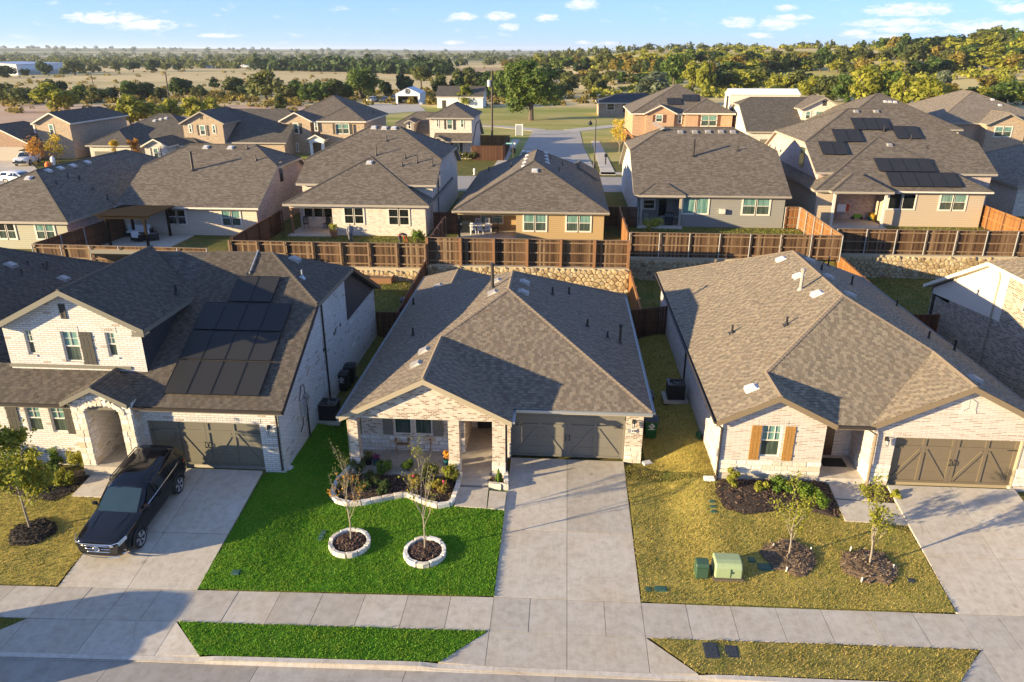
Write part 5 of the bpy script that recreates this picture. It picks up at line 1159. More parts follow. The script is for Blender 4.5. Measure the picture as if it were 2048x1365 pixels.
pwin(h, yB3, (686.5, 415.5), (729.5, 448), up=m_dglass, lo=m_dglass); pwin(h, yB3, (775.5, 418), (820, 450.5), up=m_dglass, lo=m_dglass); pwin(h, yB3 + 2.59, (606, 412), (667, 435.5), up=m_dglass, lo=m_dglass, n=3, rail=False)
q = MB(); q.box(xa + .02, xa + .2, yB3 + .02, yB3 + .2, 1.95, zE - .42); q.build('patio_post', m_post, h); q = MB(); q.box(xa - .1, at(668, 470, y=yB3).x - .01, yB3 - .8, yB3 + 2.58, 1.8, 2.02); q.build('patio_slab', m_conc, h)
vents(rf, P['f'], [(748, 256), (769, 257), (788, 257)]); vents(rf2, P2_['f'], [(739, 326)]); pipes(rf, P['f'], [(773, 282, .5), (752.5, 311, .9), (810, 317, .5), (834, 326, .6), (865, 332, .5), (804, 332, .4)])
downspout(h, [(xB3 + .02, yB3 + 5, zE + 2), (xB3 + .02, yB3 + 5, 2)], m_gutterd); q = MB(); q.box(xB3 - .12, xB3 - .05, yB3 + 6, yB3 + 6.9, 5.2, 6.8); q.build('window', m_dglass, h)
# cream house with pergola
h = thing('sided_house', 'cream sided house with a big gray brown roof and a black pergola', 'house', (-32, 71, 1.95), group=gB); yB2 = 62.45; ye = yB2 - .42
zE = (at(230, 411.6, y=ye).z + at(516, 419, y=ye).z) / 2; xa, xb = at(230, 411.6, y=ye).x + .35, at(516, 419, y=ye).x - .35
c0 = on_plane(555.5, 334.4, (0, ye, zE), Pk); rdg = on_plane(511.6, 289, (0, ye, zE), Pk)
rf, P = block(h, xa, xb, yB2, yB2 + 2 * (rdg.y - yB2), 1.9, zE, m_sbeige, m_rf1, m_trimG, gab='lr', clip=c0.z, oh=.38)
q = MB(); yy = yB2 + 2 * (rdg.y - yB2); q.poly([(xb + .01, yB2 + .01, 1.9), (xb + .01, yy, 1.9), (xb + .01, yy, zE), (xb + .01, yy - (c0.z - zE) * 2, c0.z - .12), (xb + .01, yB2 + (c0.z - zE) * 2, c0.z - .12), (xb + .01, yB2 + .01, zE)]); q.build('side_wall', m_bpink, h)
gutter(rf, (xa - .38, yB2 - .38, zE), (xb + .38, yB2 - .38, zE), m_vinyl, (0, -1, 0))
pwin(h, yB2, (333, 419), (375, 449), up=m_dglass, lo=m_dglass); pwin(h, yB2, (441, 421), (484, 452))
q = MB(); q.box(xb - .02, xb + .05, yB2 + 6.3, yB2 + 7.1, 5.6, 7.4); q.build('window', m_dglass, h)
vents(rf, P['f'], [(412, 295), (461, 296)]); pipes(rf, P['f'], [(386, 341, 1.7, .12), (494, 298, .4), (512, 321, .5)])
# sage hip house far left
h = thing('sided_house', 'sage sided house with a plain hipped roof at the left edge of the middle row', 'house', (-48, 64, 1.95), group=gB); ye = 56.3
zE = at(134.7, 444.9, y=ye).z; xb = at(134.7, 444.9, y=ye).x - .42
r0 = None
for hw_ in np.arange(4, 11, .05):
    p = Vector((xb + .42 - hw_, ye + hw_, zE + .5 * hw_)); d = p - _o; qx = 1024 + CF * d.dot(_r) / d.dot(_f)
    if qx < 71: break
xa = xb + .42 - 2 * hw_ + .42; yb1 = at(277, 343, z=zE).y
rf, P = block(h, xa, xb, ye + .42, max(yb1, ye + 2 * hw_ + 1), 1.7, zE, m_sgreen, m_rf1, m_trimG)
q = MB(); q.poly([(xb + .01, ye + .43, 1.7), (xb + .01, yb1, 1.7), (xb + .01, yb1, zE - .05), (xb + .01, ye + .43, zE - .05)]); q.build('side_wall', m_bpink, h)
pwin(h, ye + .42, (68, 447), (114, 479)); pwin(h, ye + .42, (-8, 446), (36, 478), up=m_dglass)
vents(rf, P['r'], [(97, 342), (121, 337), (146, 332), (175, 325)], m_ventw); vents(rf, P['f'], [(57, 357)], m_ventw); pipes(rf, P['r'], [(137, 356, .5), (160, 360, .4), (113, 368, .3), (186, 380, .3), (216, 400, .5)])
# warm gray house
h = thing('sided_house', 'warm gray sided house with a small hipped patio roof, right of the street', 'house', (13, 75, 1.95), group=gB); yB5 = 68.75; ye = yB5 - .42
zE = (at(1274, 392, y=ye).z + at(1583, 392, y=ye).z) / 2; xa, xb = at(1268, 392, y=ye).x + .36, at(1583, 392, y=ye).x - .36
c0 = on_plane(1558, 303, (0, ye, zE), Pk); rdg = on_plane(1400, 254.5, (0, ye, zE), Pk)
rf, P = block(h, xa, xb, yB5, yB5 + 2 * (rdg.y - yB5), 1.9, zE, m_sgray, m_rf1, m_trimG, gab='lr', clip=c0.z, oh=.4, rec=(at(1278, 400, y=yB5).x, at(1366, 396, y=yB5).x, 2.4))
q = MB(); yy = yB5 + 2 * (rdg.y - yB5)
q.poly([(xa - .01, yB5 + .01, 1.9), (xa - .01, yy, 1.9), (xa - .01, yy, zE), (xa - .01, yy - (c0.z - zE) * 2, c0.z - .12), (xa - .01, yB5 + (c0.z - zE) * 2, c0.z - .12), (xa - .01, yB5 + .01, zE)]); q.build('side_wall', m_bL, h)
gutter(rf, (xa - .4, yB5 - .4, zE), (xb + .4, yB5 - .4, zE), m_trimG, (0, -1, 0))
pr0, pr1 = at(1275, 400, y=yB5).x, at(1366, 396, y=yB5).x; pd = .55
rfp, Pp = block(h, pr0 + .3, pr1 - .2, yB5 - pd + .3, yB5 + 2.3, zE - .12, zE + .02, m_sgray, m_rf1, m_trimG, oh=.35)
q = MB()
for xx in (pr0 + .25, pr1 - .3): q.box(xx, xx + .22, yB5 - pd + .25, yB5 - pd + .47, 1.95, zE - .1)
q.build('patio_post', m_trimG, h); q = MB(); q.box(pr0 + .01, pr1 - .01, yB5 - pd - .6, yB5 + 2.38, 1.8, 2.03); q.build('patio_slab', m_conc, h)
pwin(h, yB5, (1366, 394), (1416, 428), up=m_glass, lo=m_glass, rail=False); pwin(h, yB5, (1486, 395.5), (1538, 430)); pwin(h, yB5 + 2.39, (1287, 400), (1309.5, 418), up=m_dglass, lo=m_dglass, n=1)
q = MB(); A = at(1319, 398, y=yB5 + 2.4); B = at(1331, 433, y=yB5 + 2.4); q.box(A.x, B.x, yB5 + 2.35, yB5 + 2.396, B.z, A.z); q.build('back_door', m_dglass, h)
q = MB(); A = at(1439, 418, y=yB5); B = at(1449, 427, y=yB5); q.box(A.x, B.x, yB5 - .3, yB5 - .004, B.z, A.z); q.build('wall_box', m_trimW, h)
vents(rf, P['f'], [(1361, 265), (1390, 265), (1416, 264.5), (1442, 264.5), (1466, 265)], m_vent, .5); pipes(rf, P['f'], [(1386, 313, 1.6, .12), (1475, 302, .45)])
if 'l' in P: vents(rf, P['l'], [(1309 + k * 5.3, 247 + k * 4) for k in range(4)], m_vent, .4)
# taupe house with solar panels
h = thing('sided_house', 'taupe sided house with two groups of solar panels and a cluttered patio', 'house', (32, 76, 1.95), group=gB); yB6 = 70.25; ye = yB6 - .42
zE = (at(1795, 385.6, y=ye).z + at(1988, 382.7, y=ye).z) / 2; xb = at(1988, 382.7, y=ye).x - .42
sl = at(1639.6, 369.5, z=zE + .15).x
c0 = on_plane(1610, 284.5, (0, ye, zE), Pk); rdg = on_plane(1720, 216.5, (0, ye, zE), Pk); xa6 = c0.x + .35
yd6 = 2 * (rdg.y - yB6)
rf, P = block(h, xa6, xb + 1.5, yB6 + 2.5, yB6 + yd6 - 2.5, 1.9, zE + 1.25, m_bpink, m_rf1, m_trimG, gab='lr', clip=c0.z, oh=.36)
pk = on_plane(1754, 272.8, (0, ye, zE), Pk); hx = pk.x
rf2, P2_ = block(h, 2 * hx - xb, xb, yB6, yB6 + yd6 - 5, 1.9, zE + .02, m_staupe, m_rf1, m_trimG, rec=(at(1669, 386, y=yB6).x, at(1776, 386, y=yB6).x, 3.0))
gutter(rf2, (at(1795, 386, y=ye).x, ye, zE), (xb + .42, ye, zE), m_vinyl, (0, -1, 0))
pa, pb_ = at(1667.5, 385.6, y=ye - 1.2).x, at(1795, 385.6, y=ye - 1.2).x
rfp, Pp = block(h, pa + .35, pb_ - .35, ye - .3, ye + 4, zE - .1, zE + .03, m_staupe, m_rf1, m_trimG, oh=.35)
q = MB()
for xx in (pa + .4, pb_ - .6): q.box(xx, xx + .2, ye - .35, ye - .15, 1.95, zE - .08)
q.build('patio_post', m_trimW, h); q = MB(); q.box(pa + .3, pb_ - .3, ye - 1.2, yB6 + 2.98, 1.8, 2.03); q.build('patio_slab', m_conc, h)
pwin(h, yB6, (1779, 387), (1828, 419), up=m_dglass, lo=m_dglass, rail=False); pwin(h, yB6, (1882, 389), (1929, 421)); pwin(h, yB6 + 2.99, (1681, 388), (1725, 408), up=m_screen, lo=m_screen)
q = MB(); w6 = (at(1578, 285, x=xa6), at(1592, 310, x=xa6)); q.box(xa6 - .06, xa6 - .004, yB6 + 7.2, yB6 + 8.6, 6.2, 8.1); q.build('window', m_screen, h)
vents(rf, P['f'], [(1712, 224), (1752, 224)], m_vent); vents(rf2, P2_['f'], [(1779, 291)], m_vent); pipes(rf, P['f'], [(1768, 263, .5)]); pipes(rf2, P2_['r'], [(1822, 280, .4), (1854, 297, .3)])
g6 = 'solar panels on the taupe house'
for q_, n_, lb in (([(1710, 262), (1783.5, 262), 0, (1702, 238.5)], 3, 'topmost'), ([(1794, 280), (1845, 279.5), 0, (1784, 255)], 2, 'right of the ridge'), ([(1672, 286), (1727, 286), 0, (1665, 261)], 2, 'middle of the left'), ([(1645, 311.5), (1698, 311.5), 0, (1637.5, 285.5)], 2, 'lowest left')):
    solar(q_, n_, 1, P['f'], lambda r, c, lb=lb, n_=n_: lb + ' group solar panel high on the taupe house, ' + (('left', 'right') if n_ == 2 else ('left', 'middle', 'right'))[c], g6)
for q_, n_, lb in (([(1758, 345.5), (1872, 345.5), 0, (1750, 319)], 4, 'upper'), ([(1783, 375.5), (1924, 375.5), 0, (1770, 347)], 5, 'lower')):
    solar(q_, n_, 1, P2_['f'], lambda r, c, lb=lb: lb + ' row solar panel on the taupe house front hip, number %s from the left' % ('one', 'two', 'three', 'four', 'five')[c], g6)
# right edge house of the middle row, and the two cut by the frame in the near row
h = thing('brick_house', 'plain hipped roof house at the right edge of the middle row', 'house', (50, 80, 2), group=gB)
zE = 5.0; p = at(1944, 344.6, z=zE); pr = at(1918, 294.8, z=zE + 2.2); rf, P = block(h, p.x + .5, p.x + 17, p.y - 8, p.y + 7, 1.9, zE, m_bcream, m_rf3, m_trimG); pipes(rf, P['f'], [(1960, 312, .4)])
h = thing('brick_house', 'dark roofed house cut by the left edge of the near row', 'house', (-33, 38, .4), group='houses of the near row')
zE = 3.3; e1 = at(212, 548, z=zE)
rf, P = block(h, -41, -25.6, 28.2, 45.5, .2, zE, m_btan, m_rf2, m_trimL)
tabs(rf, [P['r']], m_shL, 8)
vents(rf, P['r'], [(22, 531), (128, 558)], m_vent); pipes(rf, P['r'], [(45, 551, .4), (97, 538, .5), (88, 536, .3), (58, 531, .3), (82, 610, .4)])
hRR = thing('brick_house', 'mottled brick house with a cream stucco gable at the right edge of the near row', 'house', (27, 42, .6), group='houses of the near row')
zE = 3.4
rf, P = block(hRR, 23.3, 38, 28.0, 46.2, .3, zE, m_bRR, m_rf3, m_trimW, gab='lr', clip=6.55)
tabs(rf, [P['f'], P['l']] if 'l' in P else [P['f']], m_shR, 9)
wx_ = 23.24; wq = lambda px, py: at(px, py, x=wx_)
q = MB(); q.poly([(wx_, 43.9, .2), (wx_, 28, .2), (wx_, 28, zE), (wx_, 34.0, 6.4), (wx_, 40.2, 6.4), (wx_, 43.9, 4.55)]); q.build('side_wall', m_bRR, hRR)
m_stucco = plain('cream_stucco', (0.62, 0.54, 0.44), .9, vary=.06, scale=14)
q = MB(); a, b = wq(1993, 536), wq(1975, 612)
q.prism([(wx_ - .02, a.y - 1.4, 3.75), (wx_ - .02, 46.0, 3.0), (wx_ - .02, 46.0, 3.35), (wx_ - .02, 40.6, 6.2), (wx_ - .02, a.y - 1.4, 6.35)], (.012, 0, 0)); q.build('gable_stucco', m_stucco, hRR)
q = MB(); q.box(23.3, 38, 43.9, 46.3, 2.95, 3.3); q.box(23.25, 23.5, 45.7, 45.95, .2, 2.95); q.build('patio_post', m_black, hRR)
q = MB(); q.prism([(22.86, 46.62, zE), (22.86, 40.3, 6.55), (22.86, 40.3, 6.33), (22.86, 46.62, zE - .22)], (.03, 0, 0)); q.build('rake_board', m_trimW, hRR)
downspout(hRR, [(wx_ - .07, 39.8, 6.4), (wx_ - .07, 39.4, 6.0), (wx_ - .07, 39.4, .4)], m_trimG)
window(hRR, (wx_ - .01, 37.0, 4.9), (0, -1, 0), (-1, 0, 0), 1.4, 1.5, up=m_screen, lo=m_screen, proud=.05)
# ------------------------------------------------------------------ the row across the back street
gT = 'houses across the back street'
def tb(h, y, pl, pr, pe, depth, wall, rm, trim, gab='', zb=1.95, oh=.4, clip=None, dz=0, s=.5):
    A, B = at(pl, pe, y=y - oh), at(pr, pe, y=y - oh); return block(h, A.x + oh, B.x - oh, y, y + depth, zb, A.z + dz, wall, rm, trim, gab=gab, clip=clip, oh=oh, s=s)
def sides(h, x, y0, y1, z0, z1, m, name='side_wall'): q = MB(); q.poly([(x, y0, z0), (x, y1, z0), (x, y1, z1), (x, y0, z1)]); q.build(name, m, h)
# T1
y = 109; h = thing('brick_house', 'two storey brown brick house with a low garage wing, far left', 'house', (at(100, 300, y=y).x, y, 1.95), group=gT)
rf, P = tb(h, y, 62, 140, 246.6, 15, m_btan, m_rf2, m_trimW, gab='f'); A = at(140, 246, y=y)
rf2, P2_ = tb(h, y + .6, 60, 141, 247, 14, m_bred, m_rf2, m_trimW, dz=-.02); block(h, at(-60, 300, y=y - 3).x, at(57, 300, y=y - 3).x, y - 3, y + 8, 1.95, at(50, 286, y=y - 3).z, m_bred, m_rf2, m_trimW, gab='f')
pwin(h, y, (97, 250), (110, 269), n=1); pwin(h, y, (66, 249), (72, 266), n=1)
q = MB(); A, B = at(-40, 294, y=y - 3), at(55, 322, y=y - 3); q.box(A.x, B.x, y - 3.05, y - 3.004, 2.0, A.z); q.build('garage_door', m_trimG, h)
# T2
y = 108; h = thing('brick_house', 'single storey white brick house with a tan garage door across the back street', 'house', (at(260, 300, y=y).x, y, 1.95), group=gT)
rf, P = tb(h, y + 2.5, 169.5, 400, 290, 15, m_bcream, m_rf2, m_trimW); rf2, P2_ = tb(h, y, 169.5, 262, 291, 8, m_bcream, m_rf2, m_trimG); rf3, P3_ = tb(h, y - .5, 280, 336, 293, 8, m_bL, m_rf2, m_trimW, gab='f')
q = MB(); A, B = at(189, 303, y=y), at(238, 328, y=y); q.box(A.x, B.x, y - .05, y - .004, 2.0, A.z); q.build('garage_door', m_doorL, h)
pwin(h, y - .5, (306, 297), (319, 316), n=1); pshut(h, y - .5, (300, 296), (305.5, 316), m_dshut); pshut(h, y - .5, (319.5, 297), (325, 317), m_dshut); vents(rf, P['f'], [(309, 242), (321, 239), (332, 237)], m_ventw)
# T3
y = 112; h = thing('brick_house', 'tan brick house with a dark roof and a front gable of three windows', 'house', (at(420, 280, y=y).x, y, 1.95), group=gT)
rf, P = tb(h, y, 357, 447.4, 247, 12, m_btan, m_rf2, m_trimG, gab='f'); A = at(357, 300, y=y); B = at(566, 300, y=y)
rf2, P2_ = block(h, A.x, B.x, y + .8, y + 17, 1.95, at(500, 286, y=y).z, m_btan, m_rf2, m_trimG, gab='lr', clip=at(500, 238, y=y + 5).z)
for a, b in (((377, 250), (385, 265)), ((424, 251), (432.5, 267))): pwin(h, y, a, b, n=1)
pwin(h, y, (399, 252), (412, 270), n=1); pshut(h, y, (393, 250), (399, 271), m_dshut); pshut(h, y, (412.5, 251), (419, 272), m_dshut)
q = MB(); A, B = at(399, 232, y=y), at(405, 239, y=y); q.box(A.x, B.x, y - .05, y - .004, B.z, A.z); q.build('gable_vent', m_dshut, h)
# T4
y = 117; h = thing('brick_house', 'two storey tan brick house with black shutters and a small white porch', 'house', (at(640, 290, y=y).x, y, 1.95), group=gT)
rf, P = tb(h, y, 556, 623, 242.5, 12, m_btan, m_rf1, m_trimW, gab='f'); rf2, P2_ = tb(h, y + .8, 556, 731.5, 243, 15, m_btan, m_rf1, m_trimW); rf3, P3_ = tb(h, y + .2, 632, 731.5, 243, 9, m_btan, m_rf1, m_trimW, dz=.03)
for a, b, n_ in (((586, 247), (598, 267), 1), ((671, 248), (699, 268), 2), ((592, 287), (598, 303), 1), ((628.5, 246), (636, 262), 1)): pwin(h, y - (.0 if n_ < 2 else -.2), a, b, n=n_)
for a, b in (((579, 246.5), (585.5, 268)), ((598.5, 247), (605, 268)), ((665, 248), (671, 269)), ((699.5, 248.5), (706, 269))): pshut(h, y, a, b, m_dshut)
A, B = at(613, 279, y=y - 1.6), at(651, 279, y=y - 1.6); rfp, Pp = block(h, A.x + .3, B.x - .3, y - 1.6, y + 1, A.z - .5, A.z, m_swhite, m_rf1, m_trimW, gab='f', oh=.3)
q = MB()
for xx in (A.x + .4, B.x - .8): q.box(xx, xx + .4, y - 1.5, y - 1.1, 1.95, A.z)
q.build('porch_column', m_white, h); pipes(rf2, P2_['r'], [(748, 229, .6)])
# T5
y = 113; h = thing('brick_house', 'two storey cream brick house with a dormer beside the side street', 'house', (at(900, 300, y=y).x, y, 1.95), group=gT)
rf, P = tb(h, y, 852.4, 947.6, 236, 11, m_bcream, m_rf1, m_trimG); A, B = at(782, 290, y=y), at(962, 290, y=y)
rf2, P2_ = block(h, A.x, at(940, 290, y=y).x, y + 1, y + 16, 1.95, at(800, 288, y=y).z, m_bcream, m_rf1, m_trimG, gab='lr', clip=at(778, 248, y=y + 4).z)
xs5 = at(943, 290, y=y).x + .06; sides(h, xs5, y, y + 11, 1.95, at(900, 236, y=y).z, m_bL)
pwin(h, y, (872.5, 239), (878, 254), n=1); pwin(h, y, (893.5, 239.5), (905.5, 258.5), n=1); pwin(h, y, (921, 240), (928, 255), n=1); pshut(h, y, (888, 239), (893, 259), m_dshut); pshut(h, y, (906, 239.5), (911.5, 260), m_dshut)
A, B = at(867, 281, y=y - 1.4), at(944, 281, y=y - 1.4); q = MB(); q.prism([(A.x, y - 1.6, A.z - .1), (B.x, y - 1.6, A.z - .1), (B.x, y - .01, A.z + .95), (A.x, y - .01, A.z + .95)], (0, 0, -.18), 0, 1); q.build('porch_roof', [m_rf1, m_trimG], h)
rfe, Pe = block(h, at(868, 281, y=y - 1.6).x, at(886, 281, y=y - 1.6).x, y - 1.7, y, A.z - 1.2, A.z + .1, m_bcream, m_rf1, m_trimG, gab='f', oh=.3)
pwin(h, y, (908, 283), (919, 303), n=1); pshut(h, y, (902, 283), (907.5, 304), m_dshut); pshut(h, y, (919.5, 283), (925.5, 304), m_dshut)
A, B = at(812, 248, y=y + 2), at(827, 248, y=y + 2); rfd, Pd = block(h, A.x, B.x, y + 2, y + 6, A.z - 2.0, at(820, 245.5, y=y + 2).z, m_trimG, m_rf1, m_trimG, gab='f', oh=.3); pwin(h, y + 2, (815.5, 246), (822.5, 258), n=1, up=m_dglass, lo=m_dglass)
vents(rf2, P2_['f'], [(842, 208)], m_ventw)
# T6
y = 127; h = thing('brick_house', 'two storey orange brick house with rooftop solar panels, right of the side street', 'house', (at(1370, 250, y=y).x, y, 1.95), group=gT)
rf, P = tb(h, y, 1288, 1355, 227.5, 13, m_bora, m_rf1, m_trimW, gab='f'); rf2, P2_ = tb(h, y + .6, 1262, 1472, 227.2, 17, m_bora, m_rf1, m_trimW); rf3, P3_ = tb(h, y - .1, 1367.5, 1472, 227.2, 10, m_bora, m_rf1, m_trimW, dz=.03)
pwin(h, y, (1312, 230.5), (1324.5, 244), n=1); pwin(h, y + .55, (1356.5, 231), (1363, 247), n=1); pwin(h, y - .1, (1403, 231), (1432.5, 252.5), n=2); pshut(h, y - .1, (1397, 230.5), (1403, 253), plain('brown_shutter', (.12, .045, .022), .6)); 
pshut(h, y, (1306, 230), (1311.5, 246), bpy.data.materials['brown_shutter']); pshut(h, y, (1325, 230), (1331.5, 246), bpy.data.materials['brown_shutter']); pshut(h, y - .1, (1433, 231), (1439.5, 253), bpy.data.materials['brown_shutter'])
g7 = 'solar panels on the orange brick house'
solar([(1366, 204), (1397, 203.5), 0, (1366, 191)], 2, 1, P2_['f'], lambda r, c: 'black solar panel on the orange brick house roof, upper row, ' + ('left', 'right')[c], g7); solar([(1335, 211), (1364, 211), 0, (1335, 198)], 2, 1, P2_['f'], lambda r, c: 'black solar panel on the orange brick house roof, lower row, ' + ('left', 'right')[c], g7)
# T7
y = 118; h = thing('brick_house', 'pale brick house with a broad gray roof and a cross gable across the back street', 'house', (at(1580, 250, y=y).x, y, 1.95), group=gT)
A = at(1497, 263, y=y); B = at(1640, 263, y=y); rf, P = block(h, A.x, at(1690, 263, y=y).x, y, y + 17, 1.95, A.z, m_bL, m_rf2, m_trimG, gab='lr', clip=at(1494, 212, y=y + 4).z)
yy = y + 2.5; A = at(1600, 218, y=yy); B = at(1692, 220, y=yy); rf2, P2_ = block(h, A.x + .4, B.x - .4, yy, yy + 9, A.z - 3, A.z, m_bcream, m_rf1, m_trimG, gab='f')
pwin(h, yy, (1612, 223), (1620, 238), n=1); pwin(h, yy, (1632, 223), (1650, 238), n=1); q = MB(); A, B = at(1646, 202, y=yy), at(1652, 212, y=yy); q.box(A.x, B.x, yy - .05, yy - .004, B.z, A.z); q.build('gable_vent', m_dshut, h)
q = MB(); A, B = at(1520, 279, y=y), at(1552, 300, y=y); q.box(A.x, B.x, y - .05, y - .004, 2, A.z); q.build('garage_door', m_doorL, h)
# T8
y = 108; h = thing('brick_house', 'hip roofed brick house partly hidden by the taupe house', 'house', (at(1830, 260, y=y).x, y, 1.95), group=gT)
rf, P = tb(h, y, 1665, 1928, 258, 16, m_bcream, m_rf1, m_trimG); vents(rf, P['f'], [(1771, 204), (1780, 204.5), (1790, 205)], m_ventw); q = MB(); A, B = at(1850, 262, y=y), at(1906, 285, y=y); q.box(A.x, B.x, y - .05, y - .004, 2, A.z); q.build('garage_door', m_doorL, h)
# T9
y = 116; h = thing('brick_house', 'orange tan brick house with a broad light roof at the right edge', 'house', (at(1980, 250, y=y).x, y, 1.95), group=gT)
rf, P = tb(h, y, 1868, 2120, 246, 20, m_btan, m_rf3, m_trimG, s=.45); rf2, P2_ = tb(h, y - 2, 1973, 2063, 249, 8, m_btan, m_rf3, m_trimG, gab='f'); pwin(h, y - 2, (1991, 254), (2021, 274), n=2); vents(rf, P['f'], [(2000, 211), (1985, 200)], m_ventw)
# ------------------------------------------------------------------ country buildings beyond
y = 232; c = at(821, 205, y=y); w0, w1_ = at(792, 205, y=y).x, at(840, 205, y=y).x; gz0 = 2.0
h = thing('metal_garage', 'white metal garage with an open front and a round star wreath', 'garage', (c.x, y, gz0)); za = at(816, 187.5, y=y).z; zt = at(816, 176, y=y).z; x_m = (w0 + w1_) / 2; D = 10
mb = MB(); mb.poly([(w0, y, gz0), (w0, y + D, gz0), (w0, y + D, za), (w0, y, za)]); mb.poly([(w1_, y, gz0), (w1_, y + D, gz0), (w1_, y + D, za), (w1_, y, za)]); mb.poly([(w0, y + D, gz0), (w1_, y + D, gz0), (w1_, y + D, za), (x_m, y + D, zt), (w0, y + D, za)])
op = at(816, 192.5, y=y).z; wall_panel(mb, (0, y, 0), (1, 0, 0), (0, -1, 0), [(w0, gz0), (w1_, gz0), (w1_, za), (x_m, zt), (w0, za)], [(w0 + .6, w1_ - .6, gz0, op)], .1); mb.build('wall', m_white, h)
mb = MB(); mb.prism([(w0 - .2, y - .1, za), (x_m, y - .1, zt + .05), (x_m, y + D, zt + .05), (w0 - .2, y + D, za)], (0, 0, -.06)); mb.prism([(w1_ + .2, y - .1, za), (x_m, y - .1, zt + .05), (x_m, y + D, zt + .05), (w1_ + .2, y + D, za)], (0, 0, -.06)); mb.build('roof', m_gutter, h)
q = MB(); wz = (za + zt) / 2 - .2; n = 20; q.tube([(x_m + .62 * math.cos(t), y - .06, wz + .62 * math.sin(t)) for t in [2 * math.pi * k / n for k in range(n + 1)]], .13, 6, cap=False)
for k in range(5): t = math.pi / 2 + k * 2 * math.pi / 5; q.bar((x_m, y - .05, wz), (x_m + .5 * math.cos(t), y - .05, wz + .5 * math.sin(t)), .16, .04, up=(0, -1, 0))
q.build('wreath', m_black, h)
y = 216; w0, w1_ = at(874, 200, y=y).x, at(966, 218, y=y).x; h = thing('barn', 'long white farm building with a charcoal roof behind the houses', 'barn', ((w0 + w1_) / 2, y, 2)); zE = at(900, 194, y=y).z
rf, P = block(h, w0, w1_, y, y + 9, 1.9, zE, m_swhite, m_rf2, m_trimW, gab='lr', oh=.3, s=.55); q = MB(); A = at(884, 206, y=y); q.box(A.x, A.x + 1.1, y - .05, y - .004, 2, 4.1); q.build('door', m_dshut, h)
y = 191; w0, w1_ = at(1197, 226, y=y).x, at(1262, 226, y=y).x; h = thing('ranch_house', 'low tan brick ranch house with a slate gray roof and a satellite dish', 'house', ((w0 + w1_) / 2, y, 2)); zE = at(1220, 206, y=y - .5).z
rf, P = block(h, w0, w1_ + 9, y, y + 11, 1.9, zE, m_btan, shingle_far_mat('slate_far_shingles', (.04, .042, .046), (.06, .062, .066), (.085, .086, .09)), m_trimW, oh=.5, s=.33); pwin(h, y, (1214, 208), (1228.5, 220.5), n=1, up=m_dglass, lo=m_dglass); q = MB(); A, B = at(1246, 208, y=y), at(1253, 225, y=y); q.box(A.x, B.x, y - .05, y - .004, B.z, A.z); q.build('front_door', m_dshut, h)
q = MB(); A = at(1197, 191, y=y - 1); q.lathe([(.05, 0), (.3, .06), (.55, .22)], (A.x, y - 1, A.z - .1), 12); q.tube([(A.x, y - 1, A.z - .1), (A.x, y - .8, 1.95 + 2.6)], .05, 6); tag(q.build('satellite_dish', m_white), 'pale satellite dish at the corner of the low ranch house', 'satellite dish')
y = 205; w0, w1_ = at(1459, 210, y=y).x, at(1470, 210, y=y).x; h = thing('metal_shed', 'long cream metal shed with a white roof behind the pale brick house', 'shed', (w1_, y, 2)); zE = at(1472, 189, y=y).z; A = at(1587, 188, y=y + 6)
rf, P = block(h, w0, A.x, y, y + 7, 1.9, zE, m_stucco, m_white, m_trimW, gab='lr', oh=.15, s=.35, trimless=True); q = MB(); p = at(1468, 208, y=y); q.box(w0 - .05, w0 - .004, y + 1.8, y + 4.2, 2, 6); q.build('door', m_black, h)
A = at(36, 148, z=2.5); h = thing('warehouse', 'long white metal warehouse in the far field at left', 'warehouse', (A.x, A.y, 2)); za = at(36, 129, y=A.y).z; xL_, xR_ = at(-90, 148, y=A.y).x, at(36, 148, y=A.y).x
block(h, xL_, xR_, A.y, A.y + 60, 1.5, za, m_swhite, m_gutter, m_trimW, gab='f', s=.06, oh=.3, trimless=True); q = MB(); B = at(72, 148, y=A.y + 10); q.box(xR_ + .05, B.x, A.y + 3, A.y + 40, za * .4, za * .45 + 1); q.box(xR_ + .05, B.x - 1, A.y + 6, A.y + 40, 1.5, za * .4); q.build('lean_to', m_gutter, h)
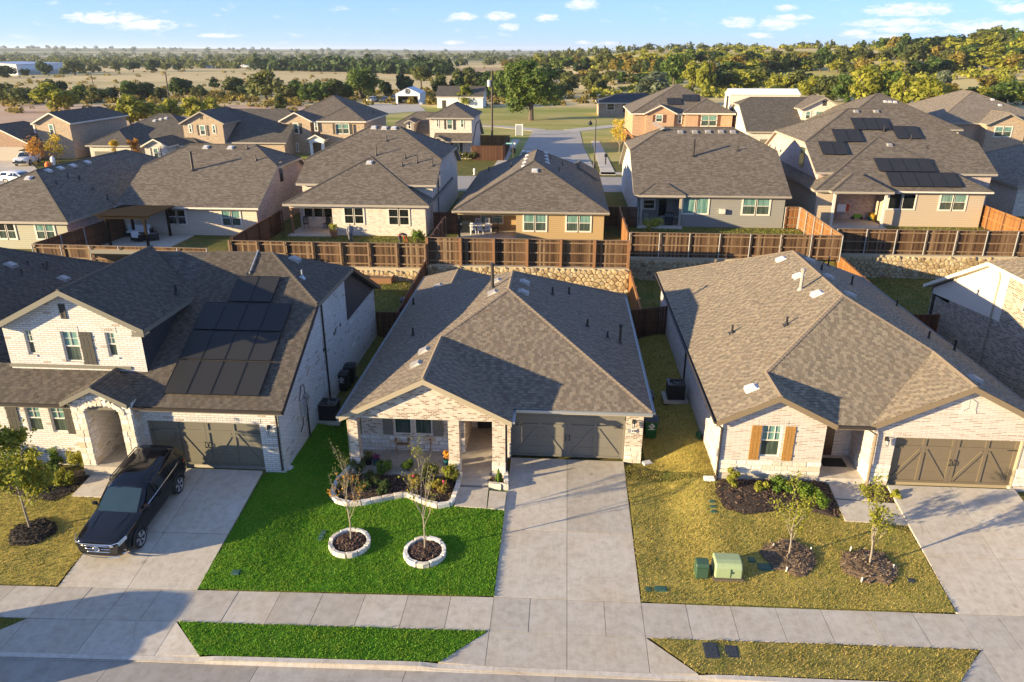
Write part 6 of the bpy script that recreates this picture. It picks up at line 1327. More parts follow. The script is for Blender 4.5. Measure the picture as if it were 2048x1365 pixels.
# ------------------------------------------------------------------ retaining walls of fieldstone
def cell_stone(poly, c, d, rr):
    mb = MB(); n = len(poly); cx, cz = c
    k0, k1 = .975, rr.uniform(.86, .93); d2 = d * rr.uniform(.75, 1.15)
    a = [((x - cx) * k0, .06, (z - cz) * k0) for x, z in poly]; b_ = [((x - cx) * k0, -d2 * .45, (z - cz) * k0) for x, z in poly]; f = [((x - cx) * k1, -d2 * rr.uniform(.85, 1.15), (z - cz) * k1) for x, z in poly]
    mb.add(a + b_ + f + [(0, -d2 * 1.15, 0)], [(i, (i + 1) % n, n + (i + 1) % n, n + i) for i in range(n)] + [(n + i, n + (i + 1) % n, 2 * n + (i + 1) % n, 2 * n + i) for i in range(n)] + [(2 * n + i, 2 * n + (i + 1) % n, 3 * n) for i in range(n)])
    return mb.build('stone', m_stone, mesh_only=True)
def stone_wall(label, x0, x1, y, z0f, z1, seed):
    rr = random.Random(seed); h = thing('retaining_wall', label, 'wall', ((x0 + x1) / 2, y, z0f((x0 + x1) / 2)), group='fieldstone retaining walls')
    mb = MB(); N_ = int((x1 - x0) / 1.0) + 1
    for i in range(N_):
        a, b_ = x0 + (x1 - x0) * i / N_, x0 + (x1 - x0) * (i + 1) / N_
        mb.prism([(a, y + .03, z0f(a) - .3), (b_, y + .03, z0f(b_) - .3), (b_, y + .03, z1), (a, y + .03, z1)], (0, .55, 0))
    mb.build('core', m_wmort, h)
    dx, dz = .385, .295; nx_ = int((x1 - x0) / dx); za = min(z0f(x0), z0f(x1), z0f((x0 + x1) / 2)) - .1; nz_ = int((z1 - za) / dz)
    seeds = {}
    for i in range(-1, nx_ + 2):
        for j in range(-1, nz_ + 2): seeds[i, j] = (x0 + (i + .5 + (j % 2) * .5 + rr.uniform(-.33, .33)) * dx, za + (j + .5 + rr.uniform(-.33, .33)) * dz)
    for (i, j), (sx_, sz) in seeds.items():
        if not (0 <= i < nx_ and 0 <= j < nz_): continue
        pl = [(1, 0, x1), (-1, 0, -x0), (0, 1, z1), (0, -1, -za)]
        for di in (-2, -1, 0, 1, 2):
            for dj in (-2, -1, 0, 1, 2):
                if (di or dj) and (i + di, j + dj) in seeds:
                    ox, oz = seeds[i + di, j + dj]; a, b_ = ox - sx_, oz - sz; l = math.hypot(a, b_); pl.append((a / l, b_ / l, (a * (sx_ + ox) / 2 + b_ * (sz + oz) / 2) / l - .008))
        q = clip_poly([(sx_ - 1, sz - 1), (sx_ + 1, sz - 1), (sx_ + 1, sz + 1), (sx_ - 1, sz + 1)], pl)
        if len(q) < 3: continue
        me = cell_stone(q, (sx_, sz), .09, rr); o = bpy.data.objects.new('stone', me); COL.objects.link(o); o.parent = h; o.location = Vector((sx_, y, sz)) - ORG[h.name]
    return h
tz = lambda y: (lambda x: T(x, y - .3))
stone_wall('short golden fieldstone retaining wall behind the raised bed, left of the middle house', -16.2, -10.15, 53.4, tz(53.4), 1.84, 1)
stone_wall('golden fieldstone retaining wall below the brown posted fence, behind the middle house', -10.05, 5.05, 53.6, tz(53.6), 2.03, 2)
stone_wall('shadowed golden fieldstone wall set back between the middle and right houses', 5.15, 14.5, 57.0, tz(57), 2.0, 3)
stone_wall('golden fieldstone retaining wall behind the right side lawn, at the right edge', 21.65, 35.8, 59.0, tz(59), 2.05, 4)
# ------------------------------------------------------------------ picket fences
def picket_mesh(h, m):
    mb = MB(); w, t = .138, .018
    mb.prism([(-w / 2, 0, 0), (w / 2, 0, 0), (w / 2, 0, h - .02), (w / 2 - .02, 0, h), (-w / 2 + .02, 0, h), (-w / 2, 0, h - .02)], (0, t, 0)); return mb.build('picket', m, mesh_only=True)
_pk = {}
_fr = random.Random(4)
def fence(label, p0, p1, z0, z1, h, mp, mpost, mrail, side, gap=2.4, pw=.09, group='wooden picket fences', cap=True):
    p0, p1 = Vector((p0[0], p0[1], 0)), Vector((p1[0], p1[1], 0)); d = p1 - p0; L = d.length; d.normalize(); n = Vector((d.y, -d.x, 0)) * side   # n: the side with rails
    f = thing('fence', label, 'fence', (p0.x, p0.y, z0), group=group); key = (round(h, 2), mp.name)
    if key not in _pk: _pk[key] = picket_mesh(h, mp)
    k = int(L / .146); ang = math.atan2(d.y, d.x); zz = lambda a: z0 + (z1 - z0) * a / L
    for i in range(k):
        a = (i + .5) * L / k; o = bpy.data.objects.new('picket', _pk[key]); COL.objects.link(o); o.parent = f
        o.location = p0 + d * a + Vector((0, 0, zz(a) + _fr.uniform(-.012, .012))) - ORG[f.name]; o.rotation_euler = (0, 0, ang + _fr.uniform(-.02, .02))
    for r in (.14, .5, .88):
        mb = MB(); mb.bar(p0 + n * .035 + Z * (z0 + h * r), p1 + n * .035 + Z * (z1 + h * r), .045, .085); mb.build('rail', mrail, f)
    if cap: mb = MB(); mb.bar(p0 + Z * (z0 + h + .02) + n * .02, p1 + Z * (z1 + h + .02) + n * .02, .12, .03); mb.build('cap_rail', mrail, f)
    m_ = max(1, round(L / gap))
    for i in range(m_ + 1):
        a = L * i / m_; c = p0 + d * a + n * (.085 + pw / 2); mb = MB(); z = zz(a)
        if mpost is m_galv: mb.tube([c + Z * (z - .15), c + Z * (z + h + .02)], .045, 8)
        else: mb.fbox(c - d * pw / 2 - n * pw / 2 + Z * (z - .15), d * pw, n * pw, Z * (h + .2))
        mb.build('post', mpost, f)
    return f
fence('brown picket fence with pale posts behind the white brick house roof, far left', (-38.8, 50.9), (-25.4, 50.5), 1.95, 1.95, 1.9, m_picket, m_galv, m_railw, 1)
fence('weathered picket fence with pale posts below the cream brick house', (-25.2, 53.72), (-10.2, 53.72), 1.82, 1.82, 1.83, m_picket, m_railw, m_railw, 1, 2.15, .12)
fence('picket fence with broad brown posts on the stone wall behind the middle house', (-10.05, 53.98), (4.95, 53.98), 2.06, 2.06, 2.02, m_picket, m_post, m_railw, 1, 2.5, .2)
fence('weathered picket fence with pale posts in front of the warm gray house', (5.3, 57.4), (21.45, 57.4), 2.0, 2.0, 1.92, m_picket, m_galv, m_railw, 1)
fence('weathered picket fence with pale steel posts in front of the taupe house', (21.7, 59.42), (40, 59.42), 2.05, 2.05, 1.95, m_picket, m_galv, m_railw, 1)
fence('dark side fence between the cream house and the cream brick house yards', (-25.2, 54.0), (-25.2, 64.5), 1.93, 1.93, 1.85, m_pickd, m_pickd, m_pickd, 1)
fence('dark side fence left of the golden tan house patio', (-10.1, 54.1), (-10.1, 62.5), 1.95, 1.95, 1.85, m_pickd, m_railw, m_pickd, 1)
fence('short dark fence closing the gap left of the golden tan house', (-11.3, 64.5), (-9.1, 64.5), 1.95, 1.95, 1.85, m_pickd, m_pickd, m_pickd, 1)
fence('sunlit orange toned side fence right of the golden tan house', (5.15, 57.5), (5.15, 68.0), 1.95, 1.95, 1.9, m_picko, m_post, m_picko, 1)
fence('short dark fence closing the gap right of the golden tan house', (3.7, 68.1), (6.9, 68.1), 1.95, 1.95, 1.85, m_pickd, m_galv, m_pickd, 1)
fence('sunlit orange toned side fence with steel posts between the warm gray and taupe houses', (21.55, 57.6), (21.55, 68.5), 2.0, 2.0, 1.9, m_picko, m_galv, m_railw, -1)
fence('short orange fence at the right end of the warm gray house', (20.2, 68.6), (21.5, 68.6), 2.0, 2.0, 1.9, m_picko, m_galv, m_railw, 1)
fence('sunlit orange toned side fence right of the taupe house, at the right edge', (38.6, 59.6), (38.6, 72), 2.0, 2.0, 1.9, m_picko, m_post, m_picko, -1)
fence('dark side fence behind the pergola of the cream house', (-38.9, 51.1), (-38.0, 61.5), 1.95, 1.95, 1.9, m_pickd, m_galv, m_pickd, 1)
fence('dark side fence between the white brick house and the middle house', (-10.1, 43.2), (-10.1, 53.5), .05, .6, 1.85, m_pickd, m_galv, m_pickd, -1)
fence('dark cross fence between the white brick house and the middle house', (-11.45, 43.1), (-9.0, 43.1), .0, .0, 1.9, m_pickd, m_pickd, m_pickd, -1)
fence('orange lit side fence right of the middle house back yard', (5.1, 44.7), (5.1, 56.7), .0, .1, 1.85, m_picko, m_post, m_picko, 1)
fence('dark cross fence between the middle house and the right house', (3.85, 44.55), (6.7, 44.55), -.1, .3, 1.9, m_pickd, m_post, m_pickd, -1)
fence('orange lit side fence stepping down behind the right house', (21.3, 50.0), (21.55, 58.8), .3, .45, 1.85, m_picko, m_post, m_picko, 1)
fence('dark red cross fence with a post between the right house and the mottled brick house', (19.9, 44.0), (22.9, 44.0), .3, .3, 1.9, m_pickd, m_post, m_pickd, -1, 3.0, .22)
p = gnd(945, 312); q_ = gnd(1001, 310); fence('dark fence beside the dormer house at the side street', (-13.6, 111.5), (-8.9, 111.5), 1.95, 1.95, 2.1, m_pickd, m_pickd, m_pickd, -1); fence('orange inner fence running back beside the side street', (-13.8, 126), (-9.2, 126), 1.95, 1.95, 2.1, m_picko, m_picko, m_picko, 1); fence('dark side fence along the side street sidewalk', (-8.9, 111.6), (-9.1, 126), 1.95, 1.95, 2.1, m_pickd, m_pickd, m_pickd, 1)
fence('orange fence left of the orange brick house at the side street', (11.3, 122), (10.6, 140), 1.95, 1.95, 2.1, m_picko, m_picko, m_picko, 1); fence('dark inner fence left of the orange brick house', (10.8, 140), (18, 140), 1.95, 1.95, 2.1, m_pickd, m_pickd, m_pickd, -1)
# ------------------------------------------------------------------ back street, side street, far road
def road(name, pts, m, dz=.03, th=.06, kind='structure'):
    mb = MB(); mb.prism([(x, y, T(x, y) + dz) for x, y in pts], (0, 0, -th)); return mb.build(name, m, kind=kind)
road('back_street', [(-110, 83.5), (70, 88), (70, 98.5), (-110, 95)], m_road, .02)
SL = lambda y: at(1050, 290, z=2).x + (y - 131) * .02; L0, R0 = (-6.9, -6.25), (3.6, 3.1)
road('side_street', [(-7.2, 93.5), (4.6, 94.5), (3.25, 131), (3.1, 157), (-6.3, 157), (-6.7, 131)], m_road, .045)
road('side_walk_path', [(-9.9, 97), (-8.5, 97), (-8.0, 139), (-9.4, 139)], m_conc, .06); road('side_walk_path', [(5.0, 99), (6.9, 99), (6.3, 138), (4.9, 138)], m_conc, .06); road('back_sidewalk', [(4.8, 99.2), (40, 101), (40, 102.6), (4.8, 101)], m_conc, .06)
road('farm_lane', [(2.2, 154), (0, 158), (12, 171), (40, 186), (40, 183), (14, 168)], m_conc, .05); road('farm_lane', [(-5.5, 154), (-3.5, 158), (-12, 165), (-30, 171), (-31, 168.5), (-14, 162)], m_conc, .05); road('farm_drive', [(-58, 231), (-44, 231), (-37, 205), (-52, 190), (-75, 186), (-60, 204)], concrete_mat('gravel', (.46, .42, .36), (.38, .33, .26)), .05)
A, B = gnd(60, 150), gnd(760, 128); road('highway', [(-900, 470), (A.x, A.y), (B.x, B.y - 30), (B.x, B.y), (A.x, A.y + 14), (-900, 490)], m_road, .1)
A = gnd(-40, 330); road('far_driveway', [(at(-30, 322, z=2).x, 106), (at(60, 322, z=2).x, 106), (at(70, 350, z=2).x, 95), (at(-30, 350, z=2).x, 95)], m_conc, .05)
# ------------------------------------------------------------------ planting beds and stone edging
def bed(name, pts, m_s, mchip, n, mound=.08, label=''):
    cx = sum(p[0] for p in pts) / len(pts); cy = sum(p[1] for p in pts) / len(pts); mb = MB(); k = len(pts); rings = []
    for f, hh in ((1.0, .035), (.8, .035 + mound * .6), (.45, .035 + mound), (.12, .035 + mound)): rings.append([(cx + (x - cx) * f, cy + (y - cy) * f, T(cx + (x - cx) * f, cy + (y - cy) * f) + hh) for x, y in pts])
    for a, b_ in zip(rings, rings[1:]):
        for i in range(k): mb.poly([a[i], a[(i + 1) % k], b_[(i + 1) % k], b_[i]])
    mb.poly(rings[-1]); o = mb.build(name, m_s, kind='structure', smooth=True)
    xa, xb, ya, yb = min(p[0] for p in pts), max(p[0] for p in pts), min(p[1] for p in pts), max(p[1] for p in pts); V = []; cnt = 0
    while cnt < n:
        x, y = rng.uniform(xa, xb), rng.uniform(ya, yb)
        if not inside(pts, x, y): continue
        cnt += 1; r = 1.0
        for f in (1.0, .8, .45):
            if not inside([(cx + (a - cx) * f, cy + (b_ - cy) * f) for a, b_ in pts], x, y): break
            r = f
        z = T(x, y) + {1.0: .035 + mound * .35, .8: .035 + mound * .85, .45: .035 + mound * 1.02}[r]
        t, L, w = rng.uniform(0, 6.28), rng.uniform(.03, .075), rng.uniform(.010, .022); d = np.array((math.cos(t), math.sin(t), rng.uniform(-.5, .5))); e_ = np.array((-math.sin(t), math.cos(t), rng.uniform(-.4, .4))); c = np.array((x, y, z + rng.uniform(0, .03)))
        V += [c - d * L - e_ * w, c + d * L - e_ * w, c + d * L + e_ * w, c - d * L + e_ * w]
    me = fastmesh('mulch_chips', np.array(V, np.float32), np.arange(len(V)), 4, [mchip]); q = obj('mulch_chips', me, o, kind='stuff'); q.location = (0, 0, 0); return o
edge = [(704, 938), (679, 963), (667, 983), (664, 997), (675, 1007), (695, 1013), (723, 1011), (759, 1004), (786, 998), (814, 994), (830, 1001), (854, 1011), (876, 1017), (903, 1013), (915, 980), (921, 951)]
edgeW = [gnd(*p) for p in edge]
bedC = [(p.x, p.y) for p in edgeW] + [(-4.2, 27.45), (-8.8, 27.45)]
bed('planting_bed', bedC, m_soil, m_mulch, 2600, .10)
def blocks(root, pts, h, w, step=.36, closed=False, seed=1):      # edging stones along a path
    rr = random.Random(seed); P_ = [Vector(p) for p in pts]; P_ += [P_[0]] if closed else []
    acc = [0.0]
    for a, b_ in zip(P_, P_[1:]): acc.append(acc[-1] + (b_ - a).length)
    def at_(s_):
        for i in range(len(P_) - 1):
            if s_ <= acc[i + 1] + 1e-6: return P_[i].lerp(P_[i + 1], (s_ - acc[i]) / max(1e-6, acc[i + 1] - acc[i]))
        return P_[-1]
    s_ = 0.0
    while s_ < acc[-1] - .05:
        e_ = min(acc[-1], s_ + step * rr.uniform(.75, 1.25))
        if acc[-1] - e_ < .12: e_ = acc[-1]
        a, b_ = at_(s_ + .006), at_(e_ - .006); m_ = at_((s_ + e_) / 2); d = (b_ - a); d.z = 0; d.normalize(); n = Vector((d.y, -d.x, 0)); hh = h * rr.uniform(.93, 1.06); mb = MB(); tp = .85
        zb = min(a.z, b_.z) - .1; zt = m_.z + hh
        lo = [a - n * w / 2, a + n * w / 2, m_ + n * w / 2, b_ + n * w / 2, b_ - n * w / 2, m_ - n * w / 2]; j = lambda: rr.uniform(-.012, .012)
        vs = [(p.x, p.y, zb) for p in lo] + [(p.x + j(), p.y + j(), zt - .03) for p in lo] + [(m_.x + (p.x - m_.x) * .93, m_.y + (p.y - m_.y) * tp, zt + j()) for p in lo]
        mb.add(vs, [(i, (i + 1) % 6, 6 + (i + 1) % 6, 6 + i) for i in range(6)] + [(6 + i, 6 + (i + 1) % 6, 12 + (i + 1) % 6, 12 + i) for i in range(6)] + [(12, 13, 14, 15, 16, 17)]); mb.build('stone', m_lime, root); s_ = e_
t = thing('stone_edging', 'white limestone block edging curving round the bed of the middle house', 'garden edging', edgeW[5]); blocks(t, edgeW, .22, .19, .46, seed=2)
pe = [gnd(*p) for p in ((1011, 951), (1013, 979), (978, 975))]; t = thing('stone_edging', 'small white limestone block planter box with a cactus beside the walk', 'garden edging', pe[1]); blocks(t, [pe[0], pe[1], pe[2]], .26, .2, .4, seed=3)
bed('planting_bed', [(pe[2].x, pe[2].y), (pe[1].x, pe[1].y), (pe[0].x, pe[0].y), (pe[0].x - .85, pe[0].y)], m_soil, m_mulch, 250, .05)
RINGS = []
for i, (px, py, r, lb) in enumerate(((700, 1091, .72, 'white limestone ring round the left bare tree on the green lawn'), (850, 1109, .73, 'white limestone ring with a greenish stain round the right bare tree on the green lawn'))):
    c = gnd(px, py); RINGS.append((c, r)); HOLES.append((c.x, c.y, r + .1)); t = thing('tree_ring', lb, 'garden edging', c, group='stone tree rings')
    pts = [Vector((c.x + r * math.cos(a), c.y + r * math.sin(a), T(c.x + r * math.cos(a), c.y + r * math.sin(a)))) for a in [2 * math.pi * k / 36 for k in range(36)]]; blocks(t, pts, .22, .155, .5, closed=True, seed=5 + i)
    bed('planting_bed', [(c.x + (r - .06) * math.cos(a), c.y + (r - .06) * math.sin(a)) for a in [2 * math.pi * k / 18 for k in range(18)]], m_soil, m_mulch, 700, .17)
def P2z(*pts): return [tuple(gnd(*p))[:2] for p in pts]
bedL = P2z((-60, 990), (20, 985), (60, 1000), (110, 1005), (150, 985), (203, 932)) + [(-20.1, 26.3), (-27, 26.5)]
bed('planting_bed', bedL, m_soil, m_mulchd, 1900, .08)
bedR = P2z((1437, 958), (1430, 985), (1448, 1018), (1490, 1032), (1545, 1025), (1600, 1018), (1640, 1030), (1682, 1040), (1668, 1000), (1648, 957)); bed('planting_bed', bedR, m_soil, m_mulch, 1700, .16)
bed('planting_bed', P2z((1712, 960), (1742, 1005), (1788, 1008), (1768, 970)), m_soil, m_mulch, 300, .05)
for px, py, r, mc in ((62, 1068, .85, m_mulchd), (1578, 1117, .95, m_mulcht), (1738, 1136, .95, m_mulcht)):
    c = gnd(px, py); rr = random.Random(px); HOLES.append((c.x, c.y, r * .8)); bed('tree_bed', [(c.x + r * rr.uniform(.85, 1.2) * math.cos(a), c.y + r * rr.uniform(.85, 1.2) * .85 * math.sin(a)) for a in [2 * math.pi * k / 16 for k in range(16)]], m_soil if mc is m_mulchd else m_soilt, mc, 800, .16)
for pts in (edgeW,): 
    for p in pts: HOLES.append((p.x, p.y, .17))
# ------------------------------------------------------------------ small yard equipment
m_ggreen = plain('utility_green', (0.27, 0.33, 0.17), .55, vary=.15); m_dgreen = plain('dark_utility_green', (0.035, 0.075, 0.042), .5, vary=.1); m_lid = plain('green_lid', (0.03, 0.085, 0.062), .6, vary=.2); m_bing = plain('green_bin_plastic', (0.006, 0.075, 0.022), .45, vary=.1); m_binb = plain('black_bin_plastic', (0.012, 0.013, 0.015), .45, vary=.2); m_blid = plain('dark_box_lid', (0.03, 0.034, 0.04), .55, vary=.25)
c = gnd(1455, 1163); A = (at(1429, 1163, z=c.z).x, at(1483, 1163, z=c.z).x); t = thing('transformer_box', 'pale green pad transformer cabinet on the dry lawn', 'utility box', c)
w = A[1] - A[0]; q = MB(); q.box(A[0] - .05, A[1] + .05, c.y - .05, c.y + .85, c.z - .05, c.z + .1); q.build('pad', m_joint, t)
q = MB(); x0_, x1_, y0_, y1_ = A[0], A[1], c.y, c.y + .78; hgt = .68
prof = [(0, .1), (.02, .5), (.12, .66), (.3, .7), (.7, .7), (.78, .1)]
q.prism([(x0_, y0_ + a, c.z + b_) for a, b_ in prof], (w, 0, 0)); bodyT = q.build('cabinet', m_ggreen, t); bv = bodyT.modifiers.new('b', 'BEVEL'); bv.width = .05; bv.segments = 3
q = MB(); q.box(x0_ + w * .55, x0_ + w * .57, y0_ - .008, y0_ + .02, c.z + .15, c.z + .5); q.box(x0_ + w * .57, x0_ + w * .64, y0_ - .015, y0_ + .02, c.z + .32, c.z + .4); q.build('latch', m_dgreen, t)
c = gnd(1403, 1160); A = (at(1391, 1160, z=c.z).x, at(1416, 1160, z=c.z).x); t = thing('utility_pedestal', 'small dark green utility box left of the pale green cabinet', 'utility box', c); q = MB(); q.prism([(A[0], c.y + a, c.z + b_) for a, b_ in ((0, 0), (.02, .55), (.06, .62), (.4, .66), (.46, 0))], (A[1] - A[0], 0, 0)); o = q.build('cabinet', m_dgreen, t); bv = o.modifiers.new('b', 'BEVEL'); bv.width = .02; q = MB(); q.box(A[0] + .03, A[1] - .03, c.y - .012, c.y + .01, c.z + .1, c.z + .48); q.build('door', m_dgreen, t)
def lid(px, py, w, d, m, label, h=.05, rz=0.0, bx=True):
    c = gnd(px, py); q = MB(); q.box(-w / 2, w / 2, -d / 2, d / 2, -.02, h); q.box(-w * .4, w * .4, -d * .4, d * .4, h, h + .012); q.box(-w * .06, w * .06, -d * .1, d * .02, h + .012, h + .022); o = q.build('utility_cover', m, kind=None); o.data.update(); tag(o, label, 'utility cover', 'utility covers in the lawns'); bv = o.modifiers.new('b', 'BEVEL'); bv.width = min(w, d) * .12; bv.segments = 2; move(o, c + Z * .01, rz); HOLES.append((c.x, c.y, max(w, d) * .55)); return o
lid(1530, 1136, .52, .36, m_lid, 'dark green rectangular cover right of the pale green cabinet'); lid(1503, 1122, .24, .24, m_lid, 'small round green cover just behind the pale green cabinet'); lid(1321, 1180, .42, .26, m_lid, 'green cover in the corner between driveway and sidewalk'); lid(1296, 1181, .2, .22, m_dgreen, 'tiny dark green cover at the driveway edge')
lid(1422, 1304, .46, .62, m_blid, 'large black meter cover in the dry verge, the left one', .07); lid(1464, 1305, .40, .5, m_blid, 'black meter cover with ragged grass edge in the dry verge, the right one', .03)
lid(1822, 1163, .24, .2, m_blid, 'small gray cover near the right driveway'); lid(472, 1147, .3, .26, m_lid, 'round blue green cover in the green lawn near the left driveway')
for k, (px, py) in enumerate(((648, 1066), (644, 1073), (641, 1080))): lid(px, py, .2, .18, m_lid, ('upper', 'middle', 'lower')[k] + ' of three small green covers in the green lawn')
for k, (px, py) in enumerate(((1424, 1005), (1426, 1015), (1427, 1025))): lid(px, py, .2, .16, m_lid, ('upper', 'middle', 'lower')[k] + ' of three small green covers left of the mulch bed')
c = gnd(1418, 960); q = MB(); q.box(-.22, .22, -.14, .14, 0, .09); q.prism([(-.2, -.12, .09), (.2, -.12, .09), (.2, .12, .11), (-.2, .12, .11)], (0, 0, .01)); tag(move(q.build('splash_block', m_white), c), 'white splash block at the downspout of the right house', 'splash block'); c = gnd(1294, 928); q = MB(); q.box(-.2, .2, -.14, .14, 0, .08); q.prism([(-.18, -.12, .08), (.18, -.12, .08), (.18, .12, .1), (-.18, .12, .1)], (0, 0, .01)); tag(move(q.build('splash_block', m_ventw), c, .4), 'pale splash block at the right corner of the middle house', 'splash block'); c = gnd(576, 937); q = MB(); q.box(-.2, .2, -.14, .14, 0, .08); q.prism([(-.18, -.12, .08), (.18, -.12, .08), (.18, .12, .1), (-.18, .12, .1)], (0, 0, .01)); tag(move(q.build('splash_block', m_ventw), c, -.3), 'pale splash block at the right corner of the white brick house', 'splash block')
# air conditioners
def ac(label, loc, rz=0.0):
    t = thing('air_conditioner', label, 'air conditioner', loc, rz, 'air conditioner units'); q = MB(); q.box(-.62, .62, -.6, .6, -.05, .1); ORG_ = ORG[t.name].copy(); ORG[t.name] = Vector((0, 0, 0)); q.build('pad', m_conc, t)
    q = MB(); s_ = .42
    for k in range(14): z = .13 + k * .055; q.box(-s_, s_, -s_, -s_ + .02, z, z + .035); q.box(-s_, s_, s_ - .02, s_, z, z + .035); q.box(-s_, -s_ + .02, -s_ + .021, s_ - .021, z, z + .035); q.box(s_ - .02, s_, -s_ + .021, s_ - .021, z, z + .035)
    q.box(-s_ + .03, s_ - .03, -s_ + .03, s_ - .03, .1, .88)
    for a in (-s_, s_ - .05):
        for b_ in (-s_, s_ - .05): q.box(a - .005, a + .055, b_ - .005, b_ + .055, .1, .93)
    q.build('cabinet', m_binb, t); q = MB(); n = 24; c_ = [(math.cos(6.2832 * k / n), math.sin(6.2832 * k / n)) for k in range(n)]; sq = [(max(-1, min(1, x * 1.4)) * .45, max(-1, min(1, y * 1.4)) * .45) for x, y in c_]
    for k in range(n): j = (k + 1) % n; q.add([(sq[k][0], sq[k][1], .93), (sq[j][0], sq[j][1], .93), (c_[j][0] * .34, c_[j][1] * .34, .955), (c_[k][0] * .34, c_[k][1] * .34, .955), (sq[k][0], sq[k][1], .90), (sq[j][0], sq[j][1], .90)], [(0, 1, 2, 3), (0, 4, 5, 1)])
    q.build('top', m_gutterd, t); q = MB()
    for r in (.1, .18, .26, .33): q.tube([(r * x, r * y, .945) for x, y in c_ + [c_[0]]], .007, 4, cap=False)
    for k in range(0, n, 3): q.tube([(0, 0, .95), (.34 * c_[k][0], .34 * c_[k][1], .945)], .006, 4)
    q.build('fan_grille', m_black, t); q = MB(); q.lathe([(.09, .80), (.09, .9)], (0, 0, 0), 10)
    for k in range(4): t_ = k * 1.57; q.fbox((.05 * math.cos(t_), .05 * math.sin(t_), .86), (.25 * math.cos(t_), .25 * math.sin(t_), 0), (-.1 * math.sin(t_), .1 * math.cos(t_), .04), (0, 0, .008))
    q.build('fan', m_vent, t); ORG[t.name] = ORG_; return t
c = gnd(660, 842); ac('black air conditioner unit beside the white brick house wall', (c.x, c.y + .1, c.z + .06)); c = gnd(1349, 800); ac('black air conditioner unit on a slab beside the right house wall', (c.x, c.y, c.z + .08))
c = at(1925, 712, z=.6); ac('dark air conditioner unit beside the mottled brick house wall', (21.9, 38.4, .4)); ac('air conditioner unit in the gap right of the middle house', (4.42, 34.6, -.05))
def bin_(label, loc, m, rz=0.0, logo=False):
    t = thing('trash_bin', label, 'trash bin', loc, rz, 'wheeled trash bins'); o_ = ORG[t.name].copy(); ORG[t.name] = Vector((0, 0, 0)); q = MB()
    lo, hi = [(-.22, -.24), (.22, -.24), (.22, .24), (-.22, .24)], [(-.29, -.33), (.29, -.33), (.29, .33), (-.29, .33)]
    q.add([(x, y, .05) for x, y in lo] + [(x, y, .95) for x, y in hi], [(3, 2, 1, 0), (0, 1, 5, 4), (1, 2, 6, 5), (2, 3, 7, 6), (3, 0, 4, 7)]); q.box(-.31, .31, -.35, .35, .9, .965); q.build('body', m, t)
    q = MB(); q.prism([(-.32, -.37, .97), (-.32, .37, .97), (-.32, .33, 1.03), (-.32, 0, 1.07), (-.32, -.33, 1.02)], (.64, 0, 0)); q.build('lid', m_binb, t)
    for sx_ in (-1, 1): q = MB(); q.tube([(sx_ * .25, .26, .12), (sx_ * .31, .26, .12)], .12, 12); q.build('wheel', m_black, t)
    q = MB(); q.tube([(-.25, .40, .93), (.25, .40, .93)], .02, 6); q.bar((-.25, .3, .93), (-.25, .41, .93), .03, .03); q.bar((.25, .3, .93), (.25, .41, .93), .03, .03); q.build('handle', m_black, t)
    if logo:
        q = MB(); q.tube([(.13 * math.cos(a), -.322, .73 + .13 * math.sin(a)) for a in [k * math.pi / 2 for k in range(5)]], .022, 4, cap=False); q.tube([(.05 * math.cos(a), -.322, .73 + .05 * math.sin(a)) for a in [k * math.pi / 4 for k in range(9)]], .014, 4, cap=False); q.box(-.16, .16, -.31, -.30, .54, .565); q.build('emblem', m_white, t)
    ORG[t.name] = o_; return t
c = gnd(1300, 878); bin_('green trash bin with a white diamond emblem beside the garage of the middle house', (c.x + .02, c.y + .2, c.z), m_bing, 0, True); bin_('black trash bin behind the green bin', (c.x - .05, c.y + 1.0, c.z), m_binb)
c = gnd(688, 780); bin_('black trash bin nearest the air conditioner beside the white brick house', (c.x, c.y, c.z), m_binb, 0, True); bin_('black trash bin farther back along the white brick house wall', (c.x + .1, c.y + 1.0, c.z), m_binb, .1)
bin_('black trash bin on the grass near the dark side fence', (-10.6, 47.6, T(-10.6, 47.6)), m_binb, .3)
# meters on the white brick house side wall
x_ = -11.49; A, B = at(603, 800, x=x_), at(614, 835, x=x_); t = thing('electric_meter', 'gray electric meter boxes and conduit on the side of the white brick house', 'electric meter', (x_, A.y, A.z)); q = MB(); q.box(x_, x_ + .16, A.y - .25, A.y + .1, A.z - .75, A.z); q.build('breaker_box', m_galv, t); q = MB(); q.box(x_, x_ + .14, A.y + .2, A.y + .5, A.z - .35, A.z + .15); q.tube([(x_ + .14, A.y + .35, A.z), (x_ + .24, A.y + .35, A.z)], .09, 10); q.build('meter_box', m_vent, t); q = MB(); q.tube([(x_ + .06, A.y + .42, A.z - .35), (x_ + .06, A.y + .42, .3)], .04, 6); q.tube([(x_ + .05, A.y + .35, A.z + .15), (x_ + .05, A.y + .35, A.z + .6), (x_ + .05, A.y + .0, A.z + .7), (x_ + .05, A.y - .4, A.z + .1)], .02, 6); q.tube([(x_ + .05, A.y - .15, A.z - .75), (x_ + .05, A.y - .2, A.z - 1.1), (x_ + .05, A.y - .6, A.z - 1.3)], .02, 6); q.build('conduit', m_gutterd, t)
q = MB(); A = at(648, 745, x=x_); q.box(x_, x_ + .06, A.y - .2, A.y + .2, A.z - 1.0, A.z); tag(q.build('junction_panel', m_ventw), 'tall pale panel beside the downspout on the white brick house', 'electric panel')
c = gnd(1398, 905); t = thing('hose_reel', 'green garden hose hanging on the side of the right house', 'hose reel', (6.6, c.y, .9)); q = MB(); hx, hy = 6.62, at(1400, 872, x=6.62).y; hz_ = at(1400, 872, x=6.62).z
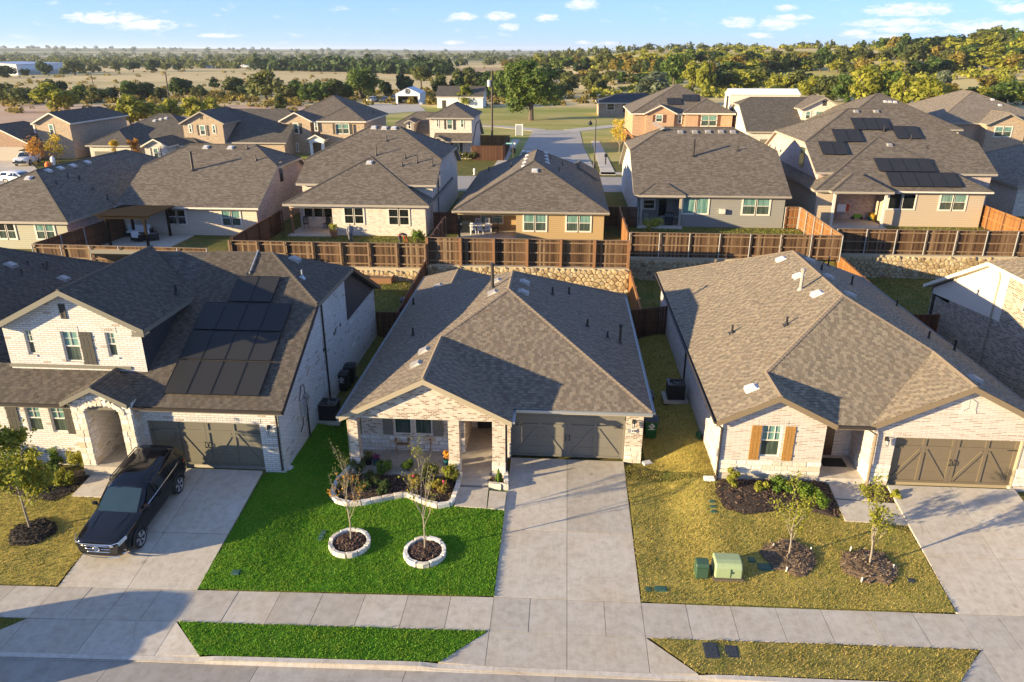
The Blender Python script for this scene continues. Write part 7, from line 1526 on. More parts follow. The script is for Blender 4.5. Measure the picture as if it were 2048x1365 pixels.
for k in range(4): q.tube([(hx - .03 - k * .035, hy + (.22 - k * .02) * math.cos(a), hz_ + (.24 - k * .02) * math.sin(a)) for a in [6.2832 * j / 14 for j in range(15)]], .018, 5, cap=False)
q.tube([(hx - .1, hy + .1, hz_ - .2), (hx - .16, hy + .12, hz_ - .6), (hx - .14, hy + .1, .25)], .018, 5); q.build('hose', m_bing, t); q = MB(); q.box(hx - .1, hx + .1, hy - .06, hy + .06, hz_ - .08, hz_ + .08); q.build('holder', m_binb, t)
# doormats
fl = at(1665, 925, z=.665); q = MB(); q.box(-.5, .5, -.36, .36, 0, .012); 
for k in range(9): q.box(-.48, .48, -.34 + k * .075, -.30 + k * .075, .012, .02)
tag(move(q.build('doormat', m_black), (fl.x, fl.y, .662)), 'black doormat at the front door of the right house', 'doormat'); fl = at(240, 884, z=.73); q = MB(); q.box(-.3, .3, -.5, .5, 0, .014)
for k in range(7): q.box(-.28 + k * .08, -.24 + k * .08, -.48, .48, .014, .02)
tag(move(q.build('doormat', m_black), (ax1 - .45, ey + 1.8, .722)), 'small dark doormat inside the white brick entry arch', 'doormat')
# rocking chairs on the porch
m_teak = plain('worn_teak', (0.34, 0.18, 0.085), .6, vary=.3, scale=12)
def rocker(label, loc, rz):
    t = thing('rocking_chair', label, 'rocking chair', loc, rz, 'rocking chairs on the porch'); o_ = ORG[t.name].copy(); ORG[t.name] = Vector((0, 0, 0)); w = .27
    q = MB()
    for k in range(6): q.box(-w, w, -.27 + k * .085, -.20 + k * .085, .40 - k * .006, .425 - k * .006)
    q.build('seat', m_teak, t); lean = lambda z: .24 + (z - .42) * .28
    for sx_ in (-1, 1):
        q = MB(); q.tube([(sx_ * .29, -.45, .16), (sx_ * .29, -.25, .06), (sx_ * .29, .05, .025), (sx_ * .29, .35, .06), (sx_ * .29, .62, .17)], .022, 6); q.build('rocker', m_teak, t)
        q = MB(); q.tube([(sx_ * .29, -.26, .05), (sx_ * .29, -.27, .62)], .022, 6); q.build('front_leg', m_teak, t); q = MB(); q.tube([(sx_ * .29, .22, .04), (sx_ * .28, .24, .42), (sx_ * .27, lean(1.1), 1.1)], .022, 6); q.build('back_post', m_teak, t); q = MB(); q.box(sx_ * .29 - .05, sx_ * .29 + .05, -.34, .30, .62, .65); q.build('armrest', m_teak, t)
    for k in range(7): x = -.2 + k * .0667; q = MB(); q.bar((x, lean(.5), .5), (x, lean(1.06), 1.06), .035, .014, up=(0, 1, 0)); q.build('slat', m_teak, t)
    q = MB(); q.bar((-.27, lean(.48), .48), (.27, lean(.48), .48), .03, .06); q.build('lower_rail', m_teak, t); q = MB(); q.prism([(-.28, lean(1.06) - .015, 1.04), (.28, lean(1.06) - .015, 1.04), (.28, lean(1.12) - .015, 1.12), (.12, lean(1.18) - .015, 1.19), (-.12, lean(1.18) - .015, 1.19), (-.28, lean(1.12) - .015, 1.12)], (0, .03, 0)); q.build('headrest', m_teak, t); ORG[t.name] = o_; return t
c = at(805, 905, z=.0); rocker('brown wooden rocking chair on the porch, in front of the left window', (c.x, c.y + .2, .0), .12); c = at(851, 902, z=.0); rocker('brown wooden rocking chair on the porch behind the bare tree', (c.x, c.y + .25, .0), -.12)
# ------------------------------------------------------------------ vehicles
def carpaint(name, c, coat=1.0, rough=.1):
    m, nt, b = new_mat(name); setc(nt, b, c); b.inputs['Roughness'].default_value = rough; b.inputs['Coat Weight'].default_value = 0.0; b.inputs['Specular IOR Level'].default_value = .5; return m
m_pblack = carpaint('black_car_paint', (0.006, 0.006, 0.008)); m_pwhite = carpaint('white_car_paint', (0.70, 0.70, 0.69)); m_pgray = carpaint('pale_car_paint', (0.45, 0.44, 0.40)); m_pdark = carpaint('dark_green_paint', (0.03, 0.035, 0.032)); m_pblue = carpaint('dark_blue_paint', (0.02, 0.035, 0.06))
m_chrome = plain('bright_chrome', (0.70, 0.70, 0.70), .18, .9, .03); m_carglass = glass_mat('car_glass', (0.006, 0.008, 0.010), (0.012, 0.016, 0.018)); m_wsglass = plain('windshield_glass', (0.016, 0.032, 0.036), .04, .0, .35, 1.6, 1.0); m_tyre = plain('tyre_rubber', (0.012, 0.012, 0.012), .85); m_lamp = plain('headlamp_glass', (0.55, 0.57, 0.58), .12, .3, .05); m_red = plain('tail_lamp', (0.30, 0.008, 0.006), .2, .0, .05); m_redp = plain('red_cloth', (0.5, 0.06, 0.025), .8)
def car(label, paint, loc, rz, sc=(1, 1, 1), full=True, rack=False, cat='car', name='parked_car', group='parked vehicles'):
    t = thing(name, label, cat, loc, rz, group); t.scale = sc; sv = ORG[t.name].copy(); ORG[t.name] = Vector((0, 0, 0)); hw = .98
    # stations along the length: y, half width, underside, belt height, top height, top half width
    ST = [(-2.54, .70, .42, .72, .99, .58), (-2.50, .82, .36, .76, 1.06, .70), (-2.36, .91, .30, .82, 1.11, .79), (-2.0, .965, .27, .86, 1.14, .84), (-1.5, .985, .26, .90, 1.165, .86), (-.95, .985, .26, .95, 1.19, .88), (-.3, .985, .26, .98, 1.16, .90), (.8, .99, .26, 1.0, 1.17, .90), (1.7, .985, .27, 1.02, 1.18, .89), (2.15, .965, .32, 1.04, 1.2, .86), (2.42, .92, .40, 1.05, 1.18, .80), (2.5, .80, .46, 1.02, 1.12, .68)]
    V, F = [], []
    for y, w, zb, zm, zt, wt in ST:
        h = [(0, zb), (w * .8, zb), (w * .97, zb + .1), (w, zb + .28), (w * .985, zm), (w * .96, (zm + zt) / 2 + .03), (wt, zt - .012), (wt * .55, zt + .02), (0, zt + .025)]
        V += [(x, y, z) for x, z in h] + [(-x, y, z) for x, z in h[-2:0:-1]]
    n = 16
    for i in range(len(ST) - 1):
        for k in range(n): F.append((i * n + k, i * n + (k + 1) % n, (i + 1) * n + (k + 1) % n, (i + 1) * n + k))
    F.append(tuple(range(n))[::-1]); F.append(tuple((len(ST) - 1) * n + k for k in range(n)))
    q = MB(); q.add(V, F); body = q.build('body', paint, t, smooth=True); body.modifiers.new('s', 'SUBSURF').levels = 1; body.modifiers['s'].render_levels = 2
    # greenhouse: y, half width low, half width high, z low, z high
    G = [(-1.12, .86, .82, 1.12, 1.145), (-.22, .925, .73, 1.14, 1.68), (.08, .93, .76, 1.14, 1.765), (1.0, .93, .77, 1.15, 1.79), (1.95, .92, .75, 1.15, 1.76), (2.26, .90, .72, 1.15, 1.70), (2.47, .87, .76, 1.12, 1.20)]
    V, F = [], []
    for y, wl_, wh, zl, zh in G: V += [(-wl_, y, zl), (-(wl_ * .5 + wh * .5) - .015, y, (zl + zh) / 2), (-wh, y, zh - .02), (-wh * .5, y, zh + .012), (0, y, zh + .02), (wh * .5, y, zh + .012), (wh, y, zh - .02), ((wl_ + wh) * .5 + .015, y, (zl + zh) / 2), (wl_, y, zl)]
    for i in range(len(G) - 1):
        for k in range(8): F.append((i * 9 + k, i * 9 + k + 1, (i + 1) * 9 + k + 1, (i + 1) * 9 + k))
    q = MB(); q.add(V, F); q.build('cabin', paint, t, smooth=True)
    q = MB(); q.add([(-.78, -1.07, 1.185), (.78, -1.07, 1.185), (.68, -.27, 1.665), (-.68, -.27, 1.665), (0, -1.10, 1.20), (0, -.26, 1.70)], [(0, 4, 5, 3), (4, 1, 2, 5)]); q.build('windshield', m_wsglass if full else m_carglass, t)
    q = MB(); q.add([(-.74, 2.462, 1.25), (.74, 2.462, 1.25), (.66, 2.31, 1.64), (-.66, 2.31, 1.64)], [(0, 1, 2, 3)]); q.build('rear_window', m_carglass, t)
    sw_ = lambda y, f, sx_: (sx_ * (.925 + (.775 - .925) * f + .022), y, 1.20 + f * .47)
    for sx_ in (-1, 1):
        for pts in ([(-.72, 0), (.18, 0), (.18, 1), (-.05, 1)], [(.25, 0), (1.08, 0), (1.08, 1), (.25, 1)], [(1.16, 0), (2.2, .0), (2.06, .93), (1.16, 1)]):
            q = MB(); q.add([sw_(y, f, sx_) for y, f in pts], [(0, 1, 2, 3)]); q.build('side_window', m_carglass, t)
        if full:
            q = MB(); q.tube([(sx_ * .945, -.82, 1.165), (sx_ * .945, .6, 1.18), (sx_ * .94, 1.6, 1.2), (sx_ * .91, 2.02, 1.27), (sx_ * .82, 2.1, 1.42)], .014, 5); q.build('window_trim', m_chrome, t)
            q = MB(); q.tube([(sx_ * .74, -.02, 1.75), (sx_ * .75, .12, 1.83), (sx_ * .75, 1.9, 1.82), (sx_ * .73, 2.05, 1.75)], .022, 6); q.build('roof_rail', m_black, t)
            q = MB(); q.box(min(sx_ * .97, sx_ * 1.15), max(sx_ * .97, sx_ * 1.15), -.78, -.66, 1.15, 1.30); q.box(min(sx_ * .90, sx_ * 1.0), max(sx_ * .90, sx_ * 1.0), -.75, -.69, 1.13, 1.2); o = q.build('mirror', paint, t); o.modifiers.new('b', 'BEVEL').width = .04
            for yy in (.1, 1.05): q = MB(); q.box(sx_ * .985 - .012, sx_ * .985 + .02, yy + .0, yy + .2, .98, 1.01); q.build('door_handle', paint, t)
        q = MB(); x0_, x1_ = sx_ * .50, sx_ * .93
        q.add([(x0_, -2.56, .86), (sx_ * .83, -2.48, .89), (sx_ * .965, -2.15, .97), (sx_ * .94, -2.12, 1.07), (sx_ * .81, -2.44, 1.02), (x0_, -2.55, .97)], [(0, 1, 4, 5), (1, 2, 3, 4)]); q.build('headlight', m_lamp, t)
        q = MB(); q.add([(sx_ * .93, 2.30, .92), (sx_ * .6, 2.535, .92), (sx_ * .6, 2.52, 1.08), (sx_ * .92, 2.28, 1.08), (sx_ * .995, 2.05, 1.02)], [(0, 1, 2, 3), (4, 0, 3)]); q.build('tail_light', m_red, t)
        if full: q = MB(); q.tube([(sx_ * .70, -2.5, .46), (sx_ * .92, -2.36, .50), (sx_ * .93, -2.33, .62), (sx_ * .72, -2.48, .60), (sx_ * .70, -2.5, .46)], .02, 5); q.build('fog_surround', m_chrome, t)
    if full:
        for sx_ in (-1, 1):
            q = MB(); q.tube([(sx_ * .40, -2.42, 1.11), (sx_ * .46, -1.9, 1.165), (sx_ * .56, -1.15, 1.21)], .012, 4); q.build('hood_crease', paint, t)
            q = MB(); q.tube([(0, -2.575, .985), (sx_ * .6, -2.555, .99), (sx_ * .82, -2.46, 1.03), (sx_ * .95, -2.18, 1.09)], .016, 5); q.build('brow_trim', m_chrome, t)
        for k, z in enumerate((.62, .76, .90)): q = MB(); wv = .60 + k * .05; q.tube([(-wv, -2.47, z), (-.4, -2.55, z - .01), (.4, -2.55, z - .01), (wv, -2.47, z)], .010, 5); q.build('grille_bar', m_chrome, t)
        q = MB(); q.prism([(-.72, -2.46, .58), (.72, -2.46, .58), (.80, -2.42, .95), (-.80, -2.42, .95)], (0, -.09, 0)); q.build('grille', m_black, t)
        q = MB(); cz, cy = .80, -2.60; q.tube([(.105 * math.cos(a), cy, cz + .105 * math.sin(a)) for a in [6.2832 * k / 16 for k in range(17)]], .012, 5, cap=False)
        for p in ([(-.045, .085), (0, .015), (.045, .085)], [(-.085, .045), (-.045, -.075), (0, .0), (.045, -.075), (.085, .045)]): q.tube([(a, cy, cz + b_) for a, b_ in p], .009, 4)
        q.build('emblem', m_chrome, t); q = MB(); q.tube([(-.7, -2.49, .37), (-.3, -2.56, .35), (.3, -2.56, .35), (.7, -2.49, .37)], .022, 6); q.build('skid_trim', m_chrome, t)
    if rack:
        q = MB(); q.box(-.72, .72, -.1, 1.9, 1.84, 1.87)
        for yy in (0, .5, 1.0, 1.5): q.box(-.72, .72, yy, yy + .12, 1.875, 1.9)
        for sx_ in (-1, 1): q.bar((sx_ * .74, -.15, 1.9), (sx_ * .74, 1.95, 1.9), .05, .1)
        q.build('roof_rack', m_black, t); q = MB(); q.box(-.85, .85, -2.68, -2.55, .45, .7); q.box(-.5, -.3, -2.72, -2.56, .72, .85); q.box(.3, .5, -2.72, -2.56, .72, .85); q.build('bull_bar', m_black, t)
    for y in (-1.55, 1.45):
        for sx_ in (-1, 1):
            q = MB(); n = 20; R_ = .385
            ring = lambda r, x: [(sx_ * x, y + r * math.cos(6.2832 * k / n), .385 + r * math.sin(6.2832 * k / n)) for k in range(n)]
            L_ = [ring(.20, .78), ring(.36, .77), ring(R_, .80), ring(R_, .97), ring(.365, 1.0), ring(.285, 1.005), ring(.27, .95)]
            b_ = len(q.v); q.v += [p for r_ in L_ for p in r_]
            for i in range(len(L_) - 1):
                for k in range(n): q.f.append((b_ + i * n + k, b_ + i * n + (k + 1) % n, b_ + (i + 1) * n + (k + 1) % n, b_ + (i + 1) * n + k)); q.m.append(0)
            q.f.append(tuple(b_ + 6 * n + k for k in range(n))); q.m.append(0); wh = q.build('wheel', m_tyre, t)
            q = MB()
            for k in range(5):
                a = k * 1.2566 + .3
                for da in (-.13, .13): q.bar((sx_ * .985, y + .06 * math.cos(a), .385 + .06 * math.sin(a)), (sx_ * .995, y + .275 * math.cos(a + da), .385 + .275 * math.sin(a + da)), .045, .03, up=(1, 0, 0))
            q.tube([(sx_ * .985, y + .28 * math.cos(6.2832 * k / 20), .385 + .28 * math.sin(6.2832 * k / 20)) for k in range(21)], .018, 5, cap=False); q.build('rim', m_galv if full else m_vent, wh)
            q = MB(); q.tube([(sx_ * .984, y + .44 * math.cos(a), .385 + .44 * math.sin(a)) for a in [math.pi * k / 10 for k in range(11)]], .035, 6); q.build('wheel_arch', m_black, t)
    ORG[t.name] = sv; return t
a = at(296, 1086, z=-.28); b_ = at(370, 985, z=.08); dv = b_ - a; rzc = math.atan2(-dv.x, dv.y); fc = a - Vector((math.cos(rzc), math.sin(rzc), 0)) * .98
mid = (a + b_) / 2 - dv.normalized() * .22 - Vector((math.cos(rzc), math.sin(rzc), 0)) * .98
d0 = DRIVES[0]; suv = car('black sport utility vehicle with chrome grille parked on the left driveway', m_pblack, (mid.x, mid.y, drive_z(d0, mid.y) + .01), rzc, cat='suv', name='parked_suv'); suv.rotation_euler.x = math.atan2(d0[3] + .5, d0[2] - yA(-15))
c = at(30, 333, z=2); car('white off road wagon with roof rack on a far left driveway', m_pwhite, (c.x + .4, c.y + 2.2, T(c.x, c.y) + .06), rad(14), full=False, rack=True)
c = at(38, 347, z=3.4); car('white car half hidden behind the sage house roof', m_pwhite, (c.x - .6, c.y + 1, 2.0), rad(78), (1, 1, .82), full=False)
c = at(741, 206, z=2); car('pale pickup sized wagon on the grass left of the white metal garage', m_pgray, (c.x, c.y + 2, 2.0), rad(-8), full=False); c = at(767, 207, z=2); car('dark wagon on the grass nearest the white metal garage', m_pdark, (c.x, c.y + 2, 2.0), rad(-10), full=False); c = at(777, 205, z=2); car('dark car behind the dark wagon by the metal garage', m_pblue, (c.x + .6, c.y + 6, 2.0), rad(-10), full=False); c = at(829, 202, z=2); car('silver car inside the open white metal garage', m_pgray, (c.x, 236, 2.0), rad(-5), full=False)
c = at(1066, 312, z=2.0); car('dark blue pickup parked on the side street behind the golden tan house', m_pblue, (-5.2, 109.5, T(-5.2, 109.5) + .08), rad(180), full=False); car('large dark van parked at the kerb just left of the view', m_pdark, (-21.2, 15.5, -.66), rad(90), (1.05, 1.1, 1.15), full=False)
for k, (px, py, p_, nm_) in enumerate(((421, 138, m_pblue, 'blue'), (491, 136, m_pwhite, 'white'), (570, 134, m_pwhite, 'white'), (588, 132, m_pdark, 'dark'), (617, 131, m_pblue, 'dark blue'), (475, 137, m_redp, 'red'))): c = gnd(px, py); car(nm_ + ' vehicle on the distant highway, %s from the left' % ('first', 'third', 'fourth', 'fifth', 'sixth', 'second')[k], p_, (c.x, c.y, c.z + .15), rad(85), (1.3, 1.5, 1.4), full=False, group='vehicles on the highway')
# ------------------------------------------------------------------ poles, lamp, signs
m_pole = plain('weathered_pole', (0.085, 0.06, 0.042), .9, vary=.25)
def pole(label, px, pyb, pyt, lean=0.0, tr=False, y=None):
    c = gnd(px, pyb) if y is None else at(px, pyb, y=y); top = at(px + lean, pyt, y=c.y); t = thing('utility_pole', label, 'utility pole', c, group='utility poles'); q = MB(); q.tube([(c.x, c.y, T(c.x, c.y) - .3), top], [.19, .13], 8); q.build('pole', m_pole, t)
    q = MB(); q.bar((top.x - .9, top.y - .05, top.z - .5), (top.x + .9, top.y - .05, top.z - .5), .1, .12)
    for s_ in (-.8, 0, .8): q.lathe([(.05, 0), (.07, .1), (.03, .2)], (top.x + s_, top.y - .05, top.z - .44), 6)
    q.build('crossarm', m_pole, t) if not tr else None
    if tr: q = MB(); q.lathe([(.28, 0), (.32, .05), (.32, .95), (.2, 1.08)], (top.x - .5, top.y, top.z - 2.6), 12); q.bar((top.x - .4, top.y, top.z - 2.0), (top.x, top.y, top.z - 2.0), .1, .1); q.build('transformer', m_ventw, t)
    return t
pole('tall dark utility pole with a gray transformer behind the dormer house', 984, 262, 141, 0, True, 131); pole('dark leaning utility pole behind the houses at far left', 343, 238, 146, -12); pole('thin leaning utility pole in the straw field, leftmost', 187, 172, 146, -6); pole('brown leaning utility pole among the trees at right', 1806, 162, 120, 6); pole('thin gray utility pole in front of the dark tree belt', 1409, 188, 150)
lx, ly = 4.25, 105.2; zb = T(lx, ly); t = thing('street_lamp', 'black street lamp with a hanging lantern at the street corner', 'street lamp', (lx, ly, zb)); q = MB(); q.lathe([(.22, 0), (.22, .3), (.13, .5), (.1, 1.0), (.075, 6.4)], (lx, ly, zb), 10); q.build('post', m_black, t); q = MB(); q.tube([(lx, ly, zb + 6.3), (lx - .1, ly, zb + 6.6), (lx - .5, ly, zb + 6.65), (lx - .75, ly, zb + 6.5), (lx - .75, ly, zb + 6.3)], .04, 6); q.build('arm', m_black, t); q = MB(); q.lathe([(.06, .35), (.12, .2), (.34, -.05), (.34, -.1), (.12, -.3)], (lx - .75, ly, zb + 6.0), 10); q.build('lantern', m_black, t)
sx_, sy = -6.95, 104.4; zb = T(sx_, sy); t = thing('stop_sign', 'dark back of an octagonal stop sign with teal street name blades', 'street sign', (sx_, sy, zb)); q = MB(); q.tube([(sx_, sy, zb), (sx_, sy, zb + 3.5)], .05, 6); q.build('post', m_black, t); q = MB(); q.prism([(sx_ + .42 * math.cos(math.pi / 8 + k * math.pi / 4), sy + .06, zb + 2.35 + .42 * math.sin(math.pi / 8 + k * math.pi / 4)) for k in range(8)], (0, .02, 0)); q.build('sign_plate', m_black, t)
m_teal = plain('teal_sign', (0.01, .25, .20), .5); q = MB(); q.box(sx_ - 1.0, sx_ - .05, sy - .06, sy - .04, zb + 3.2, zb + 3.42); bl_ = q.build('street_name_blade', m_teal, t); q = MB(); q.box(sx_ + .05, sx_ + .3, sy - .05, sy - .03, zb + 3.2, zb + 3.42); q.build('street_name_blade', m_white, t); q = MB()
for k in range(6): q.box(sx_ - .9 + k * .13, sx_ - .82 + k * .13, sy - .072, sy - .062, zb + 3.26, zb + 3.36)
q.build('lettering', m_white, bl_)
gx, gy2 = -8.6, 146; zb = T(gx, gy2); t = thing('gate', 'white framed gate with a gray panel at the end of the sidewalk', 'gate', (gx, gy2, zb)); q = MB()
for xx in (gx - .7, gx + .55): q.box(xx, xx + .15, gy2, gy2 + .15, zb, zb + 2.2)
q.box(gx - .55, gx + .55, gy2, gy2 + .15, zb + 1.95, zb + 2.1); q.build('frame', m_white, t); q = MB(); q.box(gx - .54, gx + .54, gy2 + .05, gy2 + .1, zb + .1, zb + 1.94); q.build('panel', m_galv, t)
c = gnd(949, 350); t = thing('fire_hydrant', 'pale fire hydrant on the corner lawn of the back street', 'fire hydrant', c); q = MB(); q.lathe([(.18, 0), (.18, .06), (.13, .1), (.13, .62), (.17, .66), (.15, .78), (.05, .86)], c, 10); q.tube([(c.x - .22, c.y, c.z + .5), (c.x + .22, c.y, c.z + .5)], .06, 8); q.build('barrel', m_ventw, t)
c = gnd(1211, 330); q = MB(); q.box(-.08, .08, -.08, .08, 0, 1.1); q.box(-.2, .2, -.3, .3, 1.1, 1.5); tag(move(q.build('mailbox', m_black), c), 'black mailbox on a post at the side street corner', 'mailbox')
q = MB(); c = gnd(438, 232)
# ------------------------------------------------------------------ patio things
def chair(label, loc, rz, m, sc=1.0, group='patio chairs'):
    t = thing('patio_chair', label, 'chair', loc, rz, group); sv = ORG[t.name].copy(); ORG[t.name] = Vector((0, 0, 0)); t.scale = (sc,) * 3; q = MB(); q.box(-.24, .24, -.24, .24, .43, .47); q.build('seat', m, t)
    for x in (-.22, .18):
        for y, h in ((-.22, .43), (.2, 1.02)): q = MB(); q.box(x, x + .04, y, y + .04, 0, h); q.build('leg', m, t)
    for k in range(4): q = MB(); q.box(-.16 + k * .09, -.12 + k * .09, .205, .235, .5, .96); q.build('slat', m, t)
    q = MB(); q.box(-.18, .18, .2, .24, .96, 1.05); q.build('top_rail', m, t); ORG[t.name] = sv; return t
pz = 2.03; c = at(962, 466, z=pz); tb_ = thing('dining_table', 'long pale patio table of the golden tan house', 'table', (c.x, c.y, pz)); q = MB(); q.box(c.x - 1.0, c.x + 1.0, c.y - .42, c.y + .42, pz + .70, pz + .75); q.build('tabletop', m_trimW, tb_)
for x in (-.9, .82):
    for y in (-.36, .28): q = MB(); q.box(c.x + x, c.x + x + .08, c.y + y, c.y + y + .08, pz, pz + .695); q.build('leg', m_white, tb_)
for k, (dx, dy, r, mm, lb) in enumerate(((-.62, -.75, 180, m_white, 'white patio chair in front of the pale table, left'), (.02, -.78, 176, m_white, 'white patio chair in front of the pale table, middle'), (.66, -.75, 184, m_white, 'white patio chair in front of the pale table, right'), (-.4, .75, 0, m_white, 'white patio chair behind the pale table, left'), (.5, .75, 5, m_white, 'white patio chair behind the pale table, right'), (1.3, .05, -90, m_black, 'black chair at the right end of the pale table'))): chair(lb, (c.x + dx, c.y + dy, pz), rad(r), mm, 1.05)
def grill(label, loc, rz):
    t = thing('grill', label, 'grill', loc, rz); sv = ORG[t.name].copy(); ORG[t.name] = Vector((0, 0, 0)); q = MB(); q.box(-.4, .4, -.28, .28, .1, .8); q.build('cabinet', m_binb, t); q = MB(); q.prism([(-.42, -.3, .82), (-.42, .3, .82), (-.42, .3, 1.05), (-.42, .1, 1.18), (-.42, -.2, 1.12)], (.84, 0, 0)); q.build('hood', m_black, t); q = MB(); q.box(.44, .8, -.25, .25, .78, .82); q.box(-.8, -.44, -.25, .25, .78, .82); q.build('side_shelf', m_gutter, t); ORG[t.name] = sv
grill('black grill beside the pale patio table', (at(934, 466, z=pz).x, at(934, 466, z=pz).y, pz), .1); c = at(1338, 452, z=pz); grill('covered black grill on the warm gray house patio', (c.x, c.y + .3, pz), -.1)
c = at(1303, 452, z=pz); chair('gray chair on the warm gray house patio', (c.x - .4, c.y + .8, pz), 2.6, m_galv); c = at(621, 462, z=pz)
for k, px in enumerate((613, 655)): c = at(px, 457, z=pz); chair('dark metal patio chair of the cream brick house, ' + ('left', 'right')[k], (c.x, c.y, pz), rad((20, -20)[k]), m_black)
def sofa(label, loc, rz, w):
    t = thing('outdoor_sofa', label, 'sofa', loc, rz); sv = ORG[t.name].copy(); ORG[t.name] = Vector((0, 0, 0)); q = MB(); q.box(-w, w, -.4, .4, .08, .38); q.box(-w, -w + .16, -.4, .4, .38, .62); q.box(w - .16, w, -.4, .4, .38, .62); q.build('base', m_binb, t); q = MB(); q.box(-w + .17, w - .17, -.4, .25, .385, .5); q.build('cushion', m_white, t); q = MB(); q.box(-w + .17, w - .17, .26, .44, .385, .9); q.build('back_cushion', m_white, t); ORG[t.name] = sv
c = at(247, 486, z=2.0); sofa('white cushioned outdoor sofa under the black pergola', (c.x, c.y + 2.6, 2.0), .25, 1.1); sofa('small white cushioned outdoor armchair under the pergola', (c.x + 1.0, c.y + .7, 2.0), 2.9, .5); sofa('second dark armchair under the pergola at the front post', (c.x + 2.0, c.y + 1.2, 2.0), 2.2, .5)
A, B = at(190, 432, y=57.6), at(272, 434, y=57.6); zt = A.z; t = thing('pergola', 'black timber pergola over the sofas of the cream house', 'pergola', (A.x, 57.6, 1.95)); y1p = 61.8; x0p, x1p = A.x, at(293, 432, y=57.6).x
m_perg = plain('black_stained_timber', (0.022, 0.016, 0.011), .9, vary=.3, spec=.08)
for xx in (x0p + .5, x1p - .6):
    for yy in (57.9, y1p - .2): q = MB(); q.box(xx, xx + .17, yy, yy + .17, 1.9, zt - .2); q.build('post', m_perg, t)
for yy in (57.9, y1p - .2): q = MB(); q.box(x0p, x1p, yy - .03, yy, zt - .3, zt - .02); q.build('beam', m_perg, t)
for k in range(24): yy = 57.6 + k * (y1p - 57.4) / 24; q = MB(); q.box(x0p - .2, x1p + .2, yy, yy + .09, zt - .015, zt + .06); q.build('slat', m_perg, t)
q = MB(); q.box(x0p - .3, x1p + 1.4, 55.2, 62.3, 1.8, 2.0); q.build('patio_slab', m_conc, kind='structure')
c = gnd(765, 568); t = thing('raised_garden_bed', 'wooden raised garden bed in front of the short stone wall', 'raised bed', (c.x, c.y, c.z)); x0_, y0_ = c.x - 1.5, c.y - .1
for a, b_, d, e_ in ((0, 2.2, 0, .05), (0, 2.2, .9, .95), (0, .05, .051, .899), (2.15, 2.2, .051, .899)): q = MB(); q.box(x0_ + a, x0_ + b_, y0_ + d, y0_ + e_, c.z - .1, c.z + .45); q.build('board', m_post, t)
q = MB(); q.box(x0_ + .05, x0_ + 2.15, y0_ + .05, y0_ + .9, c.z, c.z + .36); q.build('soil', m_soilt, t)
# ------------------------------------------------------------------ people
def person(label, loc, rz, pts, cloth, legs, hair, name='person'):
    """pts: joints as (x, y, z, radius); one skin over a joint tree"""
    J, E = pts; me = bpy.data.meshes.new('body'); me.from_pydata([p[:3] for p in J], E, []); o = bpy.data.objects.new('body', me); COL.objects.link(o); o.modifiers.new('k', 'SKIN'); o.modifiers.new('s', 'SUBSURF').levels = 2; o.modifiers['s'].render_levels = 2
    for i, p in enumerate(J): o.data.skin_vertices[0].data[i].radius = (p[3], p[3])
    o.data.skin_vertices[0].data[0].use_root = True
    dg = bpy.context.evaluated_depsgraph_get(); m2 = bpy.data.meshes.new_from_object(o.evaluated_get(dg)); bpy.data.objects.remove(o)
    for m_ in (plain('skin', (.42, .25, .17), .6), cloth, legs, hair): m2.materials.append(m_)
    for f in m2.polygons:
        c = f.center; f.material_index = hair_i(c) if False else (3 if (c.z > pts[0][hd][2] + .02 and c.y > pts[0][hd][1] - .05) else (0 if (c.z > pts[0][nk][2] and (c - Vector(pts[0][hd][:3])).length < .3) or (abs(c.x) > .24 and (c - Vector(pts[0][nk][:3])).length > .52 and c.z > .5) else (1 if c.z > .82 or (c.y < -.25) else 2)))
        f.use_smooth = True
    t = thing(name, label, 'person', loc, rz); b_ = bpy.data.objects.new('body', m2); COL.objects.link(b_); b_.parent = t; return t
hd, nk = 5, 3
hnd = lambda s_, x, y, z: [(x, y, z, .035), (x + s_ * .02, y - .03, z - .09, .03), (x + s_ * .035, y - .05, z - .16, .012), (x + s_ * .0, y - .055, z - .17, .012), (x - s_ * .03, y - .05, z - .13, .012)]
Jt = [(0, 0, .95, .15), (0, .01, 1.15, .15), (0, .02, 1.36, .16), (0, .0, 1.50, .06), (0, -.02, 1.58, .075), (0, -.03, 1.66, .105)]
Et = [(0, 1), (1, 2), (2, 3), (3, 4), (4, 5)]
def limb(J, E, root, pts):
    p = root
    for q in pts: J.append(q); E.append((p, len(J) - 1)); p = len(J) - 1
    return p
def standing():
    J, E = list(Jt), list(Et)
    for s_ in (-1, 1):
        h = limb(J, E, 2, [(s_ * .2, .02, 1.40, .065), (s_ * .25, .03, 1.14, .05), (s_ * .24, -.06, .92, .037), (s_ * .24, -.09, .84, .035)])
        for fx in (-.03, -.01, .012, .032): limb(J, E, h, [(s_ * .24 + fx, -.10, .77, .010), (s_ * .24 + fx, -.11, .71 + abs(fx), .008)])
        limb(J, E, h, [(s_ * .20, -.12, .80, .011)])
        k = limb(J, E, 0, [(s_ * .09, 0, .88, .12), (s_ * .1, -.02, .5, .075), (s_ * .1, .02, .09, .05), (s_ * .1, -.14, .04, .045)])
    return J, E
c = gnd(702, 487); person('person in a gray shirt and dark trousers standing in the back yard', (c.x, c.y, T(c.x, c.y)), .5, standing(), plain('gray_shirt', (.24, .23, .23), .9), plain('dark_trousers', (.16, .15, .15), .9), plain('dark_hair', (.02, .014, .01), .7))
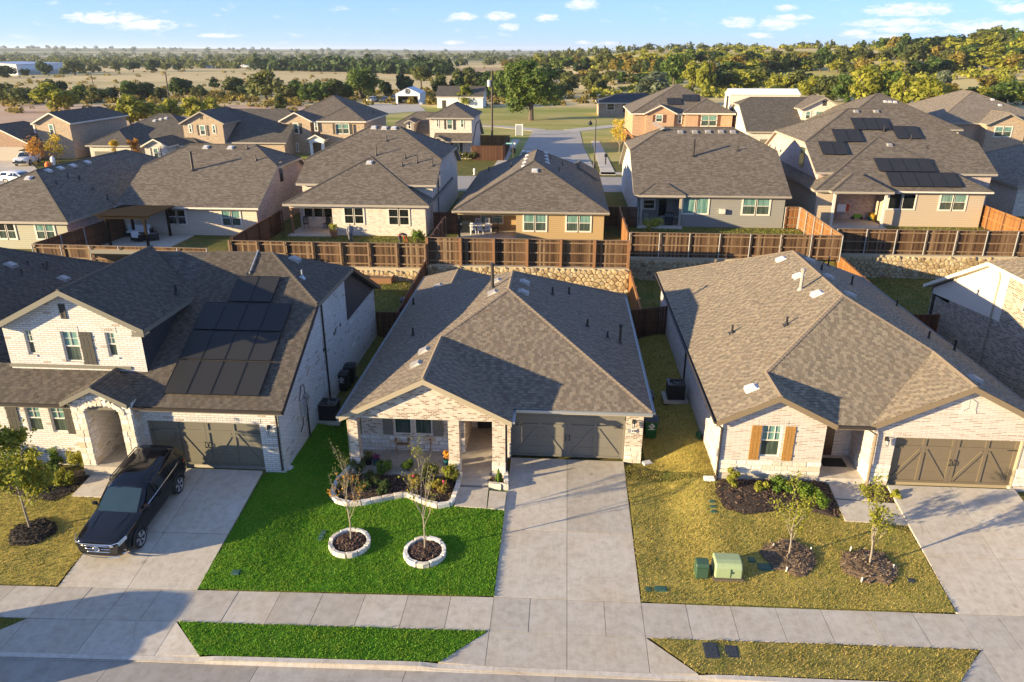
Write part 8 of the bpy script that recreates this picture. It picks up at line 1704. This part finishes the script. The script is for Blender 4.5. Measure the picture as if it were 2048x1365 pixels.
def bending():
    J, E = [(0, .1, .85, .15), (0, -.1, .98, .15), (0, -.36, .98, .16), (0, -.5, .93, .06), (0, -.56, .9, .075), (0, -.64, .86, .105)], list(Et)
    for s_ in (-1, 1):
        h = limb(J, E, 2, [(s_ * .2, -.40, .93, .065), (s_ * .22, -.45, .66, .05), (s_ * .2, -.52, .42, .037), (s_ * .2, -.54, .34, .035)])
        for fx in (-.03, -.01, .012, .032): limb(J, E, h, [(s_ * .2 + fx, -.56, .27, .010), (s_ * .2 + fx, -.57, .22 + abs(fx), .008)])
        limb(J, E, h, [(s_ * .16, -.58, .30, .011)]); limb(J, E, 0, [(s_ * .1, .1, .78, .12), (s_ * .12, -.02, .46, .075), (s_ * .11, .06, .09, .05), (s_ * .11, -.1, .04, .045)])
    return J, E
c = gnd(803, 489); person('person in a bright red top bending over in the back yard', (c.x, c.y - .3, T(c.x, c.y)), 1.35, bending(), m_redp, plain('dark_jeans', (.05, .05, .07), .9), plain('black_hair', (.012, .01, .01), .7))
# ------------------------------------------------------------------ vegetation
def leafm(n, a, b_, c_, tr=.42): return island_mat(n, [(0, a), (.55, b_), (1, c_)], .7, tr, objvar=.3)
m_lgreen = leafm('green_leaves', (0.0389, 0.0797, 0.0142), (0.0974, 0.15, 0.0248), (0.212, 0.248, 0.046)); m_lyel = leafm('yellow_green_leaves', (0.133, 0.16, 0.0177), (0.3, 0.292, 0.0318), (0.495, 0.442, 0.062)); m_lol = leafm('olive_leaves', (0.046, 0.0672, 0.0177), (0.124, 0.138, 0.0318), (0.231, 0.221, 0.062)); m_ldark = leafm('dark_leaves', (0.0177, 0.0389, 0.0106), (0.046, 0.0797, 0.0177), (0.106, 0.142, 0.0354)); m_lrust = leafm('rusty_leaves', (0.134, 0.104, 0.0183), (0.268, 0.201, 0.0366), (0.403, 0.305, 0.061)); m_lgray = leafm('gray_green_leaves', (0.0884, 0.11, 0.062), (0.16, 0.185, 0.106), (0.283, 0.3, 0.177)); m_lgold = leafm('golden_leaves', (0.389, 0.231, 0.0212), (0.672, 0.442, 0.0389), (0.7, 0.637, 0.0797)); m_lfern = leafm('bright_shrub_leaves', (0.0531, 0.106, 0.0142), (0.133, 0.212, 0.0212), (0.3, 0.354, 0.0442)); m_lor = leafm('orange_brown_leaves', (0.283, 0.124, 0.0212), (0.566, 0.265, 0.0354), (0.7, 0.442, 0.0708)); m_bark = plain('bark', (.10, .075, .055), .9, vary=.3, scale=20); m_barkp = plain('pale_bark', (.25, .205, .155), .85, vary=.25, scale=20)
def leaf_arrays(C, R, n, size, seed, flat=.0, shell=.55):
    """n leaf quads spread through blobs (C centres, R radii)"""
    r = np.random.default_rng(seed); C = np.array(C, float); R = np.array(R, float); w = R ** 2 / (R ** 2).sum(); k = r.choice(len(C), n, p=w)
    d = r.normal(size=(n, 3)); d /= np.linalg.norm(d, axis=1)[:, None]; rr_ = R[k] * (shell + (1 - shell) * r.random(n)) * r.uniform(.8, 1.12, n); p = C[k] + d * rr_[:, None]
    nrm = d + r.normal(scale=.55, size=(n, 3)) + np.array([0, 0, .35]); nrm /= np.linalg.norm(nrm, axis=1)[:, None]
    t = np.cross(nrm, r.normal(size=(n, 3))); t /= np.linalg.norm(t, axis=1)[:, None]; b_ = np.cross(nrm, t); s_ = size * r.uniform(.6, 1.35, n)[:, None]
    return np.stack([p - t * s_, p + b_ * s_ * .55, p + t * s_, p - b_ * s_ * .55], 1).reshape(-1, 3)
def crown_mesh(name, seed, shape, n, size, m, nb=26):
    """unit crown: radius 1, standing on z=0, height 2"""
    r = np.random.default_rng(seed); C, R = [], []
    for i in range(nb):
        while True:
            p = r.uniform(-1, 1, 3)
            if shape == 'round' and (p ** 2).sum() < .8: break
            if shape == 'cone' and math.hypot(p[0], p[1]) < .75 * (1 - (p[2] + 1) / 2) ** .8 + .06: break
            if shape == 'tall' and math.hypot(p[0], p[1]) < .78 * math.sqrt(max(0, 1 - p[2] ** 2)): break
            if shape == 'hedge' and math.hypot(p[0], p[1]) < .8 and p[2] < .55 + .4 * r.random(): break
        C.append((p[0] * .86, p[1] * .86, 1 + p[2] * .86)); R.append(r.uniform(.2, .42) * (1.0 if shape != 'cone' else .6))
    v = leaf_arrays(C, R, n, size, seed + 1); v[:, 2] = np.maximum(v[:, 2], .0); return fastmesh(name, v, np.arange(len(v)), 4, [m])
CR = {}
MATS = {'green': m_lgreen, 'yellow': m_lyel, 'olive': m_lol, 'dark': m_ldark, 'rust': m_lrust, 'gray': m_lgray, 'gold': m_lgold}
def crown(kind, shape, var, n=2000, size=.12):
    k = (kind, shape, var, n)
    if k not in CR: CR[k] = crown_mesh('crown', hash((shape, var)) % 9999 + len(CR), shape, n, size, MATS[kind])
    return CR[k]
ADJ = {'green': 'green', 'yellow': 'yellow green', 'olive': 'olive green', 'dark': 'dark green', 'rust': 'rusty brown', 'gray': 'gray green', 'gold': 'golden'}
_tk = None
def trunk_mesh():
    global _tk
    if _tk is None:
        q = MB(); q.tube([(0, 0, 0), (.01, .01, .45), (.02, -.01, 1.0), (0, 0, 1.5)], [.085, .065, .05, .02], 7)
        for a in (.3, 1.8, 3.4, 4.9): q.tube([(0, 0, .45 + a * .06), (.3 * math.cos(a), .3 * math.sin(a), .9 + a * .05), (.55 * math.cos(a), .55 * math.sin(a), 1.3)], [.045, .03, .012], 5)
        _tk = q.build('trunk', m_bark, mesh_only=True)
    return _tk
_tr = random.Random(21)
def tree(name, label, c, w, h, kind, shape='round', lift=.02, group=None, n=2000, size=.12, cat='tree'):
    t = thing(name, label, cat, (c[0], c[1], c[2]), 0, group)
    k = obj('trunk', trunk_mesh(), t); k.scale = (w * .5, w * .5, h * .55); k.rotation_euler.z = _tr.uniform(0, 6)
    o = obj('crown', crown(kind, shape, _tr.randrange(4), n, size), t, loc=(0, 0, h * lift)); o.scale = (w * .5 * _tr.uniform(.92, 1.1), w * .5 * _tr.uniform(.92, 1.1), h * (1 - lift) * .5); o.rotation_euler.z = _tr.uniform(0, 6.28); return t
def ptree(label, px, py, wp, hp, kind, shape='round', group=None, name='tree', **kw):      # photo foot, width and height in photo pixels
    c = gnd(px, py); D = (c - _o).dot(_f); return tree(name, label, c, wp * D / CF, hp * D / CF * 1.03, kind, shape, group=group, **kw)
ptree('big round green shade tree on the lawn at the end of the side street', 1062, 241, 132, 120, 'green', lift=.1, n=9000, size=.055); ptree('small yellow green tree in front of the long white farm building', 931, 216, 40, 42, 'yellow'); ptree('dark conifer standing in the straw field', 429, 176, 30, 28, 'dark', 'cone'); ptree('gray green willowy tree right of the low ranch house', 1303, 213, 74, 66, 'gray'); ptree('slim pale green young tree behind the tan brick houses', 564, 234, 34, 46, 'olive', 'tall', lift=.2); ptree('wide yellow green tree in the pinkish field at far left', 112, 224, 92, 58, 'yellow'); ptree('large round green tree behind the parked wagons', 722, 198, 80, 62, 'green', n=5000, size=.07); ptree('reddish olive tree left of the white metal garage', 843, 180, 48, 48, 'olive', lift=.3); ptree('tall dark olive tree behind the long white farm building', 937, 188, 70, 58, 'olive'); ptree('dark open tree standing alone right of the big shade tree', 1164, 160, 44, 42, 'dark', lift=.3)
gA = 'yellow green trees behind the dark roofs at left'
for px, py, w, h in ((262, 252, 62, 58), (305, 250, 60, 52), (345, 246, 52, 44), (388, 240, 58, 42), (425, 232, 44, 34), (285, 236, 40, 34)): ptree('bright yellow green tree behind the dark roofed houses at left', px, py, w, h, 'yellow', group=gA)
gH = 'trees of the hedgerow across the straw field'
for px, py, w, h in ((10, 208, 70, 42), (45, 210, 60, 38), (115, 203, 48, 44), (85, 206, 50, 32), (160, 204, 50, 34), (190, 205, 46, 28), (220, 205, 50, 30), (260, 203, 48, 38), (294, 201, 48, 36), (322, 202, 40, 26), (366, 195, 54, 40), (400, 196, 44, 24), (470, 191, 52, 36), (502, 196, 46, 30), (533, 200, 74, 56), (570, 201, 50, 34), (595, 200, 40, 40), (620, 205, 48, 34), (640, 204, 50, 44), (672, 203, 46, 44), (690, 203, 40, 34), (772, 194, 34, 32), (812, 196, 52, 46), (885, 193, 44, 44), (915, 193, 40, 38), (975, 200, 50, 50), (1003, 202, 52, 56), (1122, 196, 44, 36), (1140, 188, 46, 38), (1182, 182, 48, 40), (1200, 184, 34, 26)): k_ = _tr.choice(('olive', 'olive', 'green', 'dark')); ptree(ADJ[k_] + ' bushy hedgerow tree across the straw field', px, py, w, h, k_, group=gH)
gF = 'trees standing far across the fields at left'
for px, py, w, h in ((15, 156, 40, 24), (-10, 158, 40, 26), (90, 151, 36, 30), (150, 151, 50, 28), (128, 152, 26, 16), (188, 147, 30, 16), (232, 144, 26, 19), (267, 145, 30, 21), (308, 144, 34, 24), (332, 142, 24, 14), (356, 143, 22, 15), (50, 153, 24, 16)): ptree('dark green tree far across the fields at left', px, py, w, h, _tr.choice(('dark', 'olive')), group=gF, n=900, size=.17)
gR = 'trees of the wooded belt behind the houses at right'
for px, py, w, h, k_ in ((1347, 176, 64, 62, 'green'), (1325, 168, 50, 50, 'dark'), (1385, 184, 50, 60, 'yellow'), (1409, 192, 46, 62, 'yellow'), (1440, 182, 50, 44, 'dark'), (1483, 180, 74, 42, 'yellow'), (1520, 172, 56, 36, 'olive'), (1560, 182, 50, 36, 'yellow'), (1590, 182, 66, 38, 'olive'), (1618, 200, 50, 48, 'yellow'), (1652, 204, 62, 52, 'olive'), (1690, 208, 60, 58, 'green'), (1731, 216, 86, 84, 'yellow'), (1775, 218, 62, 72, 'green'), (1800, 222, 56, 66, 'yellow'), (1848, 226, 82, 74, 'yellow'), (1895, 220, 60, 50, 'rust'), (1930, 216, 56, 42, 'dark'), (1968, 212, 50, 36, 'yellow'), (2010, 210, 74, 44, 'green'), (2046, 210, 60, 46, 'yellow'), (1880, 186, 40, 44, 'gray'), (1975, 180, 46, 30, 'rust')): ptree(ADJ[k_] + ' tree of the wooded belt behind the houses at right', px, py, w, h, k_, group=gR)
gM = 'bushes and trees on the hillside at right'
pxs = [(px_, 152 - 8 * math.sin(px_ / 60) - (px_ - 1300) * .008, _tr.uniform(30, 60), _tr.uniform(22, 38)) for px_ in range(1215, 2080, 17)] + [(px_, 132 - (px_ - 1300) * .018 + _tr.uniform(-6, 6), _tr.uniform(26, 52), _tr.uniform(15, 28)) for px_ in range(1020, 2080, 19)] + [(px_, 120 - (px_ - 1750) * .05 + _tr.uniform(-10, 12), _tr.uniform(40, 80), _tr.uniform(28, 50)) for px_ in range(1790, 2100, 16)] + [(px_, 164 + _tr.uniform(-7, 7), _tr.uniform(26, 44), _tr.uniform(16, 30)) for px_ in range(960, 1330, 19)]
for px, py, w, h in pxs: k_ = _tr.choice(('olive', 'olive', 'yellow', 'rust', 'dark', 'green', 'yellow')); ptree(ADJ[k_] + ' bushy tree on the hillside at right', px, py, w, h, k_, group=gM, n=1000, size=.16)
gS = 'trees on the skyline of the hill'
for px, py, w, h in ((1322, 107, 18, 11), (1356, 107, 26, 9), (1382, 107, 20, 10), (1411, 107, 12, 10), (1445, 105, 30, 7), (1480, 105, 22, 7), (1513, 105, 14, 8), (1548, 106, 10, 5), (1577, 104, 20, 7), (1640, 103, 12, 7), (1684, 101, 16, 9), (1725, 99, 17, 17), (1768, 100, 40, 24), (1790, 101, 30, 20), (1815, 100, 24, 16), (1838, 100, 36, 22), (1870, 99, 32, 24), (1900, 102, 40, 28), (1930, 104, 44, 34), (1962, 100, 50, 40), (1990, 98, 56, 42), (2022, 98, 54, 40), (2050, 98, 50, 36)): ptree('dark tree on the skyline of the hill at right', px, py, w, h, _tr.choice(('dark', 'olive', 'green')), group=gS, n=1000, size=.16)
# far woods: one mass of small crowns
def woods(name, label, spots, n, m, size):
    V = []
    for k, (x, y, w, h) in enumerate(spots): z = T(x, y); V.append(leaf_arrays([(x + a * w * .3, y + b_ * w * .3, z + h * c_) for a, b_, c_ in ((-.8, 0, .35), (.8, .3, .4), (0, -.4, .6), (.3, .6, .3))], [w * .3, w * .3, w * .28, w * .3], n, size * w, k))
    v = np.concatenate(V); tag(obj(name, fastmesh(name, v, np.arange(len(v)), 4, [m]), kind='stuff'), label, 'woods')
wr2 = random.Random(3); sp_ = []
for k in range(1500):
    px_, y = wr2.uniform(-250, 1750), wr2.choice((wr2.uniform(620, 900), wr2.uniform(800, 1800), wr2.uniform(1200, 4200)))
    x = (px_ - 1024) / CF * y * .94 - math.tan(CY) * y
    if noise.noise(Vector((x / 300, y / 160, 7))) < (-.12 if y > 800 else .05): continue
    if y < 800 and px_ > 1000: continue
    w = wr2.uniform(6, 11) * (1 + y / 2600); sp_.append((x, y, w, w * wr2.uniform(.5, .75)))
woods('far_woods', 'dark green woods in broken bands out to the horizon', sp_, 46, m_lol, .17)
tr2 = []
for px_ in range(505, 900, 6): y = 640 - (px_ - 500) * .35 + wr2.uniform(-15, 15); x = (px_ - 1024) / CF * y * .94 - math.tan(CY) * y; w = wr2.uniform(10, 17); tr2.append((x, y, w, w * .8))
woods('tree_row', 'dark row of trees along the distant highway', tr2, 60, m_ldark, .16)
# scrub and tall weeds in the fields
sp_ = []
for k in range(900):
    px_, py_ = wr2.uniform(-60, 1240), wr2.choice((wr2.uniform(185, 212), wr2.uniform(140, 232)))
    y = CH / math.tan(CP - math.atan((682.5 - py_) / CF)) * .88; x = (px_ - 1024) / CF * y * .94 - math.tan(CY) * y
    if y < 225 and -66 < x < 45 or y < 150: continue
    w = wr2.uniform(1.2, 4.2); sp_.append((x, y, w, w * .4))
woods('field_scrub', 'low scrub and weeds scattered over the straw fields', sp_, 34, m_lrust, .17)
sp_ = []
for k in range(1500):
    px_, y = wr2.uniform(1180, 2110), wr2.uniform(255, 610); x = (px_ - 1024) / CF * y * .94 - math.tan(CY) * y
    if noise.noise(Vector((x / 60, y / 38, 2))) < .02: continue
    w = wr2.uniform(2.5, 6); sp_.append((x, y, w, w * .5))
woods('hillside_scrub', 'yellow green undergrowth between the trees of the right hillside', sp_, 44, m_lyel, .16)
# ------------------------------------------------------------------ young yard trees and shrubs
def grow(q, p, d, L, r, depth, rr, tips, spread=.6, nk=3):
    pts = [p]; dd = d.copy()
    for k in range(3): dd = (dd + Vector((rr.uniform(-.16, .16), rr.uniform(-.16, .16), .08))).normalized(); pts.append(pts[-1] + dd * L / 3)
    q.tube(pts, [r, r * .85, r * .7, r * .5], 5, cap=False); tips += pts[2:]
    if depth <= 0: return
    for k in range(nk): a = rr.uniform(0, 6.28); f = rr.uniform(.45, 1.0); b_ = pts[0].lerp(pts[-1], f); nd = (dd + Vector((math.cos(a), math.sin(a), rr.uniform(-.1, .5))) * spread).normalized(); grow(q, b_, nd, L * rr.uniform(.5, .75), r * .5, depth - 1, rr, tips, spread, nk)
def young(label, px, py, th, ch, mat, nleaf, ls, seed, r0=.045, spread=.7, m=None, low=0, lowmat=None, depth=3, stubs=0, blob=.0):
    c = gnd(px, py); t = thing('young_tree', label, 'tree', c); rr = random.Random(seed); q = MB(); tips = []; top = c + Vector((rr.uniform(-.08, .08), rr.uniform(-.05, .05), th)); q.tube([c - Z * .1, c.lerp(top, .5) + Vector((rr.uniform(-.05, .05), 0, 0)), top], [r0, r0 * .8, r0 * .65], 7)
    for k in range(5): a = k * 1.256 + rr.uniform(-.3, .3); grow(q, c.lerp(top, .55 + .1 * k), Vector((math.cos(a) * spread, math.sin(a) * spread, .75)).normalized(), ch * rr.uniform(.35, .5), r0 * .42, depth - 1, rr, tips, spread)
    grow(q, top, Vector((0, 0, 1)), ch * .55, r0 * .6, depth, rr, tips, spread); q.build('trunk', m or m_barkp, t)
    r_ = np.random.default_rng(seed); T_ = np.array([tuple(v) for v in tips])
    def leaves(sel, n, mm, nm):
        if n <= 0 or len(sel) == 0: return
        C = sel[r_.integers(0, len(sel), n)] + r_.normal(scale=ls * 1.3 + blob, size=(n, 3)); v = leaf_arrays(C, np.full(n, ls * .5), n, ls, seed); me = fastmesh(nm, v - np.array(tuple(c)), np.arange(len(v)), 4, [mm]); obj(nm, me, t)
    leaves(T_, nleaf, mat, 'crown')
    if low: zc_ = np.sort(T_[:, 2])[int(len(T_) * .35)]; leaves(T_[T_[:, 2] < zc_], low, lowmat or mat, 'low_leaves')
    return t
young('leafy green young tree in the dark mulch ring at the left edge', 62, 1063, 1.9, 2.3, m_lyel, 6000, .08, 3, .05, .9, blob=.06)
young('thin bare tree with orange brown low leaves in the left stone ring', 702, 1087, 1.8, 2.5, m_lol, 300, .04, 11, .034, .34, low=260, lowmat=m_lor)
young('thin pale bare tree with few leaves in the right stone ring', 850, 1105, 1.9, 2.8, m_lyel, 420, .04, 12, .034, .28, low=60)
young('yellow green young tree in the left mulch patch of the dry lawn', 1577, 1116, 1.25, 1.9, m_lyel, 1500, .045, 13, .035, .4, blob=.03); young('taller yellow green young tree in the right mulch patch of the dry lawn', 1738, 1135, 1.3, 2.4, m_lyel, 1900, .045, 14, .04, .36, blob=.03)
for px, py in ((1545, 1098), (1620, 1105), (1572, 1145), (1700, 1104), (1785, 1140), (1722, 1166)): c = gnd(px, py); q = MB(); q.tube([(0, 0, 0), (.03, .02, .22)], .03, 6); tag(move(q.build('tree_stake', m_trimW), c), 'short pale wooden stake in the mulch round a young tree', 'stake', 'stakes round the young trees')
for px, py, lb, mm, h in ((118, 332, 'golden young tree in front of the brown brick house at left', m_lgold, 2.6), (75, 335, 'thin rusty young tree by the far left garage', m_lor, 2.4)): young(lb, px, py, 1.6, h, mm, 900, .12, px, .06, .7, m_bark, blob=.1)
young('golden young tree beside the street lamp, by the orange fence', 1238, 308, 1.8, 3.4, m_lgold, 1500, .11, 44, .07, .5, blob=.1)
def shrub(label, px, py, w, h, mat, n=520, size=.05, name='shrub', group='shrubs in the front beds', seed=None, z=None):
    c = gnd(px, py) if z is None else at(px, py, z=z); t = thing(name, label, 'shrub', c, group=group); rr = random.Random(seed or px); C, R = [], []
    q = MB()
    for k in range(9): a = rr.uniform(0, 6.28); f = math.sqrt(rr.random()) * .36; p = (c.x + w * f * math.cos(a), c.y + w * f * math.sin(a), c.z + h * rr.uniform(.3, .78)); C.append(p); R.append(w * rr.uniform(.16, .26)); q.tube([(c.x, c.y, c.z - .02), ((c.x + p[0]) / 2, (c.y + p[1]) / 2, (c.z + p[2]) / 2 + .05), p], [.016, .011, .006], 4)
    q.build('stems', m_bark, t); v = leaf_arrays(C, R, n, size, seed or px, shell=.3); v[:, 2] = np.maximum(v[:, 2], c.z); obj('foliage', fastmesh('foliage', v - np.array(tuple(c)), np.arange(len(v)), 4, [mat]), t); return t
for px, py, w, h, mm, lb in ((768, 948, .8, .7, m_lfern, 'bright green leafy shrub against the porch, left one'), (817, 946, .75, .75, m_lfern, 'bright green leafy shrub against the porch, middle one'), (862, 958, .9, .8, m_lol, 'loose olive shrub behind the right bare tree'), (902, 962, .9, .85, m_lyel, 'yellowish shrub at the walk end of the curved bed'), (742, 966, .9, .5, m_lol, 'low olive shrub in the middle of the curved bed'), (728, 978, .8, .5, m_ldark, 'dark mounded shrub at the left of the curved bed'), (765, 984, .85, .55, m_ldark, 'dark mounded shrub at the front of the curved bed'), (695, 975, .8, .6, m_lrust, 'tangled rusty shrub at the left end of the curved bed'), (718, 945, .7, .8, m_lol, 'thin olive shrub beside the left porch pillar'), (884, 988, .7, .6, m_lrust, 'sparse reddish shrub at the front right of the curved bed'), (832, 975, .8, .7, m_lrust, 'rusty rose bush left of the right bare tree'), (872, 978, .8, .6, m_lyel, 'yellow green shrub in the right half of the curved bed')): shrub(lb, px, py, w * 1.05, h * .95, mm, 1200, .045)
for px, py in ((828, 978), (888, 990)): c = gnd(px, py); q = MB(); q.lathe([(.01, .6), (.05, .63), (.05, .68), (.02, .7)], c, 7); q.tube([c, c + Z * .6], .006, 4); tag(q.build('rose', plain('pink_petals', (.55, .03, .12), .6)), 'small pink rose bloom in the curved bed', 'flower', 'rose blooms in the curved bed')
for px, py, w, h, mm, lb in ((20, 945, 1.3, 1.1, m_lfern, 'big bright shrub at the left edge of the dark mulch bed'), (118, 925, .95, .9, m_lfern, 'leafy shrub under the left windows of the white brick house'), (160, 932, .95, .8, m_lyel, 'yellow tipped shrub next to the stone entry'), (112, 944, .6, .45, m_lgreen, 'small round shrub in the dark mulch bed'), (130, 968, .8, .55, m_lyel, 'grassy clump at the front of the dark mulch bed'), (70, 925, 1.0, .9, m_lgreen, 'dark green shrub behind the young tree at left'), (60, 985, .8, .5, m_lfern, 'low shrub at the front left of the dark mulch bed'), (1464, 977, .55, .85, m_lyel, 'upright yellow green shrub at the left end of the right bed'), (1521, 984, .55, .5, m_lyel, 'small round yellowish shrub left of the ferns'), (1560, 985, 1.0, .55, m_lfern, 'spreading bright fern like shrub below the right window'), (1600, 992, 1.0, .55, m_lfern, 'spreading fern like shrub in the middle of the right bed'), (1638, 1008, 1.0, .5, m_lfern, 'spreading fern like shrub nearest the right walk'), (1558, 957, .3, .35, m_lyel, 'tiny yellow shrub against the right house, left one'), (1598, 958, .3, .3, m_lyel, 'tiny yellow shrub against the right house, middle one'), (1627, 961, .35, .4, m_lyel, 'tiny yellow shrub against the right house, right one'), (1790, 1000, .4, .35, m_lyel, 'small yellow plant in the bed by the right garage')): shrub(lb, px, py, w * 1.15, h * 1.1, mm, 1500, .05)
for px, py, w, h, mm, lb in ((1303, 468, 2.0, 1.5, m_lyel, 'big yellow green bush in front of the warm gray house patio'), (836, 488, 1.4, 1.2, m_lfern, 'green leafy bush at the right end of the red shirt yard'), (1690, 425, 1.6, 1.5, m_lfern, 'leafy green plant on the taupe house patio')): shrub(lb, px, py, w, h, mm, 900, .09, group='back yard bushes')
for px, py, w, h, mm in ((235, 328, 2.2, 4.2, m_lgold), (275, 326, 2.0, 4.0, m_lor), (340, 312, 1.8, 1.6, m_lgold), (605, 306, 2.2, 3.2, m_lgold), (568, 308, 1.8, 2.2, m_lgold)): shrub('golden autumn shrub in front of the houses across the back street', px, py, w, h, mm, 900, .12, group='golden shrubs across the back street', z=2)
for k in range(6): shrub('clipped green bush in the row in front of the dormer house', 912 + k * 7, 320, 1.5, 1.4, m_lol, 500, .11, group='bushes in front of the dormer house', z=2)
# flower pots, cactus, garden flags and other small colour
m_pot = plain('teal_pot', (.012, .09, .10), .35); m_terra = plain('terracotta_pot', (.36, .14, .06), .8); m_blue = plain('blue_pot', (.02, .10, .26), .35); m_ypot = plain('yellow_pot', (.55, .40, .03), .5); m_mum = island_mat('magenta_blooms', [(0, (.10, .012, .04)), (1, (.30, .04, .12))]); m_omum = island_mat('orange_blooms', [(0, (.40, .13, .01)), (1, (.65, .30, .02))])
def pot(label, loc, m, r, h, lm, ph, n=220, size=.035):
    t = thing('potted_plant', label, 'potted plant', loc, group=None); q = MB(); c = Vector(loc); q.lathe([(r * .68, 0), (r, h), (r * 1.08, h), (r * 1.08, h - .03)], c, 12); q.build('pot', m, t); v = leaf_arrays([(c.x, c.y, c.z + h + ph * .35), (c.x + r * .5, c.y, c.z + h + ph * .5), (c.x - r * .4, c.y + r * .3, c.z + h + ph * .55)], [r * 1.0, r * .8, r * .8], n, size, int(abs(loc[0]) * 100)); v[:, 2] = np.maximum(v[:, 2], c.z + h * .8); obj('plant', fastmesh('plant', v - np.array(tuple(c)), np.arange(len(v)), 4, [lm]), t)
def pz_(px, py, z=0.0): c = at(px, py, z=z); return (c.x, c.y, z)
pot('teal pot of magenta flowers at the left of the porch', pz_(753, 930), m_pot, .17, .3, m_mum, .25); pot('dark pot of bronze flowers beside the left porch pillar', pz_(737, 928), m_binb, .2, .3, m_lrust, .45, 320); pot('green pot of bright orange flowers beside the middle porch pillar', pz_(895, 930), m_pot, .17, .3, m_omum, .5, 320); pot('blue pot with a small plant at the middle porch pillar', pz_(912, 941), m_blue, .17, .28, m_lyel, .25)
c = gnd(997, 968); t = thing('cactus', 'narrow columnar cactus in the white block planter', 'cactus', c); q = MB()
for dx, h in ((0, .75), (.09, .5), (-.08, .42)): q.lathe([(.05, 0), (.06, .15), (.055, h * .8), (.02, h)], (c.x + dx, c.y + abs(dx), c.z), 8)
q.build('stem', m_lfern, t)
for px, py, m, lb, lm in ((400, 0, 0, 0, 0),): pass
for px, py, m, lb, lm, r in ((668, 473, m_terra, 'terracotta pot with a leafy plant on the cream brick house patio', m_lyel, .35), (1802, 448, m_white, 'white bucket pot with a small plant by the taupe house', m_lyel, .3), (1818, 448, m_terra, 'terracotta pot with a yellow spike plant by the taupe house', m_lgold, .28), (1845, 446, m_ypot, 'yellow pot by the taupe house wall', m_lrust, .22), (1740, 441, m_pot, 'teal pot at the edge of the taupe house patio', m_lgold, .24), (1746, 443, m_ypot, 'yellow pot at the edge of the taupe house patio', m_lgold, .2)): pot(lb, pz_(px, py, 2.03), m, r, r * 1.4, lm, r * 2, 160, .09)
c = at(1678, 440, z=2.03); chair('folding chair draped with a red and white cloth on the taupe house patio', (c.x, c.y, 2.03), 2.8, m_galv, 1.2); q = MB(); q.box(c.x - .5, c.x + .3, c.y - .42, c.y - .38, 2.9, 3.6); tag(q.build('towel', m_white), 'white and red towel over the folding chair on the taupe patio', 'towel'); q2 = MB(); q2.box(c.x + .305, c.x + .6, c.y - .42, c.y - .38, 2.95, 3.6); q2.build('stripe', m_redp, bpy.data.objects['towel'])
c = at(1712, 438, z=2.03); t = thing('lawn_mower', 'green and black lawn mower on the taupe house patio', 'lawn mower', (c.x, c.y, 2.03)); q = MB(); q.prism([(c.x - .5, c.y - .25, 2.15), (c.x + .5, c.y - .25, 2.15), (c.x + .4, c.y - .25, 2.5), (c.x - .3, c.y - .25, 2.55)], (0, .5, 0)); q.build('deck', plain('lime_plastic', (.12, .30, .02), .5), t); q = MB(); q.tube([(c.x - .45, c.y, 2.4), (c.x - 1.3, c.y, 3.05)], .03, 6); q.build('handle', m_black, t)
for dx in (-.4, .4): q = MB(); q.tube([(c.x + dx, c.y - .3, 2.15), (c.x + dx, c.y - .22, 2.15)], .15, 12); q.build('wheel', m_black, t)
c = at(97, 336, z=2.0); t = thing('yard_inflatable', 'orange and white holiday decoration on the lawn at far left', 'decoration', c); q = MB(); q.lathe([(.2, 0), (.4, .2), (.42, .5), (.2, .8)], c, 12); q.build('pumpkin', plain('orange_fabric', (.62, .14, .012), .6), t); q = MB(); q.lathe([(.2, .3), (.3, .8), (.3, 1.2), (.1, 1.5)], (c.x + .5, c.y + .5, c.z), 12); q.build('ghost', m_white, t)
# ------------------------------------------------------------------ grass
blades('grass', 'thick bright green lawn grass of the middle house', lawnC, m_grassg, 900, (.03, .075), .012); blades('verge_grass', 'bright green verge grass between sidewalk and kerb', stripC, m_grassg, 900, (.03, .075), .012)
blades('dry_grass', 'patchy tawny lawn grass left of the white brick house driveway', lawnL, m_grassd, 380, (.03, .07), .012, clump=1.3); blades('verge_grass', 'dull verge grass at the left edge', stripL, m_grassm, 330, (.03, .07), .012); blades('dry_grass', 'patchy tawny lawn grass in front of the right house', lawnR, m_grassd, 560, (.03, .07), .012, clump=1.3); blades('verge_grass', 'mottled tawny verge grass at the right', stripR, m_grassd, 600, (.035, .08), .012, clump=1.6); blades('dry_grass', 'green tufts through the dry lawns', lawnR + lawnL, m_grassm, 90, (.03, .08), .012, clump=.9)
yards = [[(-25, 54.4), (-10.3, 54.4), (-10.3, 63), (-25, 63)], [(5.3, 57.8), (21.3, 57.8), (21.3, 68), (5.3, 68)], [(21.8, 59.8), (38, 59.8), (38, 69.5), (21.8, 69.5)], [(-9, 45.5), (5, 45.5), (5, 53.4), (-9, 53.4)], [(-16, 44), (-10.3, 44), (-10.3, 53.2), (-16, 53.2)], [(6.5, 49), (21, 49), (21, 56.8), (6.5, 56.8)], [(21.6, 44), (34, 44), (34, 58.8), (21.6, 58.8)]]
blades('yard_grass', 'ragged back yard grass behind the near houses', yards, m_grassm, 90, (.05, .13), .025, clump=.8)
# ------------------------------------------------------------------ thin evening haze: one even box of air round everything
hz_m = bpy.data.materials.new('haze'); hz_m.use_nodes = True; nt = hz_m.node_tree; nt.nodes.clear()
pv = N(nt, 'ShaderNodeVolumePrincipled', i_Color=(0.80, 0.88, 1.0, 1), i_Density=0.00008, i_Anisotropy=0.2); out = N(nt, 'ShaderNodeOutputMaterial'); nt.links.new(pv.outputs[0], out.inputs['Volume'])
mb = MB(); mb.box(-12000, 12000, -60, 17500, -60, 75); mb.build('haze', hz_m, kind='stuff')
